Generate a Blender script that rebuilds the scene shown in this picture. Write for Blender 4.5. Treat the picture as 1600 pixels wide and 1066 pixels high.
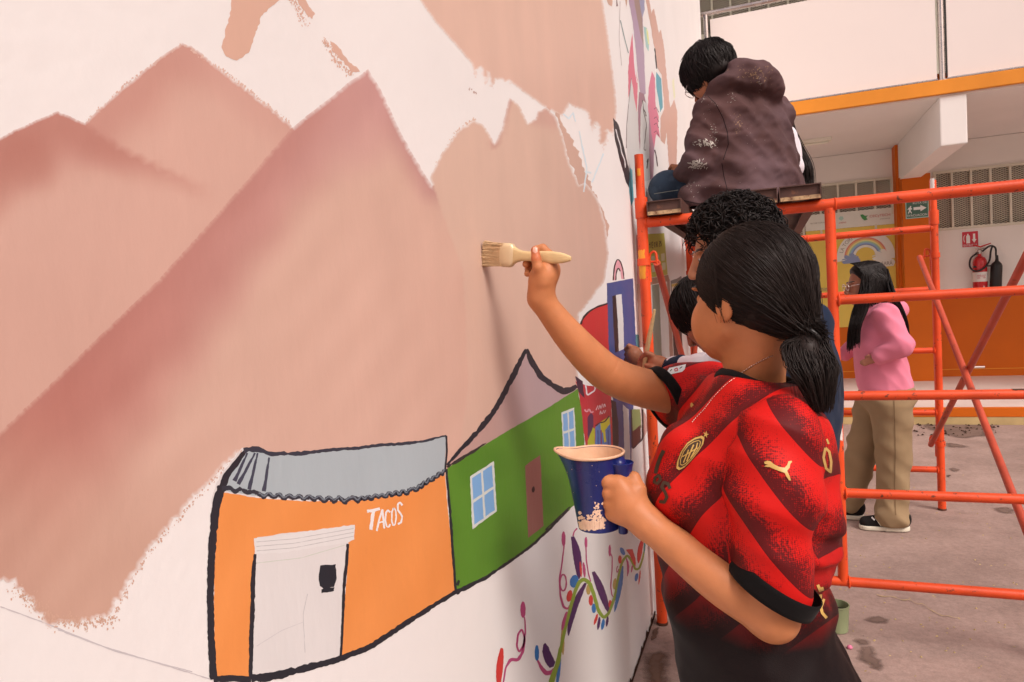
import bpy, bmesh, math, random
import numpy as np
from mathutils import Vector, Matrix, Euler
from mathutils.geometry import delaunay_2d_cdt, tessellate_polygon
from mathutils.bvhtree import BVHTree
random.seed(7); rng = np.random.default_rng(7)
scene = bpy.context.scene
for o in list(bpy.data.objects): bpy.data.objects.remove(o)
C = scene.collection
rad = math.radians

# ------------------------------------------------------------------ camera
F_PX = 1067.0                                   # 24 mm on a 36 mm wide frame of 1600 px
CAM = np.array([0.523, 0.0, 1.42])              # half a metre from the wall (x = 0), eye height
_yaw, _pit, _rol = rad(20.57), rad(2.95), rad(-3.48)
_f = np.array([-math.sin(_yaw)*math.cos(_pit), math.cos(_yaw)*math.cos(_pit), -math.sin(_pit)])
_r = np.array([math.cos(_yaw), math.sin(_yaw), 0.0]); _u = np.cross(_r, _f)
_c, _s = math.cos(_rol), math.sin(_rol)
CM = np.array([_c*_r+_s*_u, -_s*_r+_c*_u, _f])
cd = bpy.data.cameras.new('camera'); cam = bpy.data.objects.new('camera', cd); C.objects.link(cam)
cd.sensor_width = 36; cd.lens = 24.0; cd.sensor_fit = 'HORIZONTAL'; cd.clip_start = 0.02; cd.clip_end = 500
mw = Matrix.Identity(4)
for i in range(3):
    mw[i][0] = CM[0][i]; mw[i][1] = CM[1][i]; mw[i][2] = -CM[2][i]; mw[i][3] = CAM[i]
cam.matrix_world = mw
scene.camera = cam
scene.render.resolution_x, scene.render.resolution_y = 1024, 682

# ------------------------------------------------------------------ sky, sun, exposure
SUN = np.array([0.56, -0.41, 0.72]); SUN = SUN/np.linalg.norm(SUN)
world = bpy.data.worlds.new('World'); scene.world = world; world.use_nodes = True
wn = world.node_tree; wn.nodes.clear()
sky = wn.nodes.new('ShaderNodeTexSky'); sky.sky_type = 'NISHITA'; sky.sun_disc = False
sky.sun_elevation = math.asin(SUN[2]); sky.sun_rotation = math.atan2(SUN[0], SUN[1])
sky.dust_density = 6.0; sky.air_density = 1.0; sky.ozone_density = 0.6
hs = wn.nodes.new('ShaderNodeMixRGB'); hs.blend_type = 'MULTIPLY'; hs.inputs[0].default_value = 1.0
hs.inputs[2].default_value = (0.90, 0.78, 0.76, 1)      # the yard is lit through warm hazy light
bg = wn.nodes.new('ShaderNodeBackground'); bg.inputs[1].default_value = 0.112
wo = wn.nodes.new('ShaderNodeOutputWorld')
wn.links.new(sky.outputs[0], hs.inputs[1]); wn.links.new(hs.outputs[0], bg.inputs[0]); wn.links.new(bg.outputs[0], wo.inputs[0])
sl = bpy.data.lights.new('sun', 'SUN'); so = bpy.data.objects.new('sun', sl); C.objects.link(so)
sl.energy = 1.6; sl.angle = rad(24); sl.color = (1.0, 0.95, 0.93)
so.rotation_euler = Vector(SUN).to_track_quat('Z', 'Y').to_euler(); so.location = (6, -6, 12)
vs = scene.view_settings
vs.view_transform = 'Standard'; vs.look = 'None'; vs.gamma = 1.0; vs.exposure = 0.25
try: vs.use_curve_mapping = False
except Exception: pass

# ------------------------------------------------------------------ pixels of the photograph -> points in the place
def ray(px, py):
    return CM.T @ np.array([(px-800)/F_PX, (533-py)/F_PX, 1.0])
def PY(px, py, Y):                                # point on the plane y = Y (facing the lens)
    v = ray(px, py); return CAM + v*(Y-CAM[1])/v[1]
def PX(px, py, X=0.0):                            # point on the mural wall
    v = ray(px, py); return CAM + v*(X-CAM[0])/v[0]
def PZ(px, py, Z=0.0):                            # point on the ground
    v = ray(px, py); return CAM + v*(Z-CAM[2])/v[2]

# ------------------------------------------------------------------ object helpers
LOC = {}
def wloc(o): return LOC.get(o.name, np.zeros(3)) if o is not None else np.zeros(3)
def thing(name, label, cat, loc=(0, 0, 0), group=None, parent=None):
    o = bpy.data.objects.new(name, None); C.objects.link(o); o.empty_display_size = .1
    l = np.array(loc, float); o.location = l; LOC[o.name] = l
    o['label'] = label; o['category'] = cat
    if group: o['group'] = group
    return o
def tag(o, label, cat, group=None):
    o['label'] = label; o['category'] = cat
    if group: o['group'] = group
    return o
def obj(name, verts, faces, m, parent=None, smooth=False, col=None, origin=None, kind=None):
    v = np.asarray(verts, float).reshape(-1, 3)
    base = wloc(parent)
    if parent is None:
        if origin is None: origin = np.array([(v[:, 0].min()+v[:, 0].max())/2, (v[:, 1].min()+v[:, 1].max())/2, v[:, 2].min()])
        base = np.array(origin, float)
    me = bpy.data.meshes.new(name)
    me.from_pydata((v-base).tolist() if len(v) < 20000 else (v-base), [], faces if isinstance(faces, list) else faces.tolist())
    o = bpy.data.objects.new(name, me); C.objects.link(o)
    if parent is not None: o.parent = parent; LOC[o.name] = base
    else: o.location = base; LOC[o.name] = base
    me.materials.append(m)
    if smooth: me.polygons.foreach_set('use_smooth', np.ones(len(me.polygons), bool))
    if col is not None:
        a = me.color_attributes.new('Col', 'FLOAT_COLOR', 'POINT')
        c = np.ones((len(v), 4), np.float32); col = np.asarray(col); c[:, :3] = col[:, :3]; a.data.foreach_set('color', c.ravel())
        cv = me.attributes.new('Cov', 'FLOAT', 'POINT'); cv.data.foreach_set('value', (col[:, 3] if col.shape[1] > 3 else np.ones(len(v))).astype(np.float32))
    if kind: o['kind'] = kind
    return o
class MB:
    """collects boxes, tubes and so on; build() links them as one mesh"""
    def __init__(s): s.v = []; s.f = []
    def add(s, v, f):
        n = len(s.v); s.v += [tuple(map(float, q)) for q in v]; s.f += [tuple(i+n for i in q) for q in f]; return s
    def box(s, lo, hi, bev=0.0):
        x0, y0, z0 = lo; x1, y1, z1 = hi
        if bev <= 0:
            return s.add([(x0,y0,z0),(x1,y0,z0),(x1,y1,z0),(x0,y1,z0),(x0,y0,z1),(x1,y0,z1),(x1,y1,z1),(x0,y1,z1)],
                         [(0,3,2,1),(4,5,6,7),(0,1,5,4),(1,2,6,5),(2,3,7,6),(3,0,4,7)])
        bm = bmesh.new(); bmesh.ops.create_cube(bm, size=1.0)
        for q in bm.verts: q.co = Vector(((x0+x1)/2+q.co.x*(x1-x0), (y0+y1)/2+q.co.y*(y1-y0), (z0+z1)/2+q.co.z*(z1-z0)))
        bmesh.ops.bevel(bm, geom=bm.edges[:], offset=bev, segments=2, profile=.6, affect='EDGES')
        bm.verts.index_update(); s.add([q.co for q in bm.verts], [[q.index for q in f.verts] for f in bm.faces]); bm.free(); return s
    def tube(s, pts, r, n=12, cap=True, sq=1.0):
        pts = [np.array(p, float) for p in pts]; m = len(pts); rs = r if hasattr(r, '__len__') else [r]*m
        t0 = pts[1]-pts[0]; t0 /= np.linalg.norm(t0)
        ref = np.array([0, 0, 1.]) if abs(t0[2]) < .9 else np.array([1., 0, 0]); nrm = np.cross(t0, ref); nrm /= np.linalg.norm(nrm)
        vv = []
        for i, p in enumerate(pts):
            t = pts[min(i+1, m-1)]-pts[max(i-1, 0)]; t = t/(np.linalg.norm(t)+1e-12)
            nrm = nrm-t*(nrm@t); nrm /= (np.linalg.norm(nrm)+1e-12); b = np.cross(t, nrm)
            for k in range(n):
                a = 2*math.pi*k/n; vv.append(p+rs[i]*(math.cos(a)*nrm+sq*math.sin(a)*b))
        ff = [(i*n+k, i*n+(k+1) % n, (i+1)*n+(k+1) % n, (i+1)*n+k) for i in range(m-1) for k in range(n)]
        if cap: ff += [tuple(range(n))[::-1], tuple((m-1)*n+k for k in range(n))]
        return s.add(vv, ff)
    def lathe(s, prof, c, n=24, axis=(0, 0, 1)):
        ax = np.array(axis, float); ax /= np.linalg.norm(ax)
        ref = np.array([1., 0, 0]) if abs(ax[0]) < .9 else np.array([0, 1., 0]); u = np.cross(ax, ref); u /= np.linalg.norm(u); w = np.cross(ax, u)
        vv = []
        for r, z in prof:
            for k in range(n):
                a = 2*math.pi*k/n; vv.append(np.array(c)+ax*z+r*(math.cos(a)*u+math.sin(a)*w))
        m = len(prof)
        ff = [(i*n+k, i*n+(k+1) % n, (i+1)*n+(k+1) % n, (i+1)*n+k) for i in range(m-1) for k in range(n)]
        ff += [tuple(range(n))[::-1], tuple((m-1)*n+k for k in range(n))]
        return s.add(vv, ff)
    def build(s, name, m, parent=None, smooth=False, **k): return obj(name, s.v, s.f, m, parent, smooth, **k)
def smooth_by_angle(o, deg=35):
    o.data.polygons.foreach_set('use_smooth', np.ones(len(o.data.polygons), bool))
    try: o.data.set_sharp_from_angle(angle=rad(deg))
    except Exception: pass
    return o

# ------------------------------------------------------------------ materials
def lin(c):
    c = np.array(c, float)/255.0
    return np.where(c <= .04045, c/12.92, ((c+.055)/1.055)**2.4)
ILL = np.array([1.11, 0.93, 0.875])                # how the yard's light tints a white thing
def alb(r, g, b): return np.clip(lin((r, g, b))/ILL, .002, .9)   # pigment that shows as (r, g, b) in this light
def mat(name, col=(.5, .5, .5), rough=.6, var=.10, vscale=6.0, bump=.15, bscale=80.0, metal=0.0, spec=.5, sss=0.0, attr=False,
        col2=None, c2scale=5.0, c2lo=.55, c2hi=.62, stretch=None, sheen=0.0, rvar=.1, dist=.002):
    m = bpy.data.materials.new(name); m.use_nodes = True; nt = m.node_tree; N = nt.nodes; L = nt.links
    b = N['Principled BSDF']; b.inputs['Roughness'].default_value = rough; b.inputs['Metallic'].default_value = metal
    b.inputs['Specular IOR Level'].default_value = spec
    if sss:
        b.inputs['Subsurface Weight'].default_value = sss; b.inputs['Subsurface Radius'].default_value = (1.0, .35, .2); b.inputs['Subsurface Scale'].default_value = .004
    if sheen: b.inputs['Sheen Weight'].default_value = sheen; b.inputs['Sheen Roughness'].default_value = .5
    tc = N.new('ShaderNodeTexCoord'); vec = tc.outputs['Object']
    if stretch:
        mp = N.new('ShaderNodeMapping'); mp.inputs['Scale'].default_value = stretch; L.new(vec, mp.inputs[0]); vec = mp.outputs[0]
    n1 = N.new('ShaderNodeTexNoise'); n1.inputs['Scale'].default_value = vscale; n1.inputs['Detail'].default_value = 6; L.new(vec, n1.inputs['Vector'])
    mr = N.new('ShaderNodeMapRange'); mr.inputs[1].default_value = .25; mr.inputs[2].default_value = .75
    mr.inputs[3].default_value = 1-var; mr.inputs[4].default_value = 1+var; L.new(n1.outputs[0], mr.inputs[0])
    mul = N.new('ShaderNodeVectorMath'); mul.operation = 'SCALE'
    if attr:
        at = N.new('ShaderNodeAttribute'); at.attribute_name = 'Col'; csrc = at.outputs['Color']
        L.new(csrc, mul.inputs[0])
    elif col2 is not None:
        n2 = N.new('ShaderNodeTexNoise'); n2.inputs['Scale'].default_value = c2scale; n2.inputs['Detail'].default_value = 8; n2.inputs['Roughness'].default_value = .65; L.new(vec, n2.inputs['Vector'])
        m2 = N.new('ShaderNodeMapRange'); m2.inputs[1].default_value = c2lo; m2.inputs[2].default_value = c2hi; L.new(n2.outputs[0], m2.inputs[0])
        mx = N.new('ShaderNodeMixRGB'); mx.inputs[1].default_value = (*col, 1); mx.inputs[2].default_value = (*col2, 1); L.new(m2.outputs[0], mx.inputs[0])
        L.new(mx.outputs[0], mul.inputs[0])
    else: mul.inputs[0].default_value = tuple(col)
    L.new(mr.outputs[0], mul.inputs['Scale']); L.new(mul.outputs[0], b.inputs['Base Color'])
    if rvar:
        rr = N.new('ShaderNodeMapRange'); rr.inputs[3].default_value = max(0, rough-rvar); rr.inputs[4].default_value = min(1, rough+rvar); L.new(n1.outputs[0], rr.inputs[0]); L.new(rr.outputs[0], b.inputs['Roughness'])
    if bump:
        n3 = N.new('ShaderNodeTexNoise'); n3.inputs['Scale'].default_value = bscale; n3.inputs['Detail'].default_value = 5; L.new(vec, n3.inputs['Vector'])
        bp = N.new('ShaderNodeBump'); bp.inputs['Strength'].default_value = bump; bp.inputs['Distance'].default_value = dist; L.new(n3.outputs[0], bp.inputs['Height']); L.new(bp.outputs[0], b.inputs['Normal'])
    return m
M = {}
# ------------------------------------------------------------------ shared materials
M['ground'] = mat('concrete_ground', alb(172, 138, 126), rough=.82, var=.16, vscale=1.3, bump=.5, bscale=55, col2=alb(146, 115, 104), c2scale=.9, c2lo=.45, c2hi=.72, spec=.25, dist=.004)
def ground_mat():
    m = M['ground']; nt = m.node_tree; N = nt.nodes; L = nt.links; b = N['Principled BSDF']; src = b.inputs['Base Color'].links[0].from_socket
    tc = N.new('ShaderNodeTexCoord'); out = src
    for sc_, lo_, hi_, a, c in ((38, .35, .65, .86, 1.10), (150, .38, .62, .90, 1.08), (4.5, .40, .60, .90, 1.06)):
        n = N.new('ShaderNodeTexNoise'); n.inputs['Scale'].default_value = sc_; n.inputs['Detail'].default_value = 8; n.inputs['Roughness'].default_value = .7; L.new(tc.outputs['Object'], n.inputs['Vector'])
        r = N.new('ShaderNodeMapRange'); r.inputs[1].default_value = lo_; r.inputs[2].default_value = hi_; r.inputs[3].default_value = a; r.inputs[4].default_value = c; L.new(n.outputs[0], r.inputs[0])
        v = N.new('ShaderNodeVectorMath'); v.operation = 'SCALE'; L.new(out, v.inputs[0]); L.new(r.outputs[0], v.inputs['Scale']); out = v.outputs[0]
    L.new(out, b.inputs['Base Color'])
ground_mat()
M['damp'] = mat('damp_concrete', alb(124, 96, 85), rough=.75, var=.2, vscale=7, bump=.45, bscale=55, spec=.25)
M['wet'] = mat('wet_concrete', alb(104, 74, 60), rough=.55, var=.22, vscale=9, bump=.4, bscale=60, spec=.35)
M['soil'] = mat('dark_soil', alb(70, 48, 38), rough=.95, var=.3, vscale=30, bump=.9, bscale=90, spec=.1)
M['soil_patch'] = mat('soil_stain', alb(88, 64, 54), rough=.95, var=.3, vscale=30, bump=.6, bscale=90, spec=.1)
M['plaster'] = mat('white_plaster', alb(243, 226, 220), rough=.62, var=.035, vscale=2.0, bump=.32, bscale=38, spec=.25, dist=.0025)
M['paint'] = mat('mural_paint', attr=True, rough=.46, var=.05, vscale=9.0, bump=.45, bscale=70, spec=.35, stretch=(1, 1, .45), dist=.0012)
def paint_alpha(mt, sc_=150):
    nt = mt.node_tree; N = nt.nodes; L = nt.links; b = N['Principled BSDF']; at = N.new('ShaderNodeAttribute'); at.attribute_name = 'Cov'; tc = N.new('ShaderNodeTexCoord')
    n = N.new('ShaderNodeTexNoise'); n.inputs['Scale'].default_value = sc_; n.inputs['Detail'].default_value = 6; n.inputs['Roughness'].default_value = .7; L.new(tc.outputs['Object'], n.inputs['Vector'])
    m1 = N.new('ShaderNodeMath'); m1.operation = 'MULTIPLY_ADD'; m1.inputs[1].default_value = 1.0; m1.inputs[2].default_value = -.5; L.new(n.outputs[0], m1.inputs[0])
    m2 = N.new('ShaderNodeMath'); m2.operation = 'ADD'; L.new(at.outputs['Fac'], m2.inputs[0]); L.new(m1.outputs[0], m2.inputs[1])
    r = N.new('ShaderNodeMapRange'); r.inputs[1].default_value = .0; r.inputs[2].default_value = .75; L.new(m2.outputs[0], r.inputs[0])
    g = N.new('ShaderNodeMath'); g.operation = 'GREATER_THAN'; g.inputs[1].default_value = .995; L.new(at.outputs['Fac'], g.inputs[0]); mx = N.new('ShaderNodeMath'); mx.operation = 'MAXIMUM'; L.new(r.outputs[0], mx.inputs[0]); L.new(g.outputs[0], mx.inputs[1]); L.new(mx.outputs[0], b.inputs['Alpha'])
paint_alpha(M['wet'], 22); paint_alpha(M['damp'], 22); paint_alpha(M['soil_patch'], 30)
M['cream'] = mat('cream_wall_paint', alb(246, 226, 214), rough=.7, var=.05, vscale=1.5, bump=.3, bscale=50, spec=.25)
M['white_wall'] = mat('white_wall_paint', alb(246, 226, 217), rough=.6, var=.04, vscale=1.2, bump=.25, bscale=40, spec=.25)
M['orange_wall'] = mat('orange_wall_paint', alb(214, 98, 10), rough=.55, var=.08, vscale=1.6, bump=.3, bscale=45, spec=.3)
M['orange_edge'] = mat('orange_slab_paint', alb(236, 140, 44), rough=.5, var=.10, vscale=2.5, bump=.3, bscale=45, spec=.3)
M['kerb'] = mat('yellowed_concrete', alb(196, 160, 110), rough=.85, var=.25, vscale=4, bump=.6, bscale=50)
M['tile'] = mat('corridor_floor', alb(224, 192, 180), rough=.55, var=.10, vscale=2, bump=.2, bscale=30)
M['frame_cream'] = mat('cream_metal', alb(226, 208, 186), rough=.5, var=.06, bump=.15)
M['mesh_metal'] = mat('expanded_metal', alb(222, 202, 178), rough=.55, var=.1, metal=.2)
M['glass_dark'] = mat('window_glass', (.20, .17, .145), rough=.2, var=.3, vscale=1.5, bump=0, spec=.6, rvar=0)
M['steel'] = mat('brushed_steel', (.62, .56, .53), rough=.28, var=.08, vscale=14, metal=1.0, bump=.05)
M['panel'] = mat('balcony_panel', alb(248, 222, 212), rough=.5, var=.02, vscale=.8, bump=.05, bscale=20, spec=.3)
M['black'] = mat('black_plastic', (.012, .011, .011), rough=.45, var=.2, bump=.1)

# ------------------------------------------------------------------ ground
g = obj('ground', [(-60, -60, 0), (60, -60, 0), (60, 60, 0), (-60, 60, 0)], [(0, 1, 2, 3)], M['ground'], kind='structure', origin=(0, 0, 0))
def noise1(n, amp, seed, sm=3):
    r = np.random.default_rng(seed); a = r.normal(0, 1, n); k = np.ones(sm)/sm
    return amp*np.convolve(a[np.arange(-sm, n+sm) % n], k, 'same')[sm:-sm]
def resample(poly, step, closed=True):
    P = np.array([p[:2] for p in poly], float)
    R = np.array([p[2] if len(p) > 2 else 1.0 for p in poly])
    if closed: P = np.vstack([P, P[:1]]); R = np.append(R, R[0])
    out = []; rr = []
    for a, b, ra in zip(P[:-1], P[1:], R[:-1]):
        n = max(1, int(np.ceil(np.linalg.norm(b-a)/step)))
        for k in range(n): out.append(a+(b-a)*k/n); rr.append(ra)
    if not closed: out.append(P[-1]); rr.append(R[-1])
    return np.array(out), np.array(rr)
def ragged(poly, amp, step, seed):
    P, R = resample(poly, step); n = len(P)
    T = np.roll(P, -1, 0)-np.roll(P, 1, 0); T /= np.linalg.norm(T, axis=1)[:, None]+1e-9
    Nn = np.stack([T[:, 1], -T[:, 0]], 1)
    d = noise1(n, amp*.55, seed, 9)*2+noise1(n, amp*.8, seed+1, 2)
    return P+Nn*(d*R)[:, None]
def inside(P, poly):
    x, y = P[:, 0], P[:, 1]; c = np.zeros(len(P), bool); n = len(poly)
    for i in range(n):
        x0, y0 = poly[i]; x1, y1 = poly[(i+1) % n]
        if y0 == y1: continue
        k = ((y0 > y) != (y1 > y)) & (x < (x1-x0)*(y-y0)/(y1-y0)+x0); c ^= k
    return c
def inset(P2, d):
    T = np.roll(P2, -3, 0)-np.roll(P2, 3, 0); T /= np.linalg.norm(T, axis=1)[:, None]+1e-9; N_ = np.c_[-T[:, 1], T[:, 0]]; ar = np.sum(P2[:, 0]*np.roll(P2[:, 1], -1)-np.roll(P2[:, 0], -1)*P2[:, 1])
    Q = P2+N_*d*np.sign(ar); Q = Q[inside(Q, P2)]; k = np.array([np.linalg.norm(P2-q, axis=1).min() > d*.75 for q in Q]) if len(Q) else np.zeros(0, bool); return Q[k] if len(Q) else Q
def cdt(poly, step=None, extra=None):
    """triangulate an outline, with inner points every `step`"""
    poly = np.asarray(poly, float); pts = [Vector(p) for p in poly]; n = len(pts)
    if step:
        lo, hi = poly.min(0), poly.max(0)
        gx, gy = np.meshgrid(np.arange(lo[0]+step*.5, hi[0], step), np.arange(lo[1]+step*.5, hi[1], step))
        G = np.stack([gx.ravel(), gy.ravel()], 1); G = G+rng.uniform(-.15, .15, G.shape)*step
        G = G[inside(G, poly)]
        if len(G):
            A = poly; keep = np.ones(len(G), bool)
            for i in range(0, len(G), 4000):
                dd = np.linalg.norm(G[i:i+4000, None]-A[None], axis=2).min(1); keep[i:i+4000] = dd > step*.35
            pts += [Vector(p) for p in G[keep]]
    if extra is not None and len(extra): pts += [Vector(p) for p in extra]
    r = delaunay_2d_cdt(pts, [], [list(range(n))], 1, 1e-6)
    V = np.array([tuple(v) for v in r[0]]); Fc = [list(f) for f in r[2]]
    return V, Fc
for nm, poly, m_ in (
    ('stain', [(1005, 1066), (1000, 1090), (1050, 1090), (1050, 1020), (1046, 985), (1040, 990), (1030, 1000), (1036, 1015), (1022, 1018), (1010, 1012), (1003, 1030)], 'wet'),
    ('stain', [(1022, 985), (1034, 975), (1030, 990), (1020, 1000)], 'wet'),
    ('stain', [(1335, 995), (1352, 990), (1366, 1010), (1372, 1030), (1390, 1045), (1370, 1053), (1345, 1040), (1332, 1020)], 'wet'),
    ('stain', [(1340, 968), (1372, 962), (1398, 970), (1370, 976)], 'wet'),
    ('stain', [(1500, 1023), (1507, 1021), (1512, 1025), (1505, 1027)], 'soil'),
    ('stain', [(1425, 655), (1455, 652), (1500, 658), (1560, 660), (1548, 682), (1500, 687), (1468, 680), (1440, 668)], 'wet'),
    ('stain', [(1480, 733), (1492, 730), (1502, 735), (1488, 738)], 'wet'), ('stain', [(1478, 744), (1485, 743), (1484, 748)], 'soil'),
    ('stain', [(1550, 795), (1575, 790), (1590, 800), (1572, 812)], 'wet'), ('stain', [(1470, 690), (1500, 694), (1520, 700), (1480, 702)], 'wet')):
    P2 = np.array([PZ(*p)[:2] for p in poly]); P2 = ragged(P2, .012, .02, len(poly)*7)
    sz = np.ptp(P2, axis=0).min(); V, Fc = cdt(P2, None, inset(P2, min(.09, sz*.33))); dd_ = np.array([np.linalg.norm(P2-v, axis=1).min() for v in V])
    obj(nm, np.c_[V, np.full(len(V), .003)], Fc, M['damp' if m_ == 'wet' and poly[0][0] > 1100 else ('soil_patch' if m_ == 'soil' else m_)], g, col=np.c_[np.ones((len(V), 3)), np.where(dd_ < 1e-4, 0, .8)])
P, _ = resample([(1370, 930), (1410, 938), (1440, 945), (1470, 962), (1500, 968)], 6, False)
gp = np.array([PZ(*p)[:2] for p in P]); w_ = .001+.003*rng.random(len(gp)); gp[:, 1] += noise1(len(gp), .012, 5, 2)
V = np.r_[np.c_[gp[:, 0], gp[:, 1]-w_, np.full(len(gp), .0045)], np.c_[gp[:, 0], gp[:, 1]+w_, np.full(len(gp), .0045)]]; n_ = len(gp)
obj('crack', V, [(i, i+1, n_+i+1, n_+i) for i in range(n_-1)], M['kerb'], g)

# ------------------------------------------------------------------ the mural wall
wall = thing('mural_wall', 'long white plaster wall with half painted mural of brown mountains and houses', 'wall', (0, 2.2, 0))
bmw = bmesh.new()
ys = np.linspace(-3.2, 7.49, 90); zs = np.linspace(-.02, 5.6, 48)
gv = [[bmw.verts.new((0.0, y, z)) for z in zs] for y in ys]
for i in range(len(ys)-1):
    for j in range(len(zs)-1): bmw.faces.new((gv[i][j], gv[i+1][j], gv[i+1][j+1], gv[i][j+1]))
bmw.verts.index_update()
obj('plaster_face', [v.co[:] for v in bmw.verts], [[v.index for v in f.verts] for f in bmw.faces], M['plaster'], wall, True); bmw.free()
MB().box((-.25, -3.2, -.02), (-.006, 7.488, 5.6)).build('core', M['white_wall'], wall)
MB().box((-.02, 3.0, 0), (.010, 3.34, .64), .004).build('plinth_block', M['plaster'], wall)

LAY = [0]; UNDER = []
def to_wall(V, layer):
    V = np.asarray(V, float); out = np.empty((len(V), 3))
    d = np.stack([(V[:, 0]-800)/F_PX, (533-V[:, 1])/F_PX, np.ones(len(V))], 1) @ CM
    t = -CAM[0]/d[:, 0]; out = CAM+d*t[:, None]; LAY[0] += 1; out[:, 0] = .00012+4e-5*layer+1.2e-6*LAY[0]
    k = (out[:, 1] > 2.99) & (out[:, 1] < 3.35) & (out[:, 2] < .66); out[k, 0] += .0105
    return out
def paint(name, poly, col, layer=1, rag=1.0, step=None, rstep=3.0, seed=None, parent=None, soft=False):
    seed = seed if seed is not None else (len(name)*13+layer*7+len(poly))
    P2 = ragged(poly, rag, rstep, seed) if rag else np.array([p[:2] for p in poly], float)
    V, Fc = cdt(P2, step, inset(P2, soft) if soft else None)
    c = np.array([col(V[:, 0], V[:, 1])]) if callable(col) else np.tile(np.array(col, float), (len(V), 1))
    c = np.clip(lin(c.reshape(-1, 3))/ILL, .002, .9)
    if soft:      # thin brushed rim: the coat runs out into what was painted before
        rim = np.zeros(len(V), bool)
        for i in range(0, len(V), 3000): rim[i:i+3000] = np.linalg.norm(V[i:i+3000, None]-P2[None], axis=2).min(1) < .6
        b_ = np.tile(np.array([243., 226, 220]), (len(V), 1))
        for pf, cf in UNDER:
            k = inside(V, pf); b_[k] = cf(V[k, 0], V[k, 1])
        h_ = np.random.default_rng(5).uniform(.05, .55, len(V)); mixv = np.where(rim, h_, 1.0)[:, None]; c = c*mixv+np.clip(lin(b_)/ILL, .002, .9)*(1-mixv); UNDER.append((P2, col))
    return obj(name, to_wall(V, layer), Fc, M['paint'], parent or wall, col=c)
def stroke(name, pts, w, col, layer=3, jit=.12, step=3.0, seed=1, closed=False, parent=None):
    """a brush stroke of width w (or widths) along pts"""
    pts = [tuple(p) for p in pts]
    ws = w if hasattr(w, '__len__') else [w]*len(pts)
    P2, W = resample([(p[0], p[1], q) for p, q in zip(pts, ws)], step, False)
    cum = np.r_[0, np.cumsum([math.dist(a, b) for a, b in zip(pts[:-1], pts[1:])])]; cc = np.r_[0, np.cumsum(np.linalg.norm(np.diff(P2, axis=0), axis=1))]
    W = np.interp(cc, cum, ws); n = len(P2)
    k = np.ones(3)/3
    if n > 6: Q = P2.copy(); Q[1:-1] = (P2[:-2]+P2[1:-1]+P2[2:])/3; P2 = Q
    T = np.gradient(P2, axis=0); T /= np.linalg.norm(T, axis=1)[:, None]+1e-9; Nn = np.stack([T[:, 1], -T[:, 0]], 1)
    a = W*.5*(1+noise1(n, jit, seed, 2)); b = W*.5*(1+noise1(n, jit, seed+5, 2))
    V = np.r_[P2+Nn*a[:, None], P2-Nn*b[:, None]]
    Fc = [(i, i+1, n+i+1, n+i) for i in range(n-1)]
    return obj(name, to_wall(V, layer), Fc, M['paint'], parent or wall, col=np.tile(np.clip(lin(col)/ILL, .002, .9), (len(V), 1)))
def oval(cx, cy, rx, ry, rot=0, n=18):
    t = np.linspace(0, 2*math.pi, n, endpoint=False); c, s = math.cos(rad(rot)), math.sin(rad(rot))
    return [(cx+rx*math.cos(a)*c-ry*math.sin(a)*s, cy+rx*math.cos(a)*s+ry*math.sin(a)*c) for a in t]
def dseg(x, y, pts):
    d = np.full(np.shape(x), 1e9); P2 = np.stack([x, y], -1)
    for a, b in zip(pts[:-1], pts[1:]):
        a = np.array(a, float); b = np.array(b, float); ab = b-a
        h = np.clip(((P2-a)@ab)/(ab@ab), 0, 1); d = np.minimum(d, np.linalg.norm(P2-a-h[..., None]*ab, axis=-1))
    return d
def mixc(a, b, t): t = np.clip(t, 0, 1)[..., None]; return np.array(a, float)*(1-t)+np.array(b, float)*t
def sst(d, a, b): t = np.clip((d-a)/(b-a), 0, 1); return t*t*(3-2*t)

# mountains ---------------------------------------------------------
RID1 = [(575, 108), (540, 132), (500, 165), (455, 200), (400, 265), (330, 345), (250, 434), (150, 530), (60, 618), (0, 675), (-90, 760)]
def c_back(x, y):
    c = np.tile(np.array([217., 166, 149]), (len(x), 1)); wob = 12*np.sin(x*.021+y*.013)+7*np.sin(x*.05-y*.04)
    c = mixc(c, (216, 160, 145), 1-sst(dseg(x, y, [(285, 70), (200, 130), (132, 192)])+wob*.4, 15, 120)) if 0 else c
    t = 1-sst(dseg(x, y, [(285, 70), (200, 130), (132, 192)])+wob, 20, 115); c = c*(1-.75*t[:, None])+np.array([200., 138, 124])*.75*t[:, None]
    t = 1-sst(dseg(x, y, [(285, 70), (455, 195)])+wob*.5, 4, 50); c = c*(1-.5*t[:, None])+np.array([208., 150, 136])*.5*t[:, None]
    ey = np.interp(x, [-90, 0, 40, 88, 110, 132, 190, 245, 300, 360], [262, 215, 195, 174, 182, 194, 232, 260, 284, 300]); dy = y-ey; w = np.interp(x, [-90, 0, 150, 300, 340], [150, 130, 80, 30, 20])
    t = (1-sst(dy+wob*.8, w*.12, w))*sst(dy, -7, 5)*(1-sst(x+wob, 235, 325)); c = c*(1-.95*t[:, None])+np.array([192., 128, 114])*.95*t[:, None]
    t = (1-sst(dseg(x, y, [(-90, 300), (0, 270), (40, 245)])+wob, 5, 70)); c = c*(1-.5*t[:, None])+np.array([182., 114, 100])*.5*t[:, None]
    t = sst(y, 330, 520)*sst(260-x, -100, 200); c = c*(1-.5*t[:, None])+np.array([210., 158, 141])*.5*t[:, None]
    return c
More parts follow.
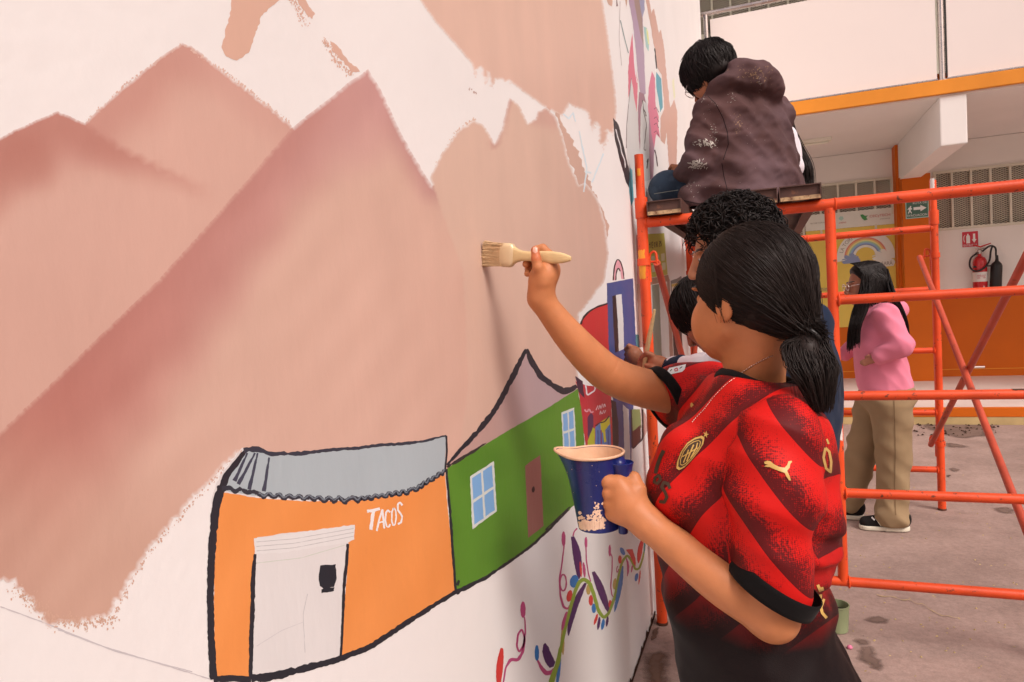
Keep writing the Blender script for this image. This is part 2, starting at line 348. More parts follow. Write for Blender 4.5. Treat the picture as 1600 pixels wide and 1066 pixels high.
paint('painted_mountain', [(-90, 262, .6), (0, 215, .6), (40, 195, .6), (88, 174, .6), (110, 182, .6), (132, 192, .6), (160, 165, .7), (200, 130, .7), (250, 89, .6), (284, 66, .6), (297, 71, 1.2), (312, 83, 1.4), (350, 113, 1.6), (400, 152, 1.6), (455, 196, 0), (470, 230, 0), (340, 400, 0), (160, 600, 0), (0, 790, 0), (-90, 880, 0)], c_back, 1, 1.2, 11, soft=5)
def c_front(x, y):
    wob = 14*np.sin(x*.017+y*.011)+8*np.sin(x*.043-y*.037); c = np.tile(np.array([221., 172, 153]), (len(x), 1))
    d = dseg(x, y, RID1); k = sst(-x, -600, 100)
    w = 60+75*sst(-x, -520, -60)
    t = 1-sst(d+wob*.7, w*.42, w*2.0); dark = mixc(np.tile([202., 142, 133], (len(x), 1)), (182, 108, 95), k)
    c = c*(1-.92*t[:, None])+dark*.92*t[:, None]
    t = 1-sst(d+wob*.5, 4, 38); c = c*(1-.35*t[:, None])+np.array([190., 124, 114])*.35*t[:, None]
    t = 1-sst(dseg(x, y, [(575, 108), (600, 150), (625, 205), (675, 290)])+wob*.25, 3, 42); c = c*(1-.75*t[:, None])+np.array([193., 134, 128])*.75*t[:, None]
    t = (1-sst(dseg(x, y, [(575, 130), (560, 230)])+wob, 5, 80)); c = c*(1-.55*t[:, None])+np.array([212., 154, 146])*.55*t[:, None]
    t = sst(y-.35*x, 560, 840); c = c*(1-.75*t[:, None])+np.array([203., 153, 133])*.75*t[:, None]
    s = np.sin((x*.72+y*.69)*.09+2*np.sin(x*.01))*np.sin((x*.72-y*.5)*.012)*2.0; return c+s[:, None]
paint('painted_mountain', [(575, 108, .5), (600, 150, .5), (625, 205, .5), (650, 250, .5), (675, 290, .3), (720, 320, 0), (790, 400, 0), (800, 560, 0), (760, 680, 0), (690, 760, 0), (420, 760, 0), (372, 708, 1.6), (345, 735, 1.6), (310, 770, 2), (265, 820, 2.6), (230, 865, 3.2), (200, 915, 3.6), (172, 962, 4), (120, 972, 4), (70, 978, 4), (45, 930, 4), (15, 912, 3.5), (-60, 890, 3)]
      + [(x, y, .5) for x, y in RID1[::-1][:-1]], c_front, 2, 1.2, 11, soft=7)
def c_right(x, y):
    wob = 10*np.sin(x*.03+y*.02); c = np.tile(np.array([222., 178, 158]), (len(x), 1))
    t = sst(x+.15*y+wob, 830, 1010); c = c*(1-.6*t[:, None])+np.array([210., 166, 150])*.6*t[:, None]
    t = 1-sst(dseg(x, y, [(772, 226), (795, 155)]), 2, 10); c = c*(1-.7*t[:, None])+np.array([196., 140, 128])*.7*t[:, None]
    t = 1-sst(dseg(x, y, [(838, 178), (866, 182)])+wob*.4, 6, 22); c = c*(1-.5*t[:, None])+np.array([206., 150, 138])*.5*t[:, None]
    t = sst(y, 420, 640); c = c*(1-.3*t[:, None])+np.array([216., 168, 150])*.3*t[:, None]
    return c
paint('painted_mountain', [(672, 277), (690, 240), (715, 205), (740, 188), (757, 196), (773, 224), (783, 202), (796, 153), (810, 162), (825, 192), (836, 186), (840, 174), (855, 168), (868, 184), (880, 215), (888, 250), (905, 290), (915, 285), (934, 310), (947, 355), (951, 400), (944, 440), (925, 468), (905, 492), (902, 560), (905, 612), (880, 640), (820, 640), (740, 700), (715, 715), (730, 600), (722, 425), (690, 337)], c_right, 3, .8, 11, soft=4.5)
paint('dry_brush_edge', [(868, 175), (905, 240), (928, 300), (950, 350), (948, 420), (930, 330), (905, 300), (888, 250)], (213, 168, 150), 2, 2.2)
def c_up(x, y):
    c = np.tile(np.array([229., 182, 162]), (len(x), 1)); t = sst(x*.4+y, 330, 560); return c*(1-.6*t[:, None])+np.array([218., 170, 152])*.6*t[:, None]
paint('painted_slope', [(640, -30, .4), (655, 0, .4), (680, 35, .4), (715, 75, .4), (737, 100, 1), (742, 122, 3), (750, 108, 3), (758, 132, 3), (764, 116, 3), (770, 140, 3), (775, 122, 3), (800, 130, .6), (825, 150, .6), (850, 168, .6), (878, 182, .8), (890, 164, 1.5), (916, 176, 2), (926, 208, 3), (932, 190, 3), (937, 226, 3), (944, 238, 3), (950, 205, 2), (958, 216, 2), (964, 176, .6), (962, 140, .3), (956, 95, .3), (950, 50, .3), (942, 0, .3), (938, -30, .3)], c_up, 1, .9, 12, rstep=2, soft=4.5)
paint('brush_swatch', [(364, -20), (360, 15), (352, 50), (345, 75), (353, 90), (370, 95), (388, 82), (398, 55), (408, 25), (425, 8), (445, -5), (450, -20)], (222, 170, 148), 1, 1.1)
def dry(name, path, w, n, col, seed, layer=1):
    r = np.random.default_rng(seed); V = []; Fc = []
    P2, _ = resample(path, 1.0, False)
    for _ in range(n):
        c = P2[r.integers(len(P2))]+r.normal(0, 1, 2)*w*np.array([.5, .5]); s = r.uniform(.4, 1.9); k = len(V)
        ang = np.sort(r.uniform(0, 6.28, 6)); V += [(c[0]+s*math.cos(a), c[1]+1.4*s*math.sin(a)) for a in ang]; Fc.append(list(range(k, k+6)))
    W3_ = to_wall(np.array(V), layer); W3_[:, 0] += 6e-7*(np.arange(len(V))//6)
    return obj(name, W3_, Fc, M['paint'], wall, col=np.tile(np.clip(lin(col)/ILL, 0, .9), (len(V), 1)))
paint('brush_swatch', [(467, -12), (480, 5), (492, 22), (488, 30), (478, 22), (462, 0), (455, -12)], (221, 170, 150), 1, 1.3)
dry('dry_brush_edge', [(452, -5), (480, 40)], 6, 90, (221, 170, 150), 3)
paint('brush_swatch', [(516, 64), (530, 75), (540, 90), (556, 104), (562, 112), (550, 112), (538, 98), (522, 82)], (221, 170, 150), 1, 1.6)
dry('dry_brush_edge', [(508, 62), (525, 95), (548, 116)], 5, 120, (221, 170, 150), 4)
dry('dry_brush_edge', [(733, 137), (737, 140), (745, 148)], 2, 14, (190, 150, 140), 5)
r_ = np.random.default_rng(3)
bris = [(20+i*1.2+r_.normal(0, 2), 915+58*math.sin(min(1, i/70)*1.4)+r_.normal(0, 4)) for i in range(0, 130)]
dry('dry_brush_edge', bris, 9, 420, (213, 164, 142), 6)
dry('dry_brush_edge', [(175, 965), (235, 860), (310, 775), (372, 708)], 4, 170, (215, 166, 146), 7)
dry('dry_brush_edge', [(290, 72), (350, 112), (452, 192)], 3, 150, (226, 182, 166), 8)
dry('dry_brush_edge', [(135, 190), (200, 128), (283, 70)], 2.5, 90, (222, 176, 160), 9)
dry('dry_brush_edge', [(680, 260), (715, 203), (742, 186)], 2, 60, (224, 182, 162), 10)
for i, (a, b) in enumerate([((880, 178), (888, 185)), ((888, 186), (896, 176)), ((896, 178), (899, 190)), ((905, 205), (912, 240)), ((912, 240), (917, 262)), ((917, 262), (912, 300)), ((925, 285), (943, 240)), ((914, 268), (924, 270))]):
    stroke('chalk_line', [a, b], 2.2, (222, 226, 236), 4, .3, seed=i)
# painted houses ----------------------------------------------------
BLK = (48, 44, 50)
def zig(a, b, n, amp, seed=2):
    r = np.random.default_rng(seed); a = np.array(a, float); b = np.array(b, float); out = []
    for i in range(n+1):
        p = a+(b-a)*i/n; p[1] += (amp if i % 2 else -amp)*r.uniform(.6, 1.2); out.append(tuple(p))
    return out
paint('white_underpaint', [(332, 1080), (326, 900), (330, 780), (342, 745), (378, 700), (398, 705), (398, 780), (394, 1080)], (228, 210, 205), 3, .8)
paint('painted_house_wall', [(340, 768), (400, 778), (480, 784), (560, 782), (640, 768), (694, 738), (703, 830), (712, 925), (680, 945), (640, 971), (580, 1010), (533, 1031), (400, 1060), (334, 1060), (334, 900)],
      lambda x, y: np.tile(np.array([243., 146, 78]), (len(x), 1))+(np.sin(x*.05+y*.03)*2.5)[:, None], 4, .5, 16)
rf = paint('painted_roof', [(384, 704), (420, 709), (470, 709), (540, 701), (600, 697), (650, 692), (697, 682), (695, 738), (640, 767), (560, 781), (480, 781), (400, 775), (346, 766), (352, 744)], (180, 182, 184), 5, .5)
stroke('roof_outline', [(346, 766), (352, 745), (368, 724), (384, 703)], [12, 10, 9, 6], BLK, 6, .12, parent=None)
stroke('roof_outline', [(380, 704), (400, 701), (420, 709), (470, 709), (505, 704), (560, 700), (600, 695), (625, 694), (660, 690), (697, 681)], [7, 8, 6, 6, 5, 5, 5, 5, 4, 3], (62, 60, 70), 6, .3)
stroke('roof_outline', [(697, 681), (698, 705), (695, 738)], 3, BLK, 6)
for a, b in (((398, 708), (372, 757)), ((386, 708), (366, 752)), ((402, 708), (389, 765)), ((420, 715), (412, 768))): stroke('roof_rib', [a, b], [2.5, 6], (72, 70, 84), 6, .2)
e1 = [(346, 763), (358, 762), (366, 768), (376, 764), (386, 770), (396, 768)]+zig((404, 774), (545, 782), 18, 3.6)+zig((553, 781), (640, 768), 16, 3.2, 5)+zig((646, 766), (694, 737), 12, 3, 8)
stroke('roof_edge', e1, 6.5, (58, 56, 64), 7, .25, step=1.5)
stroke('roof_edge', [(p[0], p[1]-1.5) for p in e1[6:]], 2.2, (120, 122, 130), 8, .4, step=1.5)
stroke('house_outline', [(346, 760), (337, 790), (331, 850), (328, 920), (329, 990), (333, 1062)], [13, 13, 12, 11, 11, 12], BLK, 6, .12)
stroke('house_outline', [(333, 1062), (360, 1060), (392, 1062)], 10, BLK, 6)
stroke('house_outline', [(392, 1060), (420, 1058), (470, 1046), (530, 1030), (580, 1010), (640, 970), (680, 945), (712, 925)], [11, 13, 11, 9, 9, 8, 7, 6], BLK, 6, .18)
dr = paint('painted_door', [(398, 848), (402, 840), (440, 834), (500, 828), (545, 822), (542, 900), (535, 960), (531, 1026), (480, 1042), (400, 1056), (393, 1056), (394, 950)], (232, 216, 211), 5, .4)
paint('painted_lintel', [(397, 842), (450, 836), (500, 827), (554, 820), (553, 843), (540, 848), (480, 858), (440, 864), (398, 866)], (236, 221, 216), 6, .7)
for k in range(3): stroke('pencil_line', [(400, 847+k*7), (460, 842+k*7), (552, 826+k*6)], .9, (196, 184, 182), 7, .3)
stroke('door_outline', [(398, 866), (395, 900), (394, 950), (392, 1000), (391, 1058)], [4, 7, 7, 7, 6], BLK, 7, .15)
stroke('door_outline', [(543, 850), (541, 880), (537, 915), (535, 970), (532, 1026)], [4, 5, 5, 4, 4], BLK, 7, .15)
paint('painted_plate', [(500, 884), (524, 882), (525, 905), (521, 917), (511, 920), (511, 924), (499, 916), (497, 900)], (46, 44, 50), 8, .6)
paint('painted_plate', [(502, 921), (522, 917), (521, 923), (502, 927)], (46, 44, 50), 8, .8)
stroke('pencil_line', [(480, 928), (473, 960), (476, 1020)], 1.0, (205, 192, 190), 7, .3)
stroke('pencil_line', [(400, 880), (470, 872), (538, 852)], 1.0, (210, 205, 190), 7, .3)
stroke('pencil_line', [(400, 1010), (440, 985), (474, 972)], .9, (214, 200, 198), 7, .3)
stroke('pencil_line', [(0, 948), (60, 970), (160, 1010), (330, 1062)], 1.6, (208, 190, 190), 1, .4); stroke('pencil_line', [(90, 984), (180, 1018), (300, 1050)], 1.4, (206, 190, 190), 1, .4)
WH = (246, 230, 226)                                                 # the word on the house: TACOS
for pts, w in (([(573, 799), (582, 798), (593, 795)], 4.5), ([(583, 798), (581, 812), (579, 828)], 5), ([(588, 830), (592, 812), (597, 796)], 2.8), ([(597, 796), (598.5, 812), (600, 826)], 2.8), ([(591, 817), (599, 815)], 2.4),
               ([(609, 801), (606, 797), (602.5, 801), (601.5, 813), (603.5, 823), (607, 824), (609, 819)], 2.6), ([(614.5, 794), (611.8, 800), (611.6, 814), (614, 822), (617, 819), (618.6, 808), (617.5, 797), (614.5, 794)], 2.3), ([(628, 790), (625, 785), (621, 788), (621, 797), (625, 802), (628, 808), (626, 817), (621, 819)], 2.8)):
    stroke('letter_stroke', pts, w, WH, 8, .15, step=1.5)
def c_green(x, y):
    c = np.tile(np.array([96., 138, 44]), (len(x), 1)); t = sst(np.sin(x*.04+.03*y)+np.sin(x*.017-y*.05), .2, 1.2); return c*(1-.35*t[:, None])+np.array([76., 118, 34])*.35*t[:, None]
paint('painted_house_wall', [(697, 733), (750, 698), (800, 668), (860, 634), (903, 607), (910, 650), (914, 700), (917, 770), (887, 799), (834, 850), (780, 890), (711, 926), (704, 840)], c_green, 4, .5, 14)
paint('painted_roof', [(699, 728), (746, 676), (782, 628), (822, 550), (834, 580), (859, 602), (882, 614), (903, 607), (860, 635), (800, 669), (740, 706)], lambda x, y: mixc(np.tile([196., 152, 142], (len(x), 1)), (186, 152, 152), sst(x-y*.2, 620, 740)), 5, .4, 12)
stroke('roof_outline', [(698, 727), (720, 702), (746, 675), (768, 648), (786, 618), (805, 580), (822, 546)], [3, 6, 8, 8, 8, 9, 5], BLK, 6, .2)
stroke('roof_outline', [(822, 546), (832, 568), (845, 588), (860, 600), (880, 612), (892, 609), (901, 603)], [6, 9, 9, 9, 10, 9, 6], BLK, 6, .15)
stroke('roof_outline', [(698, 730), (725, 714), (760, 692)], [3, 5, 2], (60, 52, 48), 6, .4)
stroke('house_outline', [(697, 733), (703, 800), (707, 860), (712, 926)], [3, 4, 4, 4], BLK, 7, .2)
stroke('house_outline', [(712, 926), (760, 902), (800, 875), (834, 850), (860, 825), (888, 797)], [7, 5, 4, 4, 4, 2.5], BLK, 7, .25)
stroke('house_outline', [(714, 915), (717, 907)], 4, BLK, 7); stroke('house_outline', [(852, 828), (866, 815), (890, 792)], 2, BLK, 7, .3)
def bilerp(q, u, v): q = np.array(q, float); return tuple((q[0]*(1-u)+q[1]*u)*(1-v)+(q[3]*(1-u)+q[2]*u)*v)
for q, mu, mv in (([(734, 745), (771, 721), (776, 799), (738, 827)], .08, .05), ([(877, 645), (897, 637), (900, 703), (880, 709)], .09, .05)):
    wp = paint('painted_window', q, (222, 216, 208), 6, .4)
    for u0, u1 in ((mu, .5-mu*.5), (.5+mu*.5, 1-mu)):
        for v0, v1 in ((mv, .5-mv*.5), (.5+mv*.5, 1-mv)):
            paint('painted_pane', [bilerp(q, u0, v0), bilerp(q, u1, v0), bilerp(q, u1, v1), bilerp(q, u0, v1)], (132, 172, 216), 7, .35)
paint('painted_door', [(820, 728), (844, 711), (849, 822), (825, 841)], (152, 94, 84), 6, .3)
paint('door_knob', oval(833, 765, 2.2, 5, 8), (60, 34, 34), 7, .2)
# mural seen past the raised arm --------------------------------------
NAVY = (66, 84, 138); DNV = (44, 46, 66)
paint('painted_dome', [(907, 506), (912, 495), (920, 487), (934, 478), (950, 473), (953, 500), (955, 540), (956, 600), (930, 600), (910, 560)], (212, 56, 58), 5, .4)
stroke('dome_outline', [(907, 507), (912, 495), (920, 487), (934, 479), (950, 474)], 2.6, (52, 40, 44), 6, .25)
paint('painted_tower', [(948, 443), (989, 435), (991, 480), (994, 545), (990, 620), (986, 720), (962, 722), (956, 600), (951, 540)], NAVY, 6, .3)
paint('tower_slot', [(956.5, 463), (962, 461), (965, 500), (967, 549), (961, 551), (958, 505)], (44, 40, 46), 7, .3)
paint('tower_slot', [(962, 461), (971, 460), (974, 500), (975, 545), (967, 549), (965, 500)], (226, 216, 212), 7, .3)
paint('painted_arch', [(958, 438), (959.5, 418), (963, 407), (966, 405), (970, 410), (973, 420), (975, 436), (971, 436), (969, 424), (966, 418), (963, 424), (962, 438)], (230, 160, 170), 6, .2)
stroke('arch_outline', [(958, 438), (959.5, 418), (963, 407), (966, 405), (970, 410), (973, 420), (975, 436)], 1.8, (46, 40, 46), 7, .2); stroke('arch_outline', [(962, 438), (963, 424), (966, 418), (969, 424)], 1.8, (46, 40, 46), 7, .2)
paint('painted_house_wall', [(899, 596), (915, 602), (955, 608), (956, 700), (950, 760), (918, 760), (914, 690), (905, 615)], (196, 50, 60), 5, .4)
paint('painted_shadow', [(899, 588), (910, 596), (913, 622), (904, 612)], (70, 42, 60), 6, .3)
stroke('painted_trim', [(915, 602), (917, 618), (930, 610), (928, 596)], 2.2, (232, 214, 216), 7, .2)
stroke('painted_trim', [(913, 640), (917, 645), (920, 638), (924, 646), (927, 643)], 2.2, (226, 150, 160), 7, .2)
paint('painted_column', [(918, 652), (924, 644), (927, 650), (927, 672), (921, 690), (918, 680)], (92, 46, 82), 6, .3)
paint('painted_column', [(918, 690), (926, 668), (929, 670), (929, 702), (919, 704)], (190, 180, 52), 6, .3)
paint('painted_column', [(930, 668), (952, 650), (962, 690), (962, 760), (930, 760)], (92, 130, 190), 6, .3)
paint('painted_banner', [(938, 660), (952, 650), (953, 662), (945, 672), (947, 690), (944, 692), (942, 676), (938, 676)], (226, 206, 52), 7, .4)
for x0 in (934, 939, 950, 955): stroke('painted_bar', [(x0, 672), (x0+1, 720), (x0+2, 760)], 1.8, (150, 60, 110) if x0 % 2 else (64, 84, 150), 7, .2)
paint('painted_column', [(953, 655), (957, 650), (962, 690), (963, 760), (957, 760)], (206, 56, 52), 8, .3)
for pts in ([(931, 641), (934, 634)], [(935, 640), (937, 632), (939, 639)], [(940, 637), (941, 631)], [(943, 637), (944, 630), (946, 636)], [(937, 648), (938, 642), (940, 647)], [(941, 647), (943, 641)], [(944, 646), (946, 641)]): stroke('letter_stroke', pts, 1.2, (236, 200, 204), 8, .1)
stroke('painted_trim', [(930, 666), (938, 660), (944, 660), (952, 650)], 1.8, (44, 36, 44), 8, .2)
paint('painted_column', [(955, 625), (962, 628), (966, 660), (967, 690), (962, 722), (958, 700), (956, 660)], (38, 36, 48), 8, .3)
paint('painted_column', [(973, 632), (982, 640), (985, 720), (976, 722)], (220, 210, 205), 9, .3)
paint('painted_grass', [(986, 640), (1000, 640), (1002, 668), (988, 676)], (140, 150, 96), 9, .5)
paint('painted_column', [(986, 676), (1001, 664), (1001, 690), (989, 702)], (88, 52, 48), 9, .3)
stroke('painted_trim', [(986, 640), (988, 702), (1004, 686), (1004, 640)], 2.4, (48, 44, 54), 10, .2)
paint('painted_column', [(1004, 640), (1009, 648), (1012, 672), (1006, 684)], (208, 160, 150), 9, .3)
# figure in the upper mural, strongly foreshortened
def u(pts): return [(940+x/4.1, y/4.1) for x, y in pts]
paint('painted_figure', u([(165, -40), (255, -40), (262, 100), (268, 250), (282, 600), (250, 625), (235, 500), (220, 330), (200, 150)]), (184, 150, 170), 3, .25)
paint('painted_hair', u([(200, -40), (240, -40), (262, 150), (268, 290), (250, 230), (228, 120)]), (168, 134, 126), 4, .25)
paint('painted_hair', u([(235, -40), (275, -40), (275, 60), (262, 110), (250, 60)]), (160, 152, 178), 5, .25)
paint('painted_figure', u([(190, 510), (172, 650), (160, 900), (165, 1090), (205, 1180), (330, 1150), (325, 900), (300, 700), (285, 640), (250, 700), (225, 720), (210, 640)]), (218, 208, 204), 3, .3)
paint('painted_ribbon', u([(197, 205), (180, 330), (170, 450), (171, 625), (185, 560), (190, 500), (210, 640), (226, 720), (232, 520), (212, 420), (202, 300)]), (226, 112, 132), 4, .25)
stroke('painted_trim', u([(200, 205), (206, 330), (215, 460), (228, 530)]), 1.4, (244, 230, 230), 5, .2)
paint('painted_figure', u([(240, 590), (272, 600), (283, 660), (262, 640), (250, 720), (246, 980), (238, 900), (232, 700)]), (164, 112, 128), 5, .25)
paint('painted_ribbon', u([(322, 455), (302, 560), (296, 690), (318, 860), (335, 955), (350, 860), (376, 890), (362, 800), (367, 750), (345, 670), (342, 500)]), (222, 118, 142), 4, .25)
for yy in (700, 760, 800, 850): stroke('painted_line', u([(335, yy), (350, yy-12), (366, yy+20)]), .9, (120, 56, 80), 6, .3)
paint('painted_figure', u([(300, 700), (320, 860), (338, 960), (330, 1150), (310, 1150)]), (176, 128, 146), 4, .25)
paint('painted_leaf', u([(350, 460), (382, 505), (392, 690), (375, 722), (362, 620), (344, 560)]), (80, 160, 176), 5, .25)
stroke('painted_trim', u([(345, 440), (347, 560), (362, 640), (374, 728), (394, 690)]), 1.3, (246, 236, 232), 6, .2)
paint('painted_slope', u([(275, -40), (300, -40), (318, 90), (335, 55), (352, 130), (366, 220), (380, 190), (400, 300), (415, 490), (440, 690), (465, 640), (487, 720), (482, 1000), (474, 1150), (438, 1150), (416, 850), (405, 925), (380, 900), (375, 760), (400, 700), (385, 480), (358, 440), (338, 300), (322, 200)]), (216, 166, 150), 3, .5)
paint('painted_leaf', u([(268, 170), (290, 180), (305, 260), (300, 330), (285, 300)]), (170, 202, 196), 5, .25); paint('painted_leaf', u([(285, 180), (296, 200), (306, 290), (296, 280)]), (232, 224, 150), 6, .25)
paint('painted_leaf', u([(452, 520), (464, 500), (472, 620), (462, 640)]), (240, 228, 190), 5, .25)
stroke('painted_line', u([(262, 640), (270, 720), (288, 800), (270, 965), (285, 960)]), 1.0, (56, 50, 54), 6, .3); stroke('painted_line', u([(268, 700), (280, 720), (285, 745)]), 1.4, (56, 50, 54), 6, .3)
stroke('painted_line', u([(158, 950), (160, 800), (175, 650), (190, 500)]), 1.0, (150, 130, 134), 6, .3); stroke('painted_line', u([(290, 1040), (300, 1010), (290, 1080)]), 1.4, (56, 50, 54), 6, .3)
stroke('painted_line', u([(340, 960), (352, 1010), (358, 1066)]), 1.6, (70, 50, 60), 6, .3); stroke('painted_line', u([(340, 310), (350, 400), (352, 440)]), 1.8, (50, 46, 52), 6, .3)
stroke('painted_line', u([(120, 130), (150, 260), (172, 340)]), 1.4, (140, 150, 150), 4, .2); stroke('painted_line', u([(118, 10), (112, 250), (128, 420)]), .8, (190, 170, 168), 4, .2)
paint('painted_marker', [(958, 184), (967, 196), (976, 235), (984, 272), (986, 300), (978, 285), (966, 240), (960, 215)], (52, 48, 54), 4, .3)
stroke('painted_trim', [(962, 202), (965, 214), (969, 226), (971, 238), (976, 250), (977, 262)], 1.5, (236, 224, 222), 5, .2)
paint('painted_leaf', [(984, 262), (988, 266), (990, 312), (986, 322), (983, 300)], (96, 160, 172), 5, .25)
paint('painted_dry', u([(95, -20), (105, 40), (92, 40)]), (140, 110, 110), 3, .3); paint('painted_dry', u([(150, -20), (165, -20), (158, 60)]), (196, 150, 128), 3, .4); paint('painted_dry', u([(20, -20), (75, -20), (68, 45), (45, 30)]), (218, 170, 150), 3, .8)
# wall past the scaffold leg ------------------------------------------
def w4(pts): return [(990+x/4.44, 340+y/4.44) for x, y in pts]
paint('painted_band', w4([(18, 120), (40, 120), (50, 470), (26, 470)]), (206, 120, 122), 3, .2); paint('painted_band', w4([(22, 460), (52, 460), (75, 900), (42, 900)]), (182, 130, 118), 3, .2)
paint('painted_leaf', w4([(10, 810), (36, 815), (42, 900), (15, 900)]), (80, 140, 146), 3, .2)
paint('painted_notice', w4([(100, 115), (212, 108), (236, 395), (110, 420)]), (196, 188, 84), 4, .15)
for pts in ([(105, 190), (118, 186)], [(113, 172), (114, 212)], [(126, 170), (127, 212)], [(127, 172), (136, 170)], [(127, 192), (135, 190)], [(128, 211), (137, 209)], [(145, 170), (142, 190), (148, 208)], [(155, 167), (156, 206)], [(163, 166), (164, 205)], [(156, 187), (164, 186)], [(175, 164), (183, 168), (176, 200), (185, 199)], [(189, 162), (188, 180), (194, 184), (189, 199)]): stroke('letter_stroke', w4(pts), 1.1, (60, 52, 34), 5, .1)
for x0, y0 in ((122, 270), (150, 262), (190, 252), (126, 330), (160, 322), (196, 315)): paint('painted_box', w4([(x0, y0), (x0+24, y0-4), (x0+26, y0+46), (x0+2, y0+50)]), (222, 214, 180), 5, .15)
paint('painted_band', w4([(104, 425), (240, 398), (250, 440), (106, 468)]), (176, 130, 112), 4, .2)
paint('painted_column', w4([(128, 470), (176, 462), (196, 970), (140, 950)]), (138, 144, 132), 4, .2); paint('painted_column', w4([(178, 470), (232, 460), (252, 985), (198, 970)]), (226, 220, 216), 4, .2)
paint('painted_column', w4([(232, 440), (250, 430), (276, 990), (252, 985)]), (172, 132, 120), 5, .2); paint('painted_frame', w4([(256, 440), (300, 425), (330, 405), (345, 450), (350, 800), (300, 800), (276, 760)]), (120, 122, 122), 4, .2)
paint('painted_notice', w4([(264, 460), (318, 450), (322, 560), (268, 570)]), (222, 200, 180), 5, .15); paint('painted_notice', w4([(270, 502), (312, 495), (314, 540), (272, 548)]), (186, 64, 78), 6, .15); paint('painted_band', w4([(262, 464), (318, 452), (318, 472), (263, 482)]), (206, 170, 74), 6, .15)
paint('painted_band', w4([(268, 730), (330, 720), (345, 990), (280, 990)]), (56, 52, 62), 5, .2); paint('painted_band', w4([(262, 700), (300, 694), (304, 740), (266, 748)]), (196, 160, 70), 6, .2)
# vine of coloured leaves ----------------------------------------------
def v8(pts): return [(740+x/4.333, 820+y/4.333) for x, y in pts]
def leaf(pts, col, name='painted_leaf', layer=6): return paint(name, v8(pts), col, layer, .25, rstep=2)
def petal(a, b, w, col, bend=0, layer=6):
    a = np.array(a, float); b = np.array(b, float); t = np.linspace(0, 1, 9); n = np.array([-(b-a)[1], (b-a)[0]]); n /= np.linalg.norm(n)
    mid = a+(b-a)*t[:, None]+n*(bend*4*t*(1-t))[:, None]; pr = w*.5*np.sin(np.pi*np.clip(t*.92+.06, 0, 1))**.6
    P2 = np.r_[mid+n*pr[:, None], (mid-n*pr[:, None])[::-1]]; return leaf([tuple(p) for p in P2], col, layer=layer)
PK = (196, 74, 122); PU = (80, 34, 92); BL = (44, 118, 184); RD = (222, 62, 56); YE = (198, 160, 88); GR = (146, 164, 54)
stroke('painted_vine', v8([(512, 1110), (535, 1030), (565, 950), (592, 820), (625, 680), (655, 560), (690, 440), (715, 385), (745, 368), (785, 395), (815, 480), (845, 585), (880, 632), (915, 600), (955, 490), (980, 350), (1005, 250), (1040, 205), (1070, 245), (1095, 305), (1120, 300), (1145, 230), (1155, 175)]), [9, 8, 7, 5, 4.5, 5, 5.5, 6, 6, 6, 5.5, 5.5, 5, 4.5, 4, 3.5, 3.5, 4, 3.5, 3.5, 3, 2.6, 2], GR, 7, .1)
petal((190, 835), (168, 1110), 46, RD, 4)
stroke('painted_tendril', v8([(195, 1100), (215, 970), (250, 910), (300, 918), (332, 860), (346, 770), (326, 706), (300, 740), (290, 820), (306, 866), (335, 820), (350, 730), (346, 640), (335, 610)]), [2.2, 2.6, 5, 5, 4.5, 3, 3, 3, 3, 3, 3, 2.5, 2, 2], PK, 6, .1)
leaf(oval(333, 575, 18, 56, 0), PK); leaf(oval(427, 868, 15, 54, 0), BL)
stroke('painted_tendril', v8([(432, 918), (455, 965), (490, 1008), (530, 1000), (545, 975)]), [2.5, 5, 7, 7, 4], PK, 6, .1)
leaf([(463, 860), (470, 815), (482, 800), (506, 830), (530, 890), (552, 930), (540, 962), (512, 970), (482, 930)], PU)
petal((585, 855), (560, 1110), 24, BL, -3); petal((603, 700), (604, 880), 26, YE, 3); petal((632, 590), (597, 715), 30, PK)
petal((758, 396), (640, 752), 44, PU, 22); petal((668, 80), (712, 368), 54, PU, -12); petal((808, 318), (914, 598), 50, PU, -6); petal((1008, 280), (953, 590), 30, BL, -6)
leaf(oval(680, 383, 29, 44, 12), BL); leaf(oval(648, 482, 19, 40, 12), RD); leaf(oval(776, 440, 15, 34), YE); leaf(oval(793, 512, 15, 36), RD); leaf(oval(813, 566, 15, 32), BL); petal((838, 605), (815, 678), 20, RD); petal((852, 625), (840, 712), 20, PU); petal((880, 640), (868, 712), 24, BL); petal((908, 620), (898, 690), 18, PU)
petal((720, 250), (728, 355), 16, RD); petal((742, 255), (752, 358), 20, PK); leaf(oval(924, 538, 12, 28), RD); leaf(oval(955, 400, 13, 38, 6), YE)
stroke('painted_tendril', v8([(612, 140), (598, 260), (580, 370), (586, 480), (608, 560), (640, 572), (650, 545)]), [1.8, 2, 2.5, 3, 3.5, 3.5, 2], PK, 5, .1); leaf(oval(608, 95, 14, 50), PK)
stroke('painted_tendril', v8(oval(605, 393, 22, 58, 0, 14)+oval(605, 393, 22, 58, 0, 14)[:1]), 2.4, PK, 6, .1)
stroke('painted_tendril', v8([(672, 78), (680, 45), (700, 25)]), 2, PK, 5, .1); stroke('painted_tendril', v8([(760, 150), (762, 240), (776, 330), (792, 385)]), 1.8, PK, 5, .1); leaf(oval(760, 120, 10, 38), PK)
stroke('painted_tendril', v8([(926, 195), (938, 215), (937, 300), (928, 420), (935, 480), (948, 490)]), 1.7, PK, 5, .1); leaf(oval(921, 175, 9, 40), PK)
leaf(oval(1007, 180, 14, 28, -25), BL); leaf(oval(990, 235, 12, 28), RD); leaf([(1030, 170), (1075, 165), (1095, 230), (1098, 285), (1078, 260), (1055, 205)], RD); petal((1145, 90), (1115, 260), 32, RD, 4); petal((1158, 90), (1155, 195), 12, (60, 140, 140))
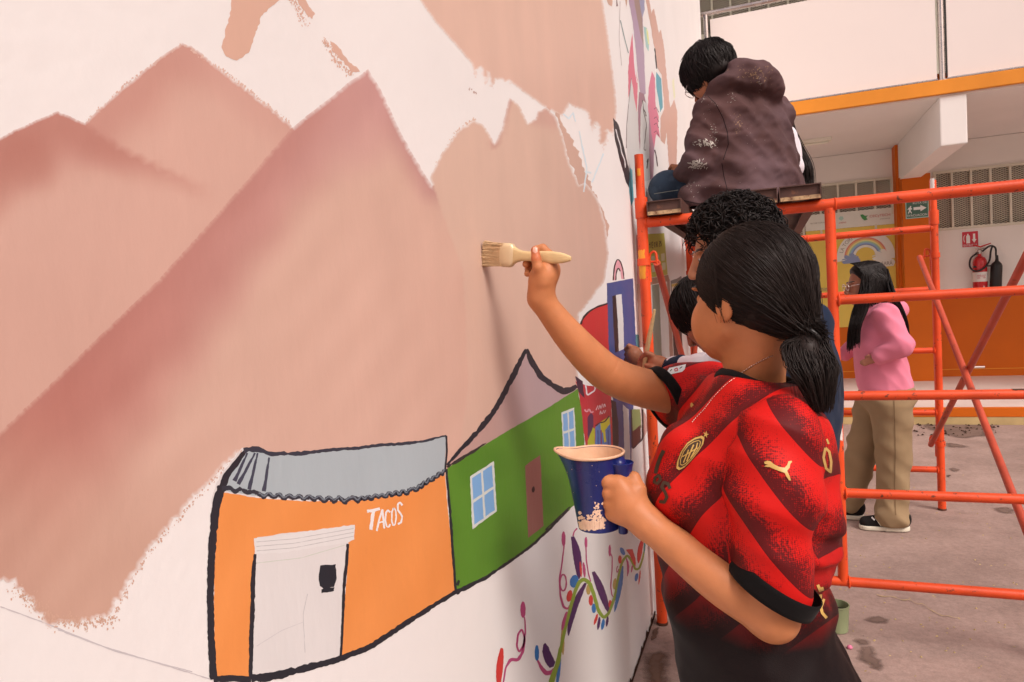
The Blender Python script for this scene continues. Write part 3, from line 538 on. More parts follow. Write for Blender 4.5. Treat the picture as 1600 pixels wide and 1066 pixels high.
petal((1033, 225), (1040, 350), 16, PK, -8); petal((1075, 275), (1066, 325), 12, PK); leaf(oval(1102, 355, 11, 28, 10), BL); petal((1128, 310), (1117, 405), 10, RD); stroke('painted_tendril', v8([(975, 280), (965, 300), (970, 330), (982, 300)]), 1.2, PK, 5, .1)
petal((980+0, 1040), (980, 1041), 2, PK)
# beyond: small coloured marks right of the leg, low on the wall
for a, b, w, c in (((1019, 690), (1020, 660), 5, PU), ((1018, 720), (1022, 700), 5, PK)): stroke('painted_leaf', [a, b], w*.6, c, 4, .1)
# broken plaster along the foot of the wall
r_ = np.random.default_rng(12); zz = np.linspace(1.6, 3.02, 70); hh = .010+.012*r_.random(70)+.02*(r_.random(70) > .85)
V = np.r_[np.c_[np.full(70, .004), zz, np.zeros(70)], np.c_[np.full(70, .003), zz, hh]]
obj('broken_plaster', V, [(i, i+1, 70+i+1, 70+i) for i in range(69)], M['soil'], wall)
# ------------------------------------------------------------------ school building behind the yard
YE0, YW = 7.675, 10.2          # front of the walkway and slab, ground floor wall
XL, XR = -1.5, 9.5
bld = thing('school_building', 'two storey school building with orange trim, covered walkway and balcony behind scaffold', 'building', (2.3, YW, 0))
def B(name, lo, hi, m, bev=0, parent=None): return MB().box(lo, hi, bev).build(name, M[m], parent or bld)
wk = obj('walkway', *(lambda b: (b.v, b.f))(MB().box((XL, YE0+.012, 0), (XR, YW, .163))), M['tile'], kind='structure', origin=(2, YE0, 0))
B2 = lambda n, lo, hi, m, bev=0: MB().box(lo, hi, bev).build(n, M[m], wk)
B2('kerb_face', (XL, YE0, 0), (XR, YE0+.012, .078), 'kerb', .003); B2('kerb_band', (XL, YE0-.004, .078), (XR, YE0+.05, .167), 'orange_wall', .004)
DADO = 1.245
ZW0, ZW1 = 2.045, 2.80         # window band
COLS = (2.16, 6.2)
def wallrun(x0, x1, wx0, wx1):
    B('wall', (x0, YW, .163), (x1, YW+.18, DADO), 'orange_wall'); B('wall', (x0, YW, DADO), (x1, YW+.18, ZW0), 'cream')
    B('wall', (x0, YW, ZW1), (x1, YW+.18, 3.16), 'cream')
    if wx0 > x0: B('wall', (x0, YW, ZW0), (wx0, YW+.18, ZW1), 'cream')
    if wx1 < x1: B('wall', (wx1, YW, ZW0), (x1, YW+.18, ZW1), 'cream')
    B('dado_line', (x0, YW-.006, .25), (x1, YW, .262), 'orange_edge')
    window(wx0, wx1, ZW0, ZW1, YW)
def window(x0, x1, z0, z1, y, pitch=.212, mesh=True):
    f = .032; w = MB()
    w.box((x0, y-.02, z0), (x1, y+.03, z0+f)).box((x0, y-.02, z1-f), (x1, y+.03, z1)).box((x0, y-.02, z0+f), (x0+f, y+.03, z1-f)).box((x1-f, y-.02, z0+f), (x1, y+.03, z1-f))
    wo_ = w.build('window', M['frame_cream'], bld)
    n = max(1, round((x1-x0)/pitch))
    for i in range(1, n): x = x0+(x1-x0)*i/n; MB().box((x-.013, y-.017, z0+f), (x+.013, y+.02, z1-f)).build('bar', M['frame_cream'], wo_)
    for i in range(n):
        a = x0+(x1-x0)*i/n; b = x0+(x1-x0)*(i+1)/n
        MB().box((a+.002, y+.05+.004*(i % 2), z0), (b-.002, y+.054+.004*(i % 2), z1)).build('pane', M['glass_dark'], wo_)
    s = MB(); px_, pz_ = .052, .026; nx = int((x1-x0)/px_)+2; nz = int((z1-z0)/pz_)+1
    def seg(a, b):
        a = np.array(a); b = np.array(b)
        lo, hi = np.array([x0+.01, z0+.01]), np.array([x1-.01, z1-.01]); t0, t1 = 0., 1.; d = b-a
        for k in range(2):
            if abs(d[k]) < 1e-9: continue
            u0, u1 = sorted(((lo[k]-a[k])/d[k], (hi[k]-a[k])/d[k])); t0 = max(t0, u0); t1 = min(t1, u1)
        if t1 <= t0: return
        p, q = a+d*t0, a+d*t1; n_ = np.array([-d[1], d[0]])/np.linalg.norm(d)*.0028
        s.add([(p[0]-n_[0], y+.028, p[1]-n_[1]), (q[0]-n_[0], y+.028, q[1]-n_[1]), (q[0]+n_[0], y+.031, q[1]+n_[1]), (p[0]+n_[0], y+.031, p[1]+n_[1])], [(0, 1, 2, 3)])
    H = z1-z0; W = H*px_/pz_
    for i in range(-int(W/px_)-1, nx): seg((x0+i*px_, z0), (x0+i*px_+W, z1)); seg((x0+i*px_+W, z0), (x0+i*px_, z1))
    s.build('metal_mesh', M['mesh_metal'], wo_, kind='stuff')
    for i in range(0, n, 2):
        a = x0+(x1-x0)*(i+.12)/n; B_ = MB().box((a, y+.058+.002*i, z0+.02), (a+.08, y+.066+.002*i, z1-.02)); B_.build('blind', M['frame_cream'], wo_)
wallrun(XL, COLS[0], .6, 2.13); wallrun(COLS[0], COLS[1], 2.58, 6.1); wallrun(COLS[1], XR, 6.6, 9.3)
for cx in COLS:
    B('column', (cx, 9.78, .163), (cx+.31, YW-.0, 2.74), 'orange_wall', .006)
    B('beam', (cx-.01, YE0+.03, 2.70), (cx+.215, 9.84, 3.165), 'white_wall', .012); B('beam', (cx+.0, 9.84, 2.74), (cx+.31, YW, 3.165), 'white_wall', .004)
    B('column_side_strip', (cx-.035, 9.98, .163), (cx, YW, 3.16), 'orange_wall')
B('ceiling_slab', (XL, YE0+.05, 3.165), (XR, YW+.2, 3.30), 'white_wall')
B('slab_edge', (XL, YE0, 3.185), (XR, YE0+.05, 3.318), 'orange_edge', .006)
B('slab_step', (XL, YE0+.16, 3.30), (XR, YE0+.24, 3.42), 'orange_wall')
# balcony
rl = thing('balcony_railing', 'steel balcony railing with white infill panels above the orange slab edge', 'railing', (2.2, YE0, 3.3))
POSTS = [.035, 2.185, 4.33, 6.47, 8.6]
for x in POSTS:
    p = MB().tube([(x, YE0+.06, 3.318), (x, YE0+.06, 4.37)], .026, 14); smooth_by_angle(p.build('post', M['steel'], rl))
    smooth_by_angle(MB().lathe([(.05, 0), (.05, .008), (.03, .012)], (x, YE0+.06, 3.318), 16).build('base_flange', M['steel'], rl))
smooth_by_angle(MB().tube([(POSTS[0]-.06, YE0+.06, 4.385), (9.4, YE0+.06, 4.385)], .024, 14).build('handrail', M['steel'], rl))
for a, b in zip(POSTS[:-1], POSTS[1:]):
    pn = MB().box((a+.045, YE0+.05, 3.345), (b-.045, YE0+.062, 4.315), .002).build('infill_panel', M['panel'], rl)
    MB().box((a+.040, YE0+.045, 3.332), (b-.040, YE0+.067, 3.345)).build('panel_rail', M['steel'], pn)
    MB().box((a+.030, YE0+.052, 3.36), (a+.042, YE0+.060, 4.30)).build('panel_gasket', M['black'], pn)
MB().box((XL, YW, 3.30), (XR, YW+.18, 3.95)).build('upper_wall', M['cream'], bld); MB().box((XL, YW, 6.2), (XR, YW+.18, 7.4)).build('upper_wall', M['cream'], bld)
window(XL, 3.4, 3.95, 5.02, YW, .24); window(XL, 3.4, 5.02, 6.2, YW, .24); B('upper_wall', (3.4, YW, 3.95), (XR, YW+.18, 6.2), 'cream')
B('roof_slab', (XL, YE0, 7.4), (XR, YW+.2, 7.55), 'white_wall')
B('end_wall', (XL-.2, YE0, 0), (XL, YW+.2, 7.4), 'cream'); B('back_wall', (XL, YW+3.0, 0), (XR, YW+3.1, 7.4), 'cream')
lp = thing('ceiling_lamp', 'white fluorescent tube fixture fixed under the walkway ceiling', 'lamp', (1.15, 8.95, 3.13))
M['lamp_white'] = mat('lamp_white', alb(244, 226, 206), rough=.4, var=.03, bump=0)
MB().box((.55, 8.90, 3.125), (1.31, 9.02, 3.165), .008).build('housing', M['lamp_white'], lp); smooth_by_angle(MB().tube([(.58, 8.96, 3.113), (1.28, 8.96, 3.113)], .014, 10).build('tube', M['lamp_white'], lp))

# letters as real thin meshes
_fc = {}
def text_mesh(txt):
    if txt not in _fc:
        cu = bpy.data.curves.new('t', 'FONT'); cu.body = txt; cu.resolution_u = 3; o = bpy.data.objects.new('t', cu); C.objects.link(o)
        dg = bpy.context.evaluated_depsgraph_get(); me = o.evaluated_get(dg).to_mesh()
        v = np.array([x.co[:] for x in me.vertices]) if len(me.vertices) else np.zeros((0, 3)); f = [list(p.vertices) for p in me.polygons]
        o.evaluated_get(dg).to_mesh_clear(); bpy.data.objects.remove(o); bpy.data.curves.remove(cu)
        if len(v): v[:, 0] -= v[:, 0].min()
        _fc[txt] = (v, f)
    return _fc[txt]
def letters(name, txt, x0, x1, z0, z1, y, m, parent, arc=None):
    v, f = text_mesh(txt); v = v.copy(); w = v[:, 0].max(); h = v[:, 1].max()-min(0, v[:, 1].min()); a = v[:, 0]/w; b = (v[:, 1]-min(0, v[:, 1].min()))/h
    if arc:
        cx, cz, r, t0, t1 = arc; t = t0+(t1-t0)*a; rr = r+b*(z1-z0); P3 = np.c_[cx+rr*np.cos(t), np.full(len(v), y), cz+rr*np.sin(t)]
    else: P3 = np.c_[x0+(x1-x0)*a, np.full(len(v), y), z0+(z1-z0)*b]
    return obj(name, P3, f, M[m], parent)
for n, c in (('yellow_vinyl', (236, 194, 84)), ('banner_white', (236, 222, 206)), ('ink_green', (78, 150, 84)), ('ink_red', (206, 92, 84)), ('ink_grey', (150, 136, 120)), ('ink_blue', (140, 146, 176)), ('r_red', (226, 130, 110)), ('r_orange', (236, 176, 110)), ('r_yellow', (240, 216, 140)), ('r_green', (170, 196, 160)), ('r_blue', (150, 176, 202)), ('sign_red', (206, 44, 60)), ('sign_white', (244, 228, 220)), ('sign_green', (74, 106, 88)), ('mint', (180, 206, 190))):
    M[n] = mat(n, alb(*c), rough=.5, var=.05, vscale=5, bump=.08, bscale=15)
# yellow banner
bn = thing('yellow_banner', 'yellow vinyl banner with a rainbow and white logo strip hung on wall', 'banner', (1.6, YW-.02, .85))
def sheet(name, x0, x1, z0, z1, y, m, parent, amp=.006, n=24):
    v = []; f = []
    for j in range(n+1):
        for i in range(n+1):
            x = x0+(x1-x0)*i/n; z = z0+(z1-z0)*j/n; v.append((x, y+amp*math.sin(x*9+z*3)*math.sin(z*5+1), z))
    for j in range(n):
        for i in range(n): k = j*(n+1)+i; f.append((k, k+1, k+n+2, k+n+1))
    k = len(v); v += [(a, b+.004, c) for a, b, c in v]; f += [tuple(q+k for q in t)[::-1] for t in f]
    return obj(name, v, f, M[m], parent, True)
sheet('banner_sheet', 1.06, 2.155, .86, 2.185, YW-.020, 'yellow_vinyl', bn); sheet('logo_strip', 1.06, 2.155, 2.187, 2.40, YW-.020, 'banner_white', bn)
yb = YW-.0285
letters('logo_text', 'CECyTECH', 1.84, 2.08, 2.285, 2.325, yb, 'ink_red', bn); letters('logo_text', 'CHIHUAHUA', 1.96, 2.08, 2.255, 2.27, yb, 'ink_grey', bn)
def blob2(name, pts, y, m, parent, th=.002):
    V, Fc = cdt(np.array(pts, float)); P3 = np.c_[V[:, 0], np.full(len(V), y), V[:, 1]]; return obj(name, P3, Fc, M[m], parent)
blob2('logo_mark', [(1.73, 2.34), (1.76, 2.345), (1.785, 2.32), (1.82, 2.325), (1.80, 2.30), (1.815, 2.27), (1.78, 2.262), (1.755, 2.285), (1.74, 2.315)], yb, 'ink_green', bn)
blob2('logo_mark', [(1.47, 2.315), (1.49, 2.345), (1.52, 2.34), (1.53, 2.31), (1.50, 2.285)], yb, 'mint', bn); letters('logo_text', 'GOBIERNO', 1.47, 1.56, 2.25, 2.268, yb, 'ink_red', bn); letters('logo_text', 'SECRETARIA', 1.12, 1.30, 2.275, 2.292, yb, 'ink_grey', bn)
RC = (1.775, 1.79)
def ring(name, r0, r1, m, y, t0=.02, t1=math.pi-.02, c=RC):
    n = 28; v = []; f = []
    for i in range(n+1):
        t = t0+(t1-t0)*i/n; v += [(c[0]+r0*math.cos(t), y, c[1]+r0*math.sin(t)), (c[0]+r1*math.cos(t), y, c[1]+r1*math.sin(t))]
    f = [(2*i, 2*i+2, 2*i+3, 2*i+1) for i in range(n)]; return obj(name, v, f, M[m], bn)
ring('rainbow_edge', .12, .345, 'banner_white', yb+.0005, -.15, math.pi+.15)
for i, m_ in enumerate(('ink_blue', 'r_blue', 'r_green', 'r_yellow', 'r_orange', 'r_red')): ring('rainbow_stripe', .15+.017*i, .167+.017*i, m_, yb-.001)
def cloud(cx, cz, s, m):
    pts = []
    for k, (dx, dz, r) in enumerate([(-.075, -.005, .04), (-.04, .035, .045), (.01, .05, .045), (.055, .025, .042), (.08, -.01, .035)]):
        for t in np.linspace(math.pi*1.05-k*.5, .6-k*.35, 7): pts.append((cx+s*(dx+r*math.cos(t)), cz+s*(dz+r*math.sin(t))))
    pts += [(cx+s*.09, cz-s*.04), (cx-s*.09, cz-s*.04)]; c_ = np.array(pts).mean(0); pts.sort(key=lambda p: math.atan2(p[1]-c_[1], p[0]-c_[0]))
    blob2('cloud', pts, yb-.002, m, bn)
cloud(1.60, 1.75, 1.0, 'ink_blue'); cloud(1.97, 1.77, 1.05, 'banner_white')
letters('banner_text', 'LA TORMENTA', 0, 1, 0, .045, yb-.001, 'ink_grey', bn, arc=(RC[0], RC[1], .275, 2.9, 1.45)); letters('banner_text', 'PASARÁ', 1.90, 2.09, 1.655, 1.715, yb-.003, 'ink_grey', bn)
blob2('text_cloud', [(1.86, 1.66), (1.9, 1.63), (2.1, 1.64), (2.12, 1.69), (2.1, 1.73), (1.9, 1.735)], yb+.0002, 'banner_white', bn)
letters('banner_text', 'ánimo', 1.19, 1.36, 1.36, 1.42, yb, 'ink_grey', bn); letters('banner_text', 'todo', 1.62, 1.73, 1.09, 1.13, yb, 'ink_grey', bn)
# signs
sg = thing('evacuation_sign', 'green evacuation route sign with arrow and running man on orange column', 'sign', (2.31, 9.775, 2.22))
MB().box((2.19, 9.768, 2.20), (2.44, 9.778, 2.42), .001).build('plate', M['mint'], sg); MB().box((2.20, 9.764, 2.21), (2.43, 9.768, 2.41)).build('field', M['sign_green'], sg)
blob2('arrow', [(2.275, 2.30), (2.35, 2.30), (2.35, 2.278), (2.415, 2.317), (2.35, 2.356), (2.35, 2.335), (2.275, 2.335)], 9.7625, 'sign_white', sg)
blob2('running_man', [(2.235, 2.352), (2.247, 2.357), (2.252, 2.345), (2.246, 2.338), (2.262, 2.315), (2.252, 2.308), (2.246, 2.318), (2.244, 2.295), (2.258, 2.265), (2.249, 2.26), (2.235, 2.288), (2.222, 2.262), (2.212, 2.266), (2.226, 2.30), (2.224, 2.318), (2.214, 2.305), (2.208, 2.312), (2.226, 2.338), (2.236, 2.34)], 9.7625, 'sign_white', sg)
letters('sign_text', 'EVACUACION', 2.208, 2.42, 2.222, 2.25, 9.7625, 'sign_white', sg); letters('sign_text', 'RUTA DE', 2.27, 2.42, 2.372, 2.396, 9.7625, 'sign_white', sg)
sx = thing('extinguisher_sign', 'red and white fire extinguisher sign on cream wall', 'sign', (2.97, YW-.004, 1.8))
MB().box((2.868, YW-.008, 1.798), (3.067, YW, 2.018), .001).build('plate', M['sign_white'], sx); MB().box((2.882, YW-.012, 1.812), (3.053, YW-.008, 2.004)).build('field', M['sign_red'], sx)
ys_ = YW-.0135
blob2('extinguisher_mark', [(2.925, 1.858), (2.965, 1.858), (2.965, 1.945), (2.957, 1.96), (2.951, 1.962), (2.951, 1.978), (2.936, 1.978), (2.936, 1.962), (2.93, 1.957), (2.925, 1.945)], ys_, 'sign_white', sx)
blob2('arrow', [(2.998, 1.975), (3.022, 1.975), (3.022, 1.905), (3.036, 1.905), (3.010, 1.86), (2.984, 1.905), (2.998, 1.905)], ys_, 'sign_white', sx); letters('sign_text', 'EXTINTOR', 2.895, 3.043, 1.82, 1.845, ys_, 'sign_white', sx)
v_ = []; 
hose = [(2.912, YW-.0135, 1.965), (2.90, YW-.0135, 1.945), (2.897, YW-.0135, 1.91), (2.906, YW-.0135, 1.875)]; MB().tube(hose, .004, 6).build('hose_mark', M['sign_white'], sx)
# fire extinguisher
M['ext_red'] = mat('extinguisher_red', alb(204, 36, 40), rough=.25, var=.06, bump=.03, spec=.6); M['ext_label'] = mat('extinguisher_label', alb(238, 222, 212), rough=.4, var=.05, bump=0)
fx = thing('fire_extinguisher', 'red fire extinguisher with black hose and discharge horn hung on wall', 'extinguisher', (3.04, YW-.09, 1.235))
ex, ey = 3.045, YW-.09
smooth_by_angle(MB().lathe([(.0, 0), (.066, .002), (.076, .012), (.078, .03), (.078, .36), (.072, .40), (.055, .43), (.032, .447), (.022, .452), (.022, .475)], (ex, ey, 1.235), 28).build('cylinder', M['ext_red'], fx), 40)
smooth_by_angle(MB().lathe([(.0786, .13), (.0792, .132), (.0792, .248), (.0786, .25)], (ex, ey, 1.235), 28).build('label_wrap', M['ext_label'], fx))
for k in range(3): letters('label_text', ('CO2', 'POLVO', 'USO')[k], ex-.05+.03*k, ex-.02+.03*k, 1.405+.02*(k % 2), 1.45, ey-.0797, 'sign_red', fx)
blob2('label_mark', [(ex+.0, 1.25), (ex+.035, 1.25), (ex+.018, 1.32)], ey-.0797, 'sign_white', fx)
smooth_by_angle(MB().lathe([(.02, 0), (.026, .004), (.026, .05), (.014, .06)], (ex, ey, 1.71), 14).build('valve', M['steel'], fx))
MB().tube([(ex-.05, ey-.005, 1.775), (ex, ey, 1.775), (ex+.11, ey-.01, 1.79)], [.008, .011, .006], 8).build('carry_handle', M['steel'], fx); MB().tube([(ex-.06, ey, 1.83), (ex+.01, ey, 1.80), (ex+.12, ey-.01, 1.835)], [.012, .01, .006], 8).build('lever', M['ext_red'], fx)
hp = [(ex+.02, ey-.03, 1.74), (ex+.10, ey-.05, 1.80), (ex+.155, ey-.05, 1.77), (ex+.16, ey-.05, 1.68), (ex+.165, ey-.05, 1.60)]
h2 = [(ex-.03, ey-.03, 1.73), (ex-.11, ey-.06, 1.66), (ex-.125, ey-.08, 1.56), (ex-.07, ey-.09, 1.50), (ex+.02, ey-.09, 1.53), (ex+.08, ey-.085, 1.62), (ex+.10, ey-.07, 1.73), (ex+.125, ey-.05, 1.80)]
def spline(pts, n=8):
    P3 = np.array(pts, float); out = []
    Q = np.vstack([2*P3[0]-P3[1], P3, 2*P3[-1]-P3[-2]])
    for i in range(1, len(Q)-2):
        for k in range(n):
            t = k/n; a, b, c, d = Q[i-1], Q[i], Q[i+1], Q[i+2]
            out.append(.5*((2*b)+(-a+c)*t+(2*a-5*b+4*c-d)*t*t+(-a+3*b-3*c+d)*t**3))
    out.append(P3[-1]); return np.array(out)
smooth_by_angle(MB().tube(spline(h2), .011, 8).build('hose', M['black'], fx)); smooth_by_angle(MB().tube(spline(hp), .011, 8).build('hose', M['black'], fx))
smooth_by_angle(MB().lathe([(.013, 0), (.02, -.07), (.05, -.10), (.062, -.13), (.064, -.40), (.06, -.41), (.0, -.41)], (ex+.172, ey-.045, 1.68), 20, (.06, 0, 1)).build('discharge_horn', M['black'], fx), 40)
MB().box((ex-.079, ey-.06, 1.545), (ex+.10, ey-.03, 1.565)).build('hose_clip', M['black'], fx); MB().box((ex-.03, ey+.06, 1.70), (ex+.03, YW, 1.74)).build('wall_bracket', M['steel'], fx)

# ------------------------------------------------------------------ scaffold
M['scaf'] = mat('orange_scaffold_paint', alb(232, 74, 26), rough=.45, var=.20, vscale=7, bump=.35, bscale=120, col2=alb(120, 52, 30), c2scale=34, c2lo=.61, c2hi=.67, spec=.5)
M['scaf_dk'] = mat('worn_brace_paint', alb(196, 72, 46), rough=.5, var=.2, vscale=9, bump=.4, bscale=120, col2=alb(96, 44, 30), c2scale=16, c2lo=.6, c2hi=.7)
M['scaf_new'] = mat('fresh_paint_splash', alb(244, 150, 40), rough=.45, var=.1, bump=.2); M['chip'] = mat('paint_chip_white', alb(236, 214, 204), rough=.7, var=.1, bump=.2); M['rust'] = mat('rust', alb(92, 52, 36), rough=.9, var=.3, vscale=40, bump=.6)
sc = thing('scaffold', 'orange tubular scaffold frame bay with cross braces standing beside the wall', 'scaffold', (.77, 3.86, 0))
R1, R2 = .0225, .0195
def frame(Y):
    fr = None
    for i, x in enumerate((.045, 1.49)):
        b = MB().tube([(x, Y, .0), (x, Y, 1.755)], R1, 16); leg = smooth_by_angle(b.build('leg', M['scaf'], sc))
        smooth_by_angle(MB().tube([(x, Y, 1.755), (x, Y, 1.84)], R1+.0045, 16).build('sleeve', M['scaf'], leg)); smooth_by_angle(MB().tube([(x, Y, 1.84), (x, Y, 2.02)], R1-.004, 14).build('coupling_pin', M['scaf'], leg))
        smooth_by_angle(MB().lathe([(R1+.001, 0), (R1+.003, .004), (R1+.001, .012)], (x, Y, 0), 14).build('foot', M['rust'], leg))
        for zl in (1.555, .40):
            l = MB().tube([(x, Y, zl), (x, Y, zl+.03)], R1+.005, 14); l.tube([(x+.02, Y+.02, zl+.015), (x+.06*(1 if i == 0 else -1), Y+.02, zl+.015)], .005, 8)
            loop = [(x+(.02+.0)*(1 if i == 0 else -1), Y+.02, zl-.07), (x+.02*(1 if i == 0 else -1), Y+.02, zl+.03), (x+.032*(1 if i == 0 else -1), Y+.02, zl+.055), (x+.048*(1 if i == 0 else -1), Y+.02, zl+.05), (x+.052*(1 if i == 0 else -1), Y+.02, zl-.0)]
            l.tube(spline(loop, 5), .0055, 8); smooth_by_angle(l.build('brace_lock', M['scaf'], leg))
    smooth_by_angle(MB().tube([(.765, Y, .255), (.765, Y, 1.72)], R2, 14).build('ladder_post', M['scaf'], sc))
    smooth_by_angle(MB().tube([(.05, Y, 1.735), (1.485, Y, 1.735)], R1-.0005, 16).build('rail', M['scaf'], sc)); smooth_by_angle(MB().tube([(.05, Y, .252), (1.485, Y, .252)], R2-.0005, 14).build('rail', M['scaf'], sc))
    for z in (1.365, .992, .608): smooth_by_angle(MB().tube([(.77, Y, z), (1.485, Y, z)], R2-.001, 14).build('rung', M['scaf'], sc))
    for x in (.765, 1.49, .045):
        for z in (1.735, 1.365, .992, .608, .252):
            if x < .1 and z not in (1.735, .252): continue
            smooth_by_angle(MB().lathe([(R1+.0, -.004), (R1+.004, 0), (R1, .004)], (x+(.02 if x < 1 else -.02), Y, z), 12, (1, 0, 0)).build('weld', M['scaf'], sc))
YN, YF = 2.92, 4.80
frame(YN); frame(YF)
for x, s in ((.095, 1), (1.435, -1)):
    bA = MB().tube([(x, YN+.02, 1.565), (x, YF-.02, .41)], .0155, 12); bB = MB().tube([(x+.03*s, YN+.02, .41), (x+.03*s, YF-.02, 1.565)], .0155, 12)
    b1 = smooth_by_angle(bA.build('cross_brace', M['scaf_dk'], sc)); b2 = smooth_by_angle(bB.build('cross_brace', M['scaf_dk'], sc))
    MB().tube([(x-.03, (YN+YF)/2, .9875), (x+.06, (YN+YF)/2, .9875)], .006, 8).build('pivot_bolt', M['steel'], b1)
def wrap_patch(name, x, y, z, h, a0, a1, r, m, axis='z', seed=0):
    rr = np.random.default_rng(seed); n = 14; k = 10; v = []
    for i in range(n+1):
        t = i/n
        for j in range(k+1):
            s = j/k; wob = 0 if 0 < i < n else rr.uniform(-.12, .12)
            a = a0+(a1-a0)*(s+((rr.uniform(-.06, .06)) if j in (0, k) else 0)); q = (t+wob*.3)*h
            v.append((x+r*math.cos(a), y+r*math.sin(a), z+q) if axis == 'z' else (x+q, y+r*math.cos(a), z+r*math.sin(a)))
    f = [(i*(k+1)+j, i*(k+1)+j+1, (i+1)*(k+1)+j+1, (i+1)*(k+1)+j) for i in range(n) for j in range(k)]
    return obj(name, v, f, M[m], sc, True)
wrap_patch('paint_splash', .045, YN, 1.50, .12, -2.9, -1.2, R1+.0007, 'scaf_new', seed=1); wrap_patch('paint_splash', .045, YN, 1.93, .03, -1.9, -1.2, R1-.0030, 'scaf_new', seed=2)
wrap_patch('paint_chip', 1.49, YF, 1.96, .07, -2.6, -1.3, R1-.0030, 'chip', seed=3); wrap_patch('paint_chip', 1.20, YF, 1.735, .06, -2.0, -.9, R1+.0006, 'chip', 'x', seed=4); wrap_patch('paint_chip', 1.12, YF, 1.735, .04, -1.6, -1.2, R1+.0006, 'chip', 'x', seed=5)
wrap_patch('paint_chip', .765, YN, .82, .10, -1.6, -.7, R2+.0006, 'chip', seed=6); wrap_patch('rust_patch', 1.34, YN, .992, .06, 1.0, 2.2, R2+.0002, 'rust', 'x', seed=7); wrap_patch('rust_patch', .93, YN, 1.365, .02, -2.2, 1.2, R2+.0002, 'rust', 'x', seed=8)
# steel channel planks resting on the top rails
M['plank'] = mat('rusty_steel_plank', alb(84, 52, 44), rough=.6, var=.25, vscale=10, bump=.4, bscale=70, col2=alb(140, 84, 56), c2scale=12, c2lo=.6, c2hi=.72); M['plank_lip'] = mat('worn_plank_lip', alb(190, 150, 110), rough=.5, var=.3, vscale=20, bump=.3, col2=alb(110, 62, 40), c2scale=18, c2lo=.5, c2hi=.6)
zt = 1.7575
def plank(x0, x1, label, skew=0.0, lipm='plank_lip'):
    t = thing('scaffold_plank', label, 'plank', ((x0+x1)/2, 3.8, zt), group='steel planks laid across the scaffold')
    y0, y1 = YN-.05, YF+.25; h = .058
    b = MB(); b.box((x0, y0, zt+h-.004), (x1, y1, zt+h)); b.box((x0, y0, zt+.004), (x0+.004, y1, zt+h-.004)); b.box((x1-.004, y0, zt+.004), (x1, y1, zt+h-.004)); b.build('deck', M['plank'], t)
    MB().box((x0, y0-.001, zt), (x0+.045, y1, zt+.004)).build('bottom_lip', M['plank'], t); MB().box((x1-.045, y0-.001, zt), (x1, y1, zt+.004)).build('bottom_lip', M['plank'], t)
    MB().box((x0+.004, y0+.012, zt+.004), (x1-.004, y0+.016, zt+h-.004)).build('end_plate', M['plank'], t); MB().box((x0+.004, y0-.006, zt), (x1-.004, y0+.014, zt+.0145)).build('end_lip', M[lipm], t)
    return t
plank(.075, .215, 'rusty steel scaffold plank nearest the mural wall'); plank(.415, .580, 'brown steel scaffold plank under the person in brown jacket'); plank(.585, .735, 'brown steel scaffold plank beside the inner ladder post')
# loose dirt by the kerb, and the painted line of rubble
r_ = np.random.default_rng(4); b = MB()
for _ in range(110):
    c = PZ(r_.uniform(1425, 1560), r_.uniform(655, 682)); s = r_.uniform(.004, .018); q = r_.normal(0, 1, (6, 3))*s*.5; q[:, 2] = np.abs(q[:, 2])*.6
    b.add(np.array([c[0], c[1], .004])+np.array([(s, 0, 0), (0, s, 0), (-s, 0, 0), (0, -s, 0), (0, 0, s*.8), (0, 0, 0)])+q*.3, [(0, 1, 4), (1, 2, 4), (2, 3, 4), (3, 0, 4)])
o = b.build('loose_dirt', M['soil'], None, kind='stuff'); tag(o, 'loose dark dirt and crumbs along the foot of the kerb', 'dirt')
r_ = np.random.default_rng(9); b = MB()
for _ in range(300):
    c = PZ(r_.uniform(1040, 1600), r_.uniform(700, 1060)); s = r_.uniform(.002, .006)
    b.add(np.array([c[0], c[1], .001])+np.array([(s, 0, 0), (0, s, 0), (-s, 0, 0), (0, -s, 0), (s*.2, 0, s*.8)])+r_.normal(0, s*.2, (5, 3)), [(0, 1, 4), (1, 2, 4), (2, 3, 4), (3, 0, 4)])
o = b.build('scattered_grit', M['kerb'], None, kind='stuff'); tag(o, 'pale grit and paint crumbs scattered over the concrete ground', 'grit')
# paint tub standing behind the red jersey
M['tub'] = mat('pale_green_tub', alb(150, 152, 112), rough=.45, var=.12, bump=.15)
c = PZ(1309, 985); tb = thing('paint_tub', 'small pale green plastic paint tub on concrete ground', 'tub', (c[0], c[1], 0))
smooth_by_angle(MB().lathe([(.0, .0), (.036, .0), (.040, .004), (.047, .105), (.049, .107), (.049, .112), (.045, .112), (.0385, .02), (.0, .018)], (c[0], c[1], 0), 28).build('cup', M['tub'], tb), 40)
MB().lathe([(.0, .08), (.0435, .081), (.0, .082)], (c[0], c[1], 0), 24).build('paint_surface', M['black'], tb)
bh = thing('thin_paintbrush', 'thin dark paintbrush standing in the pale green tub', 'paintbrush', (c[0], c[1], .02))
q = PY(1290, 905, c[1]); smooth_by_angle(MB().tube([(c[0]-.01, c[1], .025), (c[0]-.025, c[1], .13), tuple(q)], [.007, .007, .004], 8).build('handle', M['black'], bh))
c = PZ(1328, 1014); M['pink_bit'] = mat('pink_crumb', alb(230, 120, 150), rough=.6, var=.1)
tag(smooth_by_angle(MB().lathe([(.0, 0), (.009, .002), (.011, .007), (.007, .013), (0, .015)], (c[0], c[1], 0), 9).build('pink_crumb', M['pink_bit'], None), 80), 'small bright pink crumb lying on the ground', 'crumb')
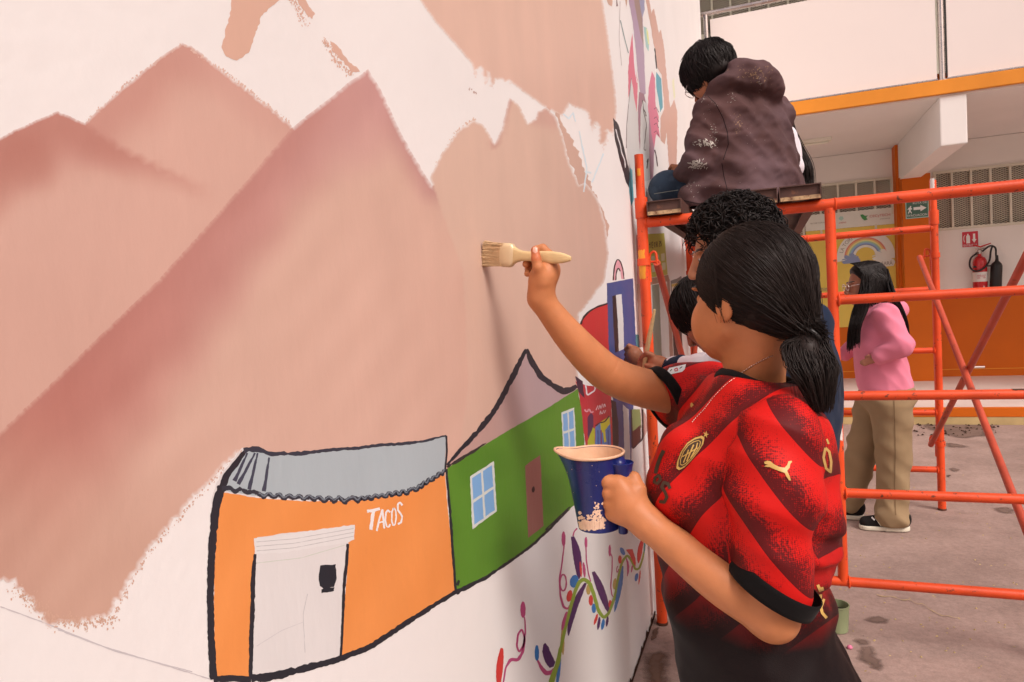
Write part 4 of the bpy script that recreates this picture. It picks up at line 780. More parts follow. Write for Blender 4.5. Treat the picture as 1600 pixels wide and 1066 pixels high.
# ------------------------------------------------------------------ soft shapes: distance fields turned into meshes
def A(px, py, Y): return PY(px, py, Y)
def nrm(v): v = np.array(v, float); return v/(np.linalg.norm(v)+1e-12)
def rc(p, a, b, ra, rb):
    a = np.asarray(a, np.float32); b = np.asarray(b, np.float32); ab = b-a; q = p-a
    h = np.clip((q@ab)/(ab@ab+1e-12), 0, 1); return np.linalg.norm(q-h[:, None]*ab, axis=1)-(ra+(rb-ra)*h)
def el(p, c, r, ax=None):
    q = p-np.asarray(c, np.float32)
    if ax is not None: q = q@np.asarray(ax, np.float32).T
    r = np.asarray(r, np.float32); k0 = np.linalg.norm(q/r, axis=1); k1 = np.linalg.norm(q/(r*r), axis=1); return k0*(k0-1)/(k1+1e-9)
def smin(a, b, k):
    if k <= 0: return np.minimum(a, b)
    h = np.clip(.5+.5*(b-a)/k, 0, 1); return b*(1-h)+a*h-k*h*(1-h)
def smax(a, b, k): return -smin(-a, -b, k)
def chain(p, pts, rs, k=0.0):
    d = None
    for i in range(len(pts)-1):
        e = rc(p, pts[i], pts[i+1], rs[i], rs[i+1]); d = e if d is None else smin(d, e, k)
    return d
def limb(pts, rs, n=16):
    P3 = spline(pts, 8); t = np.linspace(0, 1, len(P3)); u_ = np.linspace(0, 1, n); c = np.r_[0, np.cumsum(np.linalg.norm(np.diff(np.array(pts, float), axis=0), axis=1))]; cs = np.r_[0, np.cumsum(np.linalg.norm(np.diff(P3, axis=0), axis=1))]
    q = np.stack([np.interp(u_*cs[-1], cs, P3[:, k]) for k in range(3)], 1); k_ = [np.interp(i*8/(len(P3)-1)*(len(P3)-1), np.arange(len(P3)), cs) for i in range(len(pts))]; rr = np.interp(u_*cs[-1], k_, rs)
    rr = np.convolve(np.r_[[rr[0]]*2, rr, [rr[-1]]*2], np.ones(5)/5, 'valid'); return lambda p: chain(p, list(q), list(rr))
def loft(p, rows, L, F, capr=.02):
    """rows: (z, centre x, centre y, half width along L, half depth along F); a stack of ellipses"""
    R_ = np.array(rows, float); R_ = R_[np.argsort(R_[:, 0])]; z = np.clip(p[:, 2], R_[0, 0], R_[-1, 0])
    def I(c):
        zz = (z-R_[0, 0])/(R_[-1, 0]-R_[0, 0])*60; t = np.linspace(R_[0, 0], R_[-1, 0], 61); y = np.interp(t, R_[:, 0], R_[:, c])
        y = np.convolve(np.r_[[y[0]]*3, y, [y[-1]]*3], np.ones(7)/7, 'same')[3:-3]; return np.interp(z, t, y)
    qx = p[:, 0]-I(1); qy = p[:, 1]-I(2); a = qx*L[0]+qy*L[1]; b = qx*F[0]+qy*F[1]; ra, rb = I(3), I(4)
    k = np.sqrt((a/ra)**2+(b/rb)**2); g = np.sqrt((a/ra**2)**2+(b/rb**2)**2)+1e-6; d = np.where(k > .3, k*(k-1)/g, (k-1)*np.minimum(ra, rb))
    dz = np.maximum(R_[0, 0]-p[:, 2], p[:, 2]-R_[-1, 0]); return smax(d, dz, capr)
def folds(p, amp, f, seed=0, n=5, dirv=None, aniso=3.0):
    r = np.random.default_rng(seed); o = np.zeros(len(p), np.float32)
    for i in range(n):
        k = nrm(r.normal(0, 1, 3)) if dirv is None else nrm(np.array(dirv)+r.normal(0, .35, 3)); w = f*r.uniform(.6, 1.6); k2 = nrm(r.normal(0, 1, 3))
        o += np.sin(w*(p@k.astype(np.float32))+1.8*np.sin(w/aniso*(p@k2.astype(np.float32))+r.uniform(0, 6))+r.uniform(0, 6)).astype(np.float32)
    return amp*o/n**.5
def creases(p, amp, f, seed=0, n=4, dirv=(0, 0, 1), aniso=4.0, sharp=.05):
    r = np.random.default_rng(seed); o = np.zeros(len(p), np.float32)
    for i in range(n):
        k = nrm(np.array(dirv)+r.normal(0, .30, 3)); w = f*r.uniform(.6, 1.5); k2 = nrm(r.normal(0, 1, 3)); s_ = np.sin(w*(p@k.astype(np.float32))+1.5*np.sin(w/aniso*(p@k2.astype(np.float32))+r.uniform(0, 6))+r.uniform(0, 6)); k3 = nrm(r.normal(0, 1, 3))
        o += ((1-np.sqrt(s_*s_+sharp))-.30)*(.5+.5*np.sin(w/3.1*(p@k3.astype(np.float32))+r.uniform(0, 6)))
    return (-amp*o).astype(np.float32)
def sdf_mesh(f, lo, hi, h):
    lo = np.array(lo, float)-2*h; hi = np.array(hi, float)+2*h; Bk = 8; nb = np.ceil((hi-lo)/(h*Bk)).astype(int); n = nb*Bk
    gi = np.stack(np.meshgrid(*[np.arange(k) for k in nb], indexing='ij'), -1).reshape(-1, 3)
    cc = (lo+(gi*Bk+(Bk-1)/2)*h).astype(np.float32); dc = f(cc); act = np.abs(dc) < h*Bk*1.25+2*h
    D = np.repeat(np.repeat(np.repeat(np.where(dc < 0, -1., 1.).astype(np.float32).reshape(nb), Bk, 0), Bk, 1), Bk, 2)
    o3 = np.stack(np.meshgrid(*[np.arange(Bk)]*3, indexing='ij'), -1).reshape(-1, 3); ag = gi[act]
    for s in range(0, len(ag), 400):
        ii = (ag[s:s+400, None]*Bk+o3[None]).reshape(-1, 3); D[ii[:, 0], ii[:, 1], ii[:, 2]] = f((lo+ii*h).astype(np.float32))
    D[D == 0] = 1e-7; S = D < 0
    cs = np.zeros(n-1, np.int8); sl_ = [slice(0, -1), slice(1, None)]
    for i in range(2):
        for j in range(2):
            for k in range(2): cs += S[sl_[i], sl_[j], sl_[k]]
    ac = np.argwhere((cs > 0) & (cs < 8)); K = len(ac); vid = np.full(n-1, -1, np.int32); vid[ac[:, 0], ac[:, 1], ac[:, 2]] = np.arange(K)
    cor = np.array([(i, j, k) for i in range(2) for j in range(2) for k in range(2)]); val = np.stack([D[ac[:, 0]+c[0], ac[:, 1]+c[1], ac[:, 2]+c[2]] for c in cor], 1)
    acc = np.zeros((K, 3)); cnt = np.zeros(K)
    for a in range(8):
        for b in range(a+1, 8):
            if np.abs(cor[a]-cor[b]).sum() != 1: continue
            m = (val[:, a] < 0) != (val[:, b] < 0); t = val[m, a]/(val[m, a]-val[m, b]); t = np.clip(t, 0, 1); acc[m] += cor[a]+(cor[b]-cor[a])*t[:, None]; cnt[m] += 1
    V = lo+(ac+acc/np.maximum(cnt, 1)[:, None])*h; Q = []
    for ax in range(3):
        s0 = [slice(None)]*3; s1 = [slice(None)]*3; s0[ax] = slice(0, -1); s1[ax] = slice(1, None)
        e = np.argwhere(S[tuple(s0)] != S[tuple(s1)]); b_, c_ = [(1, 2), (2, 0), (0, 1)][ax]
        e = e[(e[:, b_] > 0) & (e[:, c_] > 0) & (e[:, b_] < n[b_]-1) & (e[:, c_] < n[c_]-1)]
        def at(db, dc_):
            q = e.copy(); q[:, b_] -= db; q[:, c_] -= dc_; return vid[q[:, 0], q[:, 1], q[:, 2]]
        q4 = np.stack([at(1, 1), at(0, 1), at(0, 0), at(1, 0)], 1); ins = S[e[:, 0], e[:, 1], e[:, 2]]; q4[~ins] = q4[~ins][:, ::-1]; Q.append(q4)
    Q = np.concatenate(Q); Q = Q[(Q >= 0).all(1)]; return V, Q
def merge(parts):
    V = []; Fc = []; n = 0
    for v, f in parts: V.append(v); Fc.append(np.asarray(f)+n); n += len(v)
    return np.concatenate(V), np.concatenate(Fc)
def qobj(name, VF, m, parent, col=None):
    V, Fc = VF; base = wloc(parent); me = bpy.data.meshes.new(name); V = np.asarray(V, float)
    me.vertices.add(len(V)); me.vertices.foreach_set('co', (V-base).astype(np.float32).ravel())
    k = Fc.shape[1]; me.loops.add(len(Fc)*k); me.loops.foreach_set('vertex_index', Fc.astype(np.int32).ravel()); me.polygons.add(len(Fc))
    me.polygons.foreach_set('loop_start', np.arange(0, len(Fc)*k, k, dtype=np.int32)); me.polygons.foreach_set('loop_total', np.full(len(Fc), k, np.int32)); me.update(calc_edges=True); me.validate()
    me.polygons.foreach_set('use_smooth', np.ones(len(me.polygons), bool))
    if col is not None:
        a = me.color_attributes.new('Col', 'FLOAT_COLOR', 'POINT'); c = np.ones((len(V), 4), np.float32); c[:, :3] = col; a.data.foreach_set('color', c.ravel())
    me.materials.append(m); o = bpy.data.objects.new(name, me); C.objects.link(o)
    if parent is not None: o.parent = parent; LOC[o.name] = base
    return o
def strands(P3, r0, r1=None, n=3):
    """P3: (K, N, 3) polylines -> thin tapered tubes"""
    P3 = np.asarray(P3, float); K, N, _ = P3.shape; T = np.gradient(P3, axis=1); T /= np.linalg.norm(T, axis=2)[..., None]+1e-9
    ref = np.array([.31, .77, .55]); u_ = np.cross(T, ref); u_ /= np.linalg.norm(u_, axis=2)[..., None]+1e-9; w_ = np.cross(T, u_)
    t = np.linspace(0, 1, N); r = (r0*(1-t**3)+(r1 if r1 is not None else r0*.2)*t**3)[None, :, None]
    V = np.stack([P3+r*(math.cos(2*math.pi*k/n)*u_+math.sin(2*math.pi*k/n)*w_) for k in range(n)], 2)      # K,N,n,3
    idx = np.arange(K*N*n).reshape(K, N, n); a = idx[:, :-1]; b = idx[:, 1:]
    F4 = np.stack([a, np.roll(a, -1, 2), np.roll(b, -1, 2), b], -1).reshape(-1, 4); return V.reshape(-1, 3), F4
def bez(pts, n):
    P3 = spline(pts, 12); t = np.linspace(0, len(P3)-1, n); i = np.clip(t.astype(int), 0, len(P3)-2); return P3[i]+(P3[i+1]-P3[i])*(t-i)[:, None]

# ------------------------------------------------------------------ heads in their own frame: x = left, y = forward, z = up
class Head:
    def __init__(s, c, F, tilt=0.0, roll=0.0, scale=1.0, full=0.0):
        s.full = full
        F = nrm([F[0], F[1], 0]); Lf = np.array([-F[1], F[0], 0.]); U = np.array([0, 0, 1.])
        F2 = F*math.cos(tilt)-U*math.sin(tilt); U2 = U*math.cos(tilt)+F*math.sin(tilt)         # tilt > 0: face turned down
        L2 = Lf*math.cos(roll)+U2*math.sin(roll); U3 = U2*math.cos(roll)-Lf*math.sin(roll)
        s.c = np.array(c, float); s.A = np.stack([L2, F2, U3]); s.s = scale                     # rows: local axes in world
    def loc(s, p): return ((p-s.c)@s.A.T/s.s).astype(np.float32)
    def w(s, q): return s.c+(np.asarray(q, float)*s.s)@s.A
    def sdf(s, p, neck=True, neck_to=None):
        q = s.loc(p)
        d = el(q, (0, -.012, .025), (.073, .093, .088)); d = smin(d, el(q, (0, .028, -.028), (.061, .062, .080)), .03)
        d = smin(d, el(q, (0, .066, -.086), (.028, .026, .022)), .03)
        for sx in (-1, 1):
            d = smin(d, rc(q, (sx*.052, .004, -.05), (sx*.02, .062, -.088), .02, .017), .025); d = smin(d, el(q, (sx*.036, .056, -.036), (.027, .026, .030)), .02)
            d = smax(d, -el(q, (sx*.031, .094, .002), (.016, .012, .010)), .008); d = smin(d, el(q, (sx*.031, .078, .001), (.0135, .0125, .0105)), .003)
            d = smin(d, el(q, (sx*.031, .084, .021), (.022, .010, .006)), .008)
            e = el(q, (sx*.074, -.012, -.008), (.010, .019, .032)); e = smax(e, -el(q, (sx*.084, -.004, -.004), (.008, .010, .018)), .004); d = smin(d, e, .005); d = smin(d, el(q, (sx*.012, .106, -.036), (.009, .010, .008)), .006)
        d = smin(d, rc(q, (0, .086, .012), (0, .110, -.030), .008, .0115), .012)
        d = smin(d, el(q, (0, .090, -.056), (.022, .010, .0055)), .005); d = smin(d, el(q, (0, .088, -.067), (.019, .010, .0062)), .005)
        if s.full:
            for sx in (-1, 1): d = smin(d, el(q, (sx*.040, .046, -.048), (.026+.010*s.full, .030+.012*s.full, .040+.006*s.full)), .02)
        d = d*s.s
        if neck_to is not None: d = smin(d, rc(p, s.w((0, -.022, -.05)), neck_to, .050*s.s, .055*s.s), .02)
        return d
    def skin(s, V, base):
        q = s.loc(V); c = np.tile(np.array(base, float), (len(V), 1)); L = (np.linalg.norm((q-np.array([0, .094, -.061]))/np.array([.024, .014, .013]), axis=1) < 1); c[L] = c[L]*np.array([.95, .62, .62])
        for sx in (-1, 1):
            e = np.linalg.norm((q-np.array([sx*.031, .092, .001]))/np.array([.012, .012, .0045]), axis=1) < 1; c[e] = (.55, .5, .46); e = np.linalg.norm((q-np.array([sx*.031, .093, .001]))/np.array([.0055, .02, .0055]), axis=1) < 1; c[e] = (.015, .01, .008)
            b = np.linalg.norm((q-np.array([sx*.033, .088, .025]))/np.array([.023, .022, .0048]), axis=1) < 1; c[b] = (.02, .014, .012)
        return c
    def box(s, r=.16): return s.c-r, s.c+r
def skin_mat(name):
    m = mat(name, attr=True, rough=.50, var=.09, vscale=34, bump=.25, bscale=420, spec=.38, sss=.10, dist=.0008); return m
M['skin'] = skin_mat('skin')
def hair_mat(name, col, rough=.34):
    m = mat(name, col, rough=rough, var=.35, vscale=14, bump=.0, spec=.26, rvar=.05); return m
M['hair'] = hair_mat('black_hair', (.0075, .0050, .0048), .48); M['hair_brown'] = hair_mat('dark_brown_hair', (.013, .0075, .0062), .50)
def fabric(name, col, **k):
    d = dict(rough=.85, var=.10, vscale=9, bump=.35, bscale=420, spec=.10, sheen=.04, dist=.0008); d.update(k); return mat(name, col, **d)
# ------------------------------------------------------------------ person in red jersey, painting
SK = alb(200, 122, 78)
wp_ = thing('person', 'person in red and black football jersey reaching up with a flat paintbrush', 'person', (.49, 1.25, 0))
Ft = nrm([-.94, -.35, 0]); Lt = np.array([.35, -.94, 0.])
LS = A(1212, 694, 1.125); LE = A(1206, 962, 1.10); LW = A(1010, 817, 1.145)
RS = A(1094, 622, 1.47); RE = A(952, 585, 1.345); RW = A(845, 466, 1.245)
hd = Head(A(1171, 464, 1.275), (-.76, .65), tilt=.0, scale=1.0, full=1.0)
NB = A(1172, 625, 1.30)
def f_head(p): return smin(hd.sdf(p, neck_to=NB), el(p, NB-np.array([0, 0, .09]), (.12, .16, .10)), .05)
# right arm (raised) and its hand round the brush
RLIMB = limb([RS, A(1012, 608, 1.40), RE, A(905, 542, 1.297), A(868, 498, 1.265), RW], [.045, .0400, .0385, .0335, .0275, .0215])
LUP = limb([LS, A(1212, 850, 1.105), LE], [.052, .045, .0375]); LFO = limb([LE+np.array([.004, 0, -.002]), A(1130, 911, 1.108), A(1060, 857, 1.130), LW], [.0365, .0375, .0315, .0250])
def f_rarm(p):
    d = RLIMB(p)
    palm = smin(rc(p, RW, A(850, 432, 1.243), .0205, .0245), rc(p, A(845, 440, 1.235), A(858, 420, 1.250), .020, .020), .02); d = smin(d, palm, .018)
    fg = chain(p, [A(848, 440, 1.226), A(841, 418, 1.214), A(838, 405, 1.213), A(836, 391, 1.214)], [.013, .0098, .0090, .0078], .004)            # thumb on the near side of the handle
    crease = np.exp(-((p-A(968, 566, 1.318))@nrm(A(1000, 600, 1.33)-A(940, 560, 1.30)).astype(np.float32)/.0022)**2)*np.exp(-((p-A(968, 562, 1.31))**2).sum(1)/(2*.02**2)); d = d+.0011*crease
    fs = [[(858, 418, 1.238), (859, 399, 1.248), (848, 388, 1.252), (836, 390, 1.247)], [(858, 423, 1.248), (852, 402, 1.262), (838, 392, 1.263), (829, 401, 1.249)],
          [(853, 428, 1.255), (838, 415, 1.268), (826, 405, 1.265), (822, 413, 1.249)], [(848, 432, 1.258), (835, 424, 1.270), (826, 420, 1.264), (824, 428, 1.249)]]
    for i, q in enumerate(fs): fg = smin(fg, chain(p, [A(*k) for k in q], [.0105, .0092, .0084, .0072] if i < 3 else [.009, .008, .0072, .0062], .003), .003)
    return smin(d, fg, .007)
q_ = np.array([RS, RE, RW, A(836, 385, 1.21), A(860, 385, 1.27)]); qr_ = q_
# left arm (bent) and its hand round the jug handle
def f_larm(p):
    d = smin(LUP(p), LFO(p), .012)
    palm = smin(rc(p, LW, A(985, 790, 1.147), .0235, .028), rc(p, A(972, 766, 1.143), A(970, 800, 1.147), .021, .021), .022); d = smin(d, palm, .02)
    fg = None
    for i, (y0, r) in enumerate(((754, .0112), (771, .0118), (788, .0116), (803, .0102))):
        c = chain(p, [A(966+i*1.5, y0, 1.140), A(950+i*2, y0-1, 1.139+.001*i), A(944+i*3, y0+2, 1.155), A(950+i*3, y0+4, 1.178), A(966, y0+4, 1.186)], [r+.002, r+.0012, r, r*.92, r*.8], .004); fg = c if fg is None else smin(fg, c, .0035)
    fg = smin(fg, chain(p, [A(998, 795, 1.148), A(996, 765, 1.152), A(990, 748, 1.160), A(980, 742, 1.176)], [.020, .0135, .011, .009], .008), .008)
    return smin(d, fg, .008)
q_ = np.array([LS, LE, LW, A(944, 740, 1.12), A(944, 815, 1.19)]); ql_ = q_
def arm_col(V): return np.tile(SK, (len(V), 1))*(1+.05*np.sin(V@np.array([31., 17, 23]))[:, None])
def f_body(p):
    d = np.full(len(p), 9., np.float32); k = p[:, 0]*0
    for f, lo_, hi_ in ((f_head, *hd.box(.24)), (f_rarm, qr_.min(0)-.08, qr_.max(0)+.08), (f_larm, ql_.min(0)-.08, ql_.max(0)+.08)):
        m_ = ((p > lo_-.02) & (p < hi_+.02)).all(1)
        if m_.any(): d[m_] = np.minimum(d[m_], f(p[m_]))
    core = chain(p, [LS+np.array([-.01, .05, 0]), (LS+RS)/2+np.array([0, 0, -.05]), RS+np.array([.02, -.03, -.01])], [.04, .07, .04]); return np.minimum(d, core)
q_ = np.r_[qr_, ql_, [hd.c-.13, hd.c+.15]]; vh, fh = sdf_mesh(f_body, q_.min(0)-.05, q_.max(0)+.04, .0024)
cs_h = hd.skin(vh, SK)*(1+.04*np.sin(vh@np.array([31., 17, 23]))[:, None]); tip = np.linalg.norm(vh-A(837, 393, 1.213), axis=1) < .02; cs_h[tip] = cs_h[tip]*np.array([1.05, .80, .78])
# legs below the jersey, so the figure stands on the ground
HC = np.array([.485, 1.235, .80])
def f_legs(p):
    d = None
    for s in (-1, 1):
        hp_ = HC+np.array([0,0,-.06])+Lt*.07*s; kn = hp_+np.array([-.02, 0, -.37])+Ft*.02*s; an = kn+np.array([.01, 0, -.36])
        c = smin(chain(p, [hp_, kn, an], [.075, .052, .036], .02), rc(p, an+np.array([0, 0, -.035]), an+Ft*.15+np.array([0, 0, -.048]), .034, .026), .02); d = c if d is None else smin(d, c, .015)
    return d
vg, fg_ = sdf_mesh(f_legs, (.2, 1.0, -.02), (.72, 1.5, .9), .007); vg[:, 2] = np.maximum(vg[:, 2], .003)
sk_obj = qobj('body', (vh, fh), M['skin'], wp_, cs_h)
bvb_ = BVHTree.FromPolygons([tuple(v) for v in vh], [tuple(f) for f in fh]); M['nail'] = mat('finger_nail', alb(226, 158, 134), rough=.3, var=.05, bump=0, spec=.5)
M['pants_black'] = fabric('black_trousers', (.012, .011, .013)); qobj('trousers', (vg, fg_), M['pants_black'], wp_)
# jersey -------------------------------------------------------------
rows = []
for py, fx_, bx_, ra, yo in ((590, 1112, 1232, .10, 0), (625, 1082, 1262, .155, 0), (660, 1066, 1290, .165, 0), (700, 1048, 1303, .170, 0), (760, 1028, 1311, .172, 0), (830, 1024, 1311, .168, 0), (875, 1030, 1303, .160, 0), (915, 1036, 1288, .158, 0), (960, 1044, 1300, .164, 0), (1010, 1052, 1318, .172, 0), (1066, 1060, 1335, .180, 0), (1110, 1066, 1346, .185, 0)):
    pf = PY(fx_, py, 1.255); pb = PY(bx_, py, 1.275); m_ = (pf+pb)/2; rows.append((m_[2], m_[0], m_[1]+yo, ra, np.linalg.norm((pf-pb)[:2])*.5))
HEM_L = A(1207, 922, 1.105); HEM_R = A(1032, 622, 1.415)
axL = nrm(HEM_L-A(1225, 800, 1.108)); axR = nrm(HEM_R-A(1070, 616, 1.452))
nL = nrm(A(1200, 960, 1.09)-A(1222, 918, 1.105)); nL = nrm(axL+np.array([-.42, .0, 0]))
nR = nrm(axR+np.array([0, 0, -.30]))
def f_sleeve(p):
    t = np.clip((p-LS)@(HEM_L-LS).astype(np.float32)/float((HEM_L-LS)@(HEM_L-LS)), 0, 1)
    return chain(p, [LS+np.array([.004, .01, .012]), A(1204, 780, 1.108), HEM_L], [.063, .067, .058], .02)+(folds(p, .003, 30, 11, 4, dirv=(.7, .1, .4))+creases(p, .0075, 36, 33, 4, (.62, .1, .62)))*(1-.8*t**4)
def f_jersey(p):
    d = loft(p, rows, Lt, Ft, .03)
    d = smin(d, rc(p, LS+np.array([.0, .05, -.008]), RS+np.array([0.02, -.03, -.005]), .060, .056), .05)
    d = smin(d, el(p, A(1062, 745, 1.215), (.055, .075, .075)), .05)                                   # bust
    w = folds(p, .0050, 30, 3, 6, dirv=(.45, .2, .75))+folds(p, .0022, 70, 5, 6)
    low = np.clip((1.02-p[:, 2])/.12, 0, 1); w = w+low*folds(p, .0045, 30, 8, 5, dirv=(.75, .1, .5))
    s = p@np.array([.30, -.1, .95], np.float32); x_ = (p-A(1262, 905, 1.2))@np.array([.9, .2, -.3], np.float32)
    tuck = np.exp(-((p-A(1290, 890, 1.17))**2).sum(1)/(2*.045**2)); w = w+tuck*.010*np.sin(130*(p[:, 2]+.35*p[:, 0]))
    w = w+creases(p, .0075, 30, 31, 4, (.75, .2, .6))+low*creases(p, .007, 34, 32, 3, (.5, 0, .85))
    d = d+w
    sl = f_sleeve(p)
    cutL = (p-HEM_L)@nL.astype(np.float32); sl = smax(sl, cutL-.0, .004)
    inn = rc(p, A(1210, 850, 1.105), HEM_L+axL*.04, .046, .055); sl = smax(sl, -smax(inn, -(cutL+.03), .003), .003)
    crease = np.exp(-((p-A(1138, 800, 1.09))**2).sum(1)/(2*.05**2))
    d = smin(d, sl, .010)
    sr = chain(p, [RS+np.array([.02, -.01, .005]), A(1062, 620, 1.44), HEM_R], [.070, .064, .055], .02)+folds(p, .003, 45, 13, 5); cutR = (p-HEM_R)@nR.astype(np.float32); sr = smax(sr, cutR, .004); d = smin(d, sr, .03)
    nk = rc(p, NB+np.array([0, 0, -.02]), hd.w((0, -.03, -.11)), .064, .058); d = smax(d, -nk, .006)
    return d
q_ = np.array([[.2, 1.0, .70], [.74, 1.56, 1.30]]); vj, fj = sdf_mesh(f_jersey, q_[0], q_[1], .0036)
k = vj[:, 2] < .735
# pattern: stripe phase, how far the cloth is dyed black towards the hem
pj = vj.astype(np.float32); is_sl = f_sleeve(pj) < smin(loft(pj, rows, Lt, Ft, .03), rc(pj, LS+np.array([.0, .05, .0]), RS+np.array([0.02, -.03, .0]), .066, .060), .05)+.002
u1 = (vj@np.array([.72, .1, -.66])); ph_s = (vj@nrm([.80, -.05, .60]))/.066+.25
ph_t = (vj@nrm([-.62, .35, .70]))/.068+.1+.2*np.sin(9*vj[:, 2])
w_ = np.where(is_sl, 1.0, 0.0); ph = np.where(is_sl, ph_s, ph_t)
fade = np.clip((1.055-(vj[:, 2]+.10*(vj[:, 0]-.45)))/.20, 0, 1); fade = np.where(is_sl, 0, fade)
mj = bpy.data.materials.new('jersey_cloth'); mj.use_nodes = True; nt = mj.node_tree; N = nt.nodes; L = nt.links; bs = N['Principled BSDF']
bs.inputs['Roughness'].default_value = .58; bs.inputs['Specular IOR Level'].default_value = .16
at = N.new('ShaderNodeAttribute'); at.attribute_name = 'Col'; sp = N.new('ShaderNodeSeparateColor'); L.new(at.outputs['Color'], sp.inputs[0])
tc = N.new('ShaderNodeTexCoord')
def math_(op, a, b=None, c=None):
    n = N.new('ShaderNodeMath'); n.operation = op
    for i, x in enumerate((a, b, c)):
        if x is None: continue
        if isinstance(x, (int, float)): n.inputs[i].default_value = x
        else: L.new(x, n.inputs[i])
    return n.outputs[0]
fr2 = math_('FRACT', sp.outputs[0])
dk = math_('SUBTRACT', 1.0, math_('MULTIPLY', fr2, 1.15)); dk = math_('MAXIMUM', dk, 0.0)
vo = N.new('ShaderNodeTexVoronoi'); vo.inputs['Scale'].default_value = 330; vo.inputs['Randomness'].default_value = .25; L.new(tc.outputs['Object'], vo.inputs['Vector'])
nz = N.new('ShaderNodeTexNoise'); nz.inputs['Scale'].default_value = 260; nz.inputs['Detail'].default_value = 3; L.new(tc.outputs['Object'], nz.inputs['Vector'])
n2 = N.new('ShaderNodeTexNoise'); n2.inputs['Scale'].default_value = 22; L.new(tc.outputs['Object'], n2.inputs['Vector'])
dots = math_('ADD', math_('MULTIPLY', vo.outputs['Distance'], .75), math_('MULTIPLY', nz.outputs[0], .9))
dd = math_('ADD', dk, math_('MULTIPLY', math_('SUBTRACT', n2.outputs[0], .5), .9))
th = math_('SUBTRACT', math_('ADD', math_('MULTIPLY', dd, .95), .36), dots); mk = N.new('ShaderNodeMapRange'); mk.inputs[1].default_value = -.16; mk.inputs[2].default_value = .20; L.new(th, mk.inputs[0])
mx = N.new('ShaderNodeMixRGB'); mx.inputs[1].default_value = (*alb(210, 26, 22), 1); mx.inputs[2].default_value = (*alb(96, 20, 22), 1); L.new(mk.outputs[0], mx.inputs[0])
mx2 = N.new('ShaderNodeMixRGB'); mx2.inputs[2].default_value = (*alb(24, 14, 15), 1); L.new(mx.outputs[0], mx2.inputs[1])
fd = math_('ADD', sp.outputs[1], math_('MULTIPLY', math_('SUBTRACT', n2.outputs[0], .5), math_('MULTIPLY', math_('MULTIPLY', sp.outputs[1], math_('SUBTRACT', 1.0, sp.outputs[1])), 2.2))); fdc = N.new('ShaderNodeClamp'); L.new(fd, fdc.inputs[0])
L.new(fdc.outputs[0], mx2.inputs[0]); L.new(mx2.outputs[0], bs.inputs['Base Color'])
bp = N.new('ShaderNodeBump'); bp.inputs['Strength'].default_value = .25; bp.inputs['Distance'].default_value = .0006; wv = N.new('ShaderNodeTexVoronoi'); wv.inputs['Scale'].default_value = 520; L.new(tc.outputs['Object'], wv.inputs['Vector']); L.new(wv.outputs['Distance'], bp.inputs['Height']); L.new(bp.outputs[0], bs.inputs['Normal'])
M['jersey'] = mj; M['rib'] = fabric('black_rib_knit', (.006, .0055, .006), bscale=600)
M['gold'] = mat('gold_print', alb(206, 158, 84), rough=.4, var=.06, bump=.1, bscale=300); M['dark_gold'] = mat('dark_print', alb(66, 44, 30), rough=.5, var=.1, bump=.1, bscale=300); M['white_print'] = mat('white_print', alb(236, 226, 222), rough=.5, var=.04, bump=.1)
jer = qobj('jersey', (vj, fj), M['jersey'], wp_, np.c_[ph+20, fade, np.zeros(len(vj))])
bvj = BVHTree.FromPolygons([tuple(v) for v in vj], [tuple(f) for f in fj])
def hit(px, py, bvh, off):
    d = Vector(nrm(ray(px, py))); r = bvh.ray_cast(Vector(CAM), d)
    if r[0] is None: return None
    return np.array(r[0])-np.array(d)*off
def decal(name, poly, m, parent, bvh=None, off=.0016, step=5, smoothed=True):
    bvh = bvh or bvj; P2, _ = resample(poly, 3.0); V, Fc = cdt(P2, step); out = []; ok = []
    for v in V:
        h_ = hit(v[0], v[1], bvh, off); ok.append(h_ is not None); out.append(h_ if h_ is not None else np.zeros(3))
    Fc = [f for f in Fc if all(ok[i] for i in f) and np.ptp([np.linalg.norm(out[i]-CAM) for i in f]) < .02]
    return obj(name, out, Fc, M[m], parent, True) if Fc else None
def dstroke(name, pts, w, m, parent, bvh=None, off=.0018, closed=False):
    pts = list(pts)+([pts[0]] if closed else []); P2, _ = resample([(*p, 1) for p in pts], 1.5, False); T = np.gradient(P2, axis=0); T /= np.linalg.norm(T, axis=1)[:, None]+1e-9; Nn = np.c_[T[:, 1], -T[:, 0]]
    V = np.r_[P2+Nn*w/2, P2-Nn*w/2]; out = [hit(v[0], v[1], bvh or bvj, off) for v in V]; n = len(P2)
    Fc = [f for f in [(i, i+1, n+i+1, n+i) for i in range(n-1)] if all(out[j] is not None for j in f) and np.ptp([np.linalg.norm(out[i]-CAM) for i in f]) < .02]; out = [o if o is not None else np.zeros(3) for o in out]
    return obj(name, out, Fc, M[m], parent, True) if Fc else None
decal('thumb_nail', [(832, 393), (833, 387), (837, 385), (840, 388), (840, 394), (836, 396)], 'nail', sk_obj, bvb_, .0006, 3)
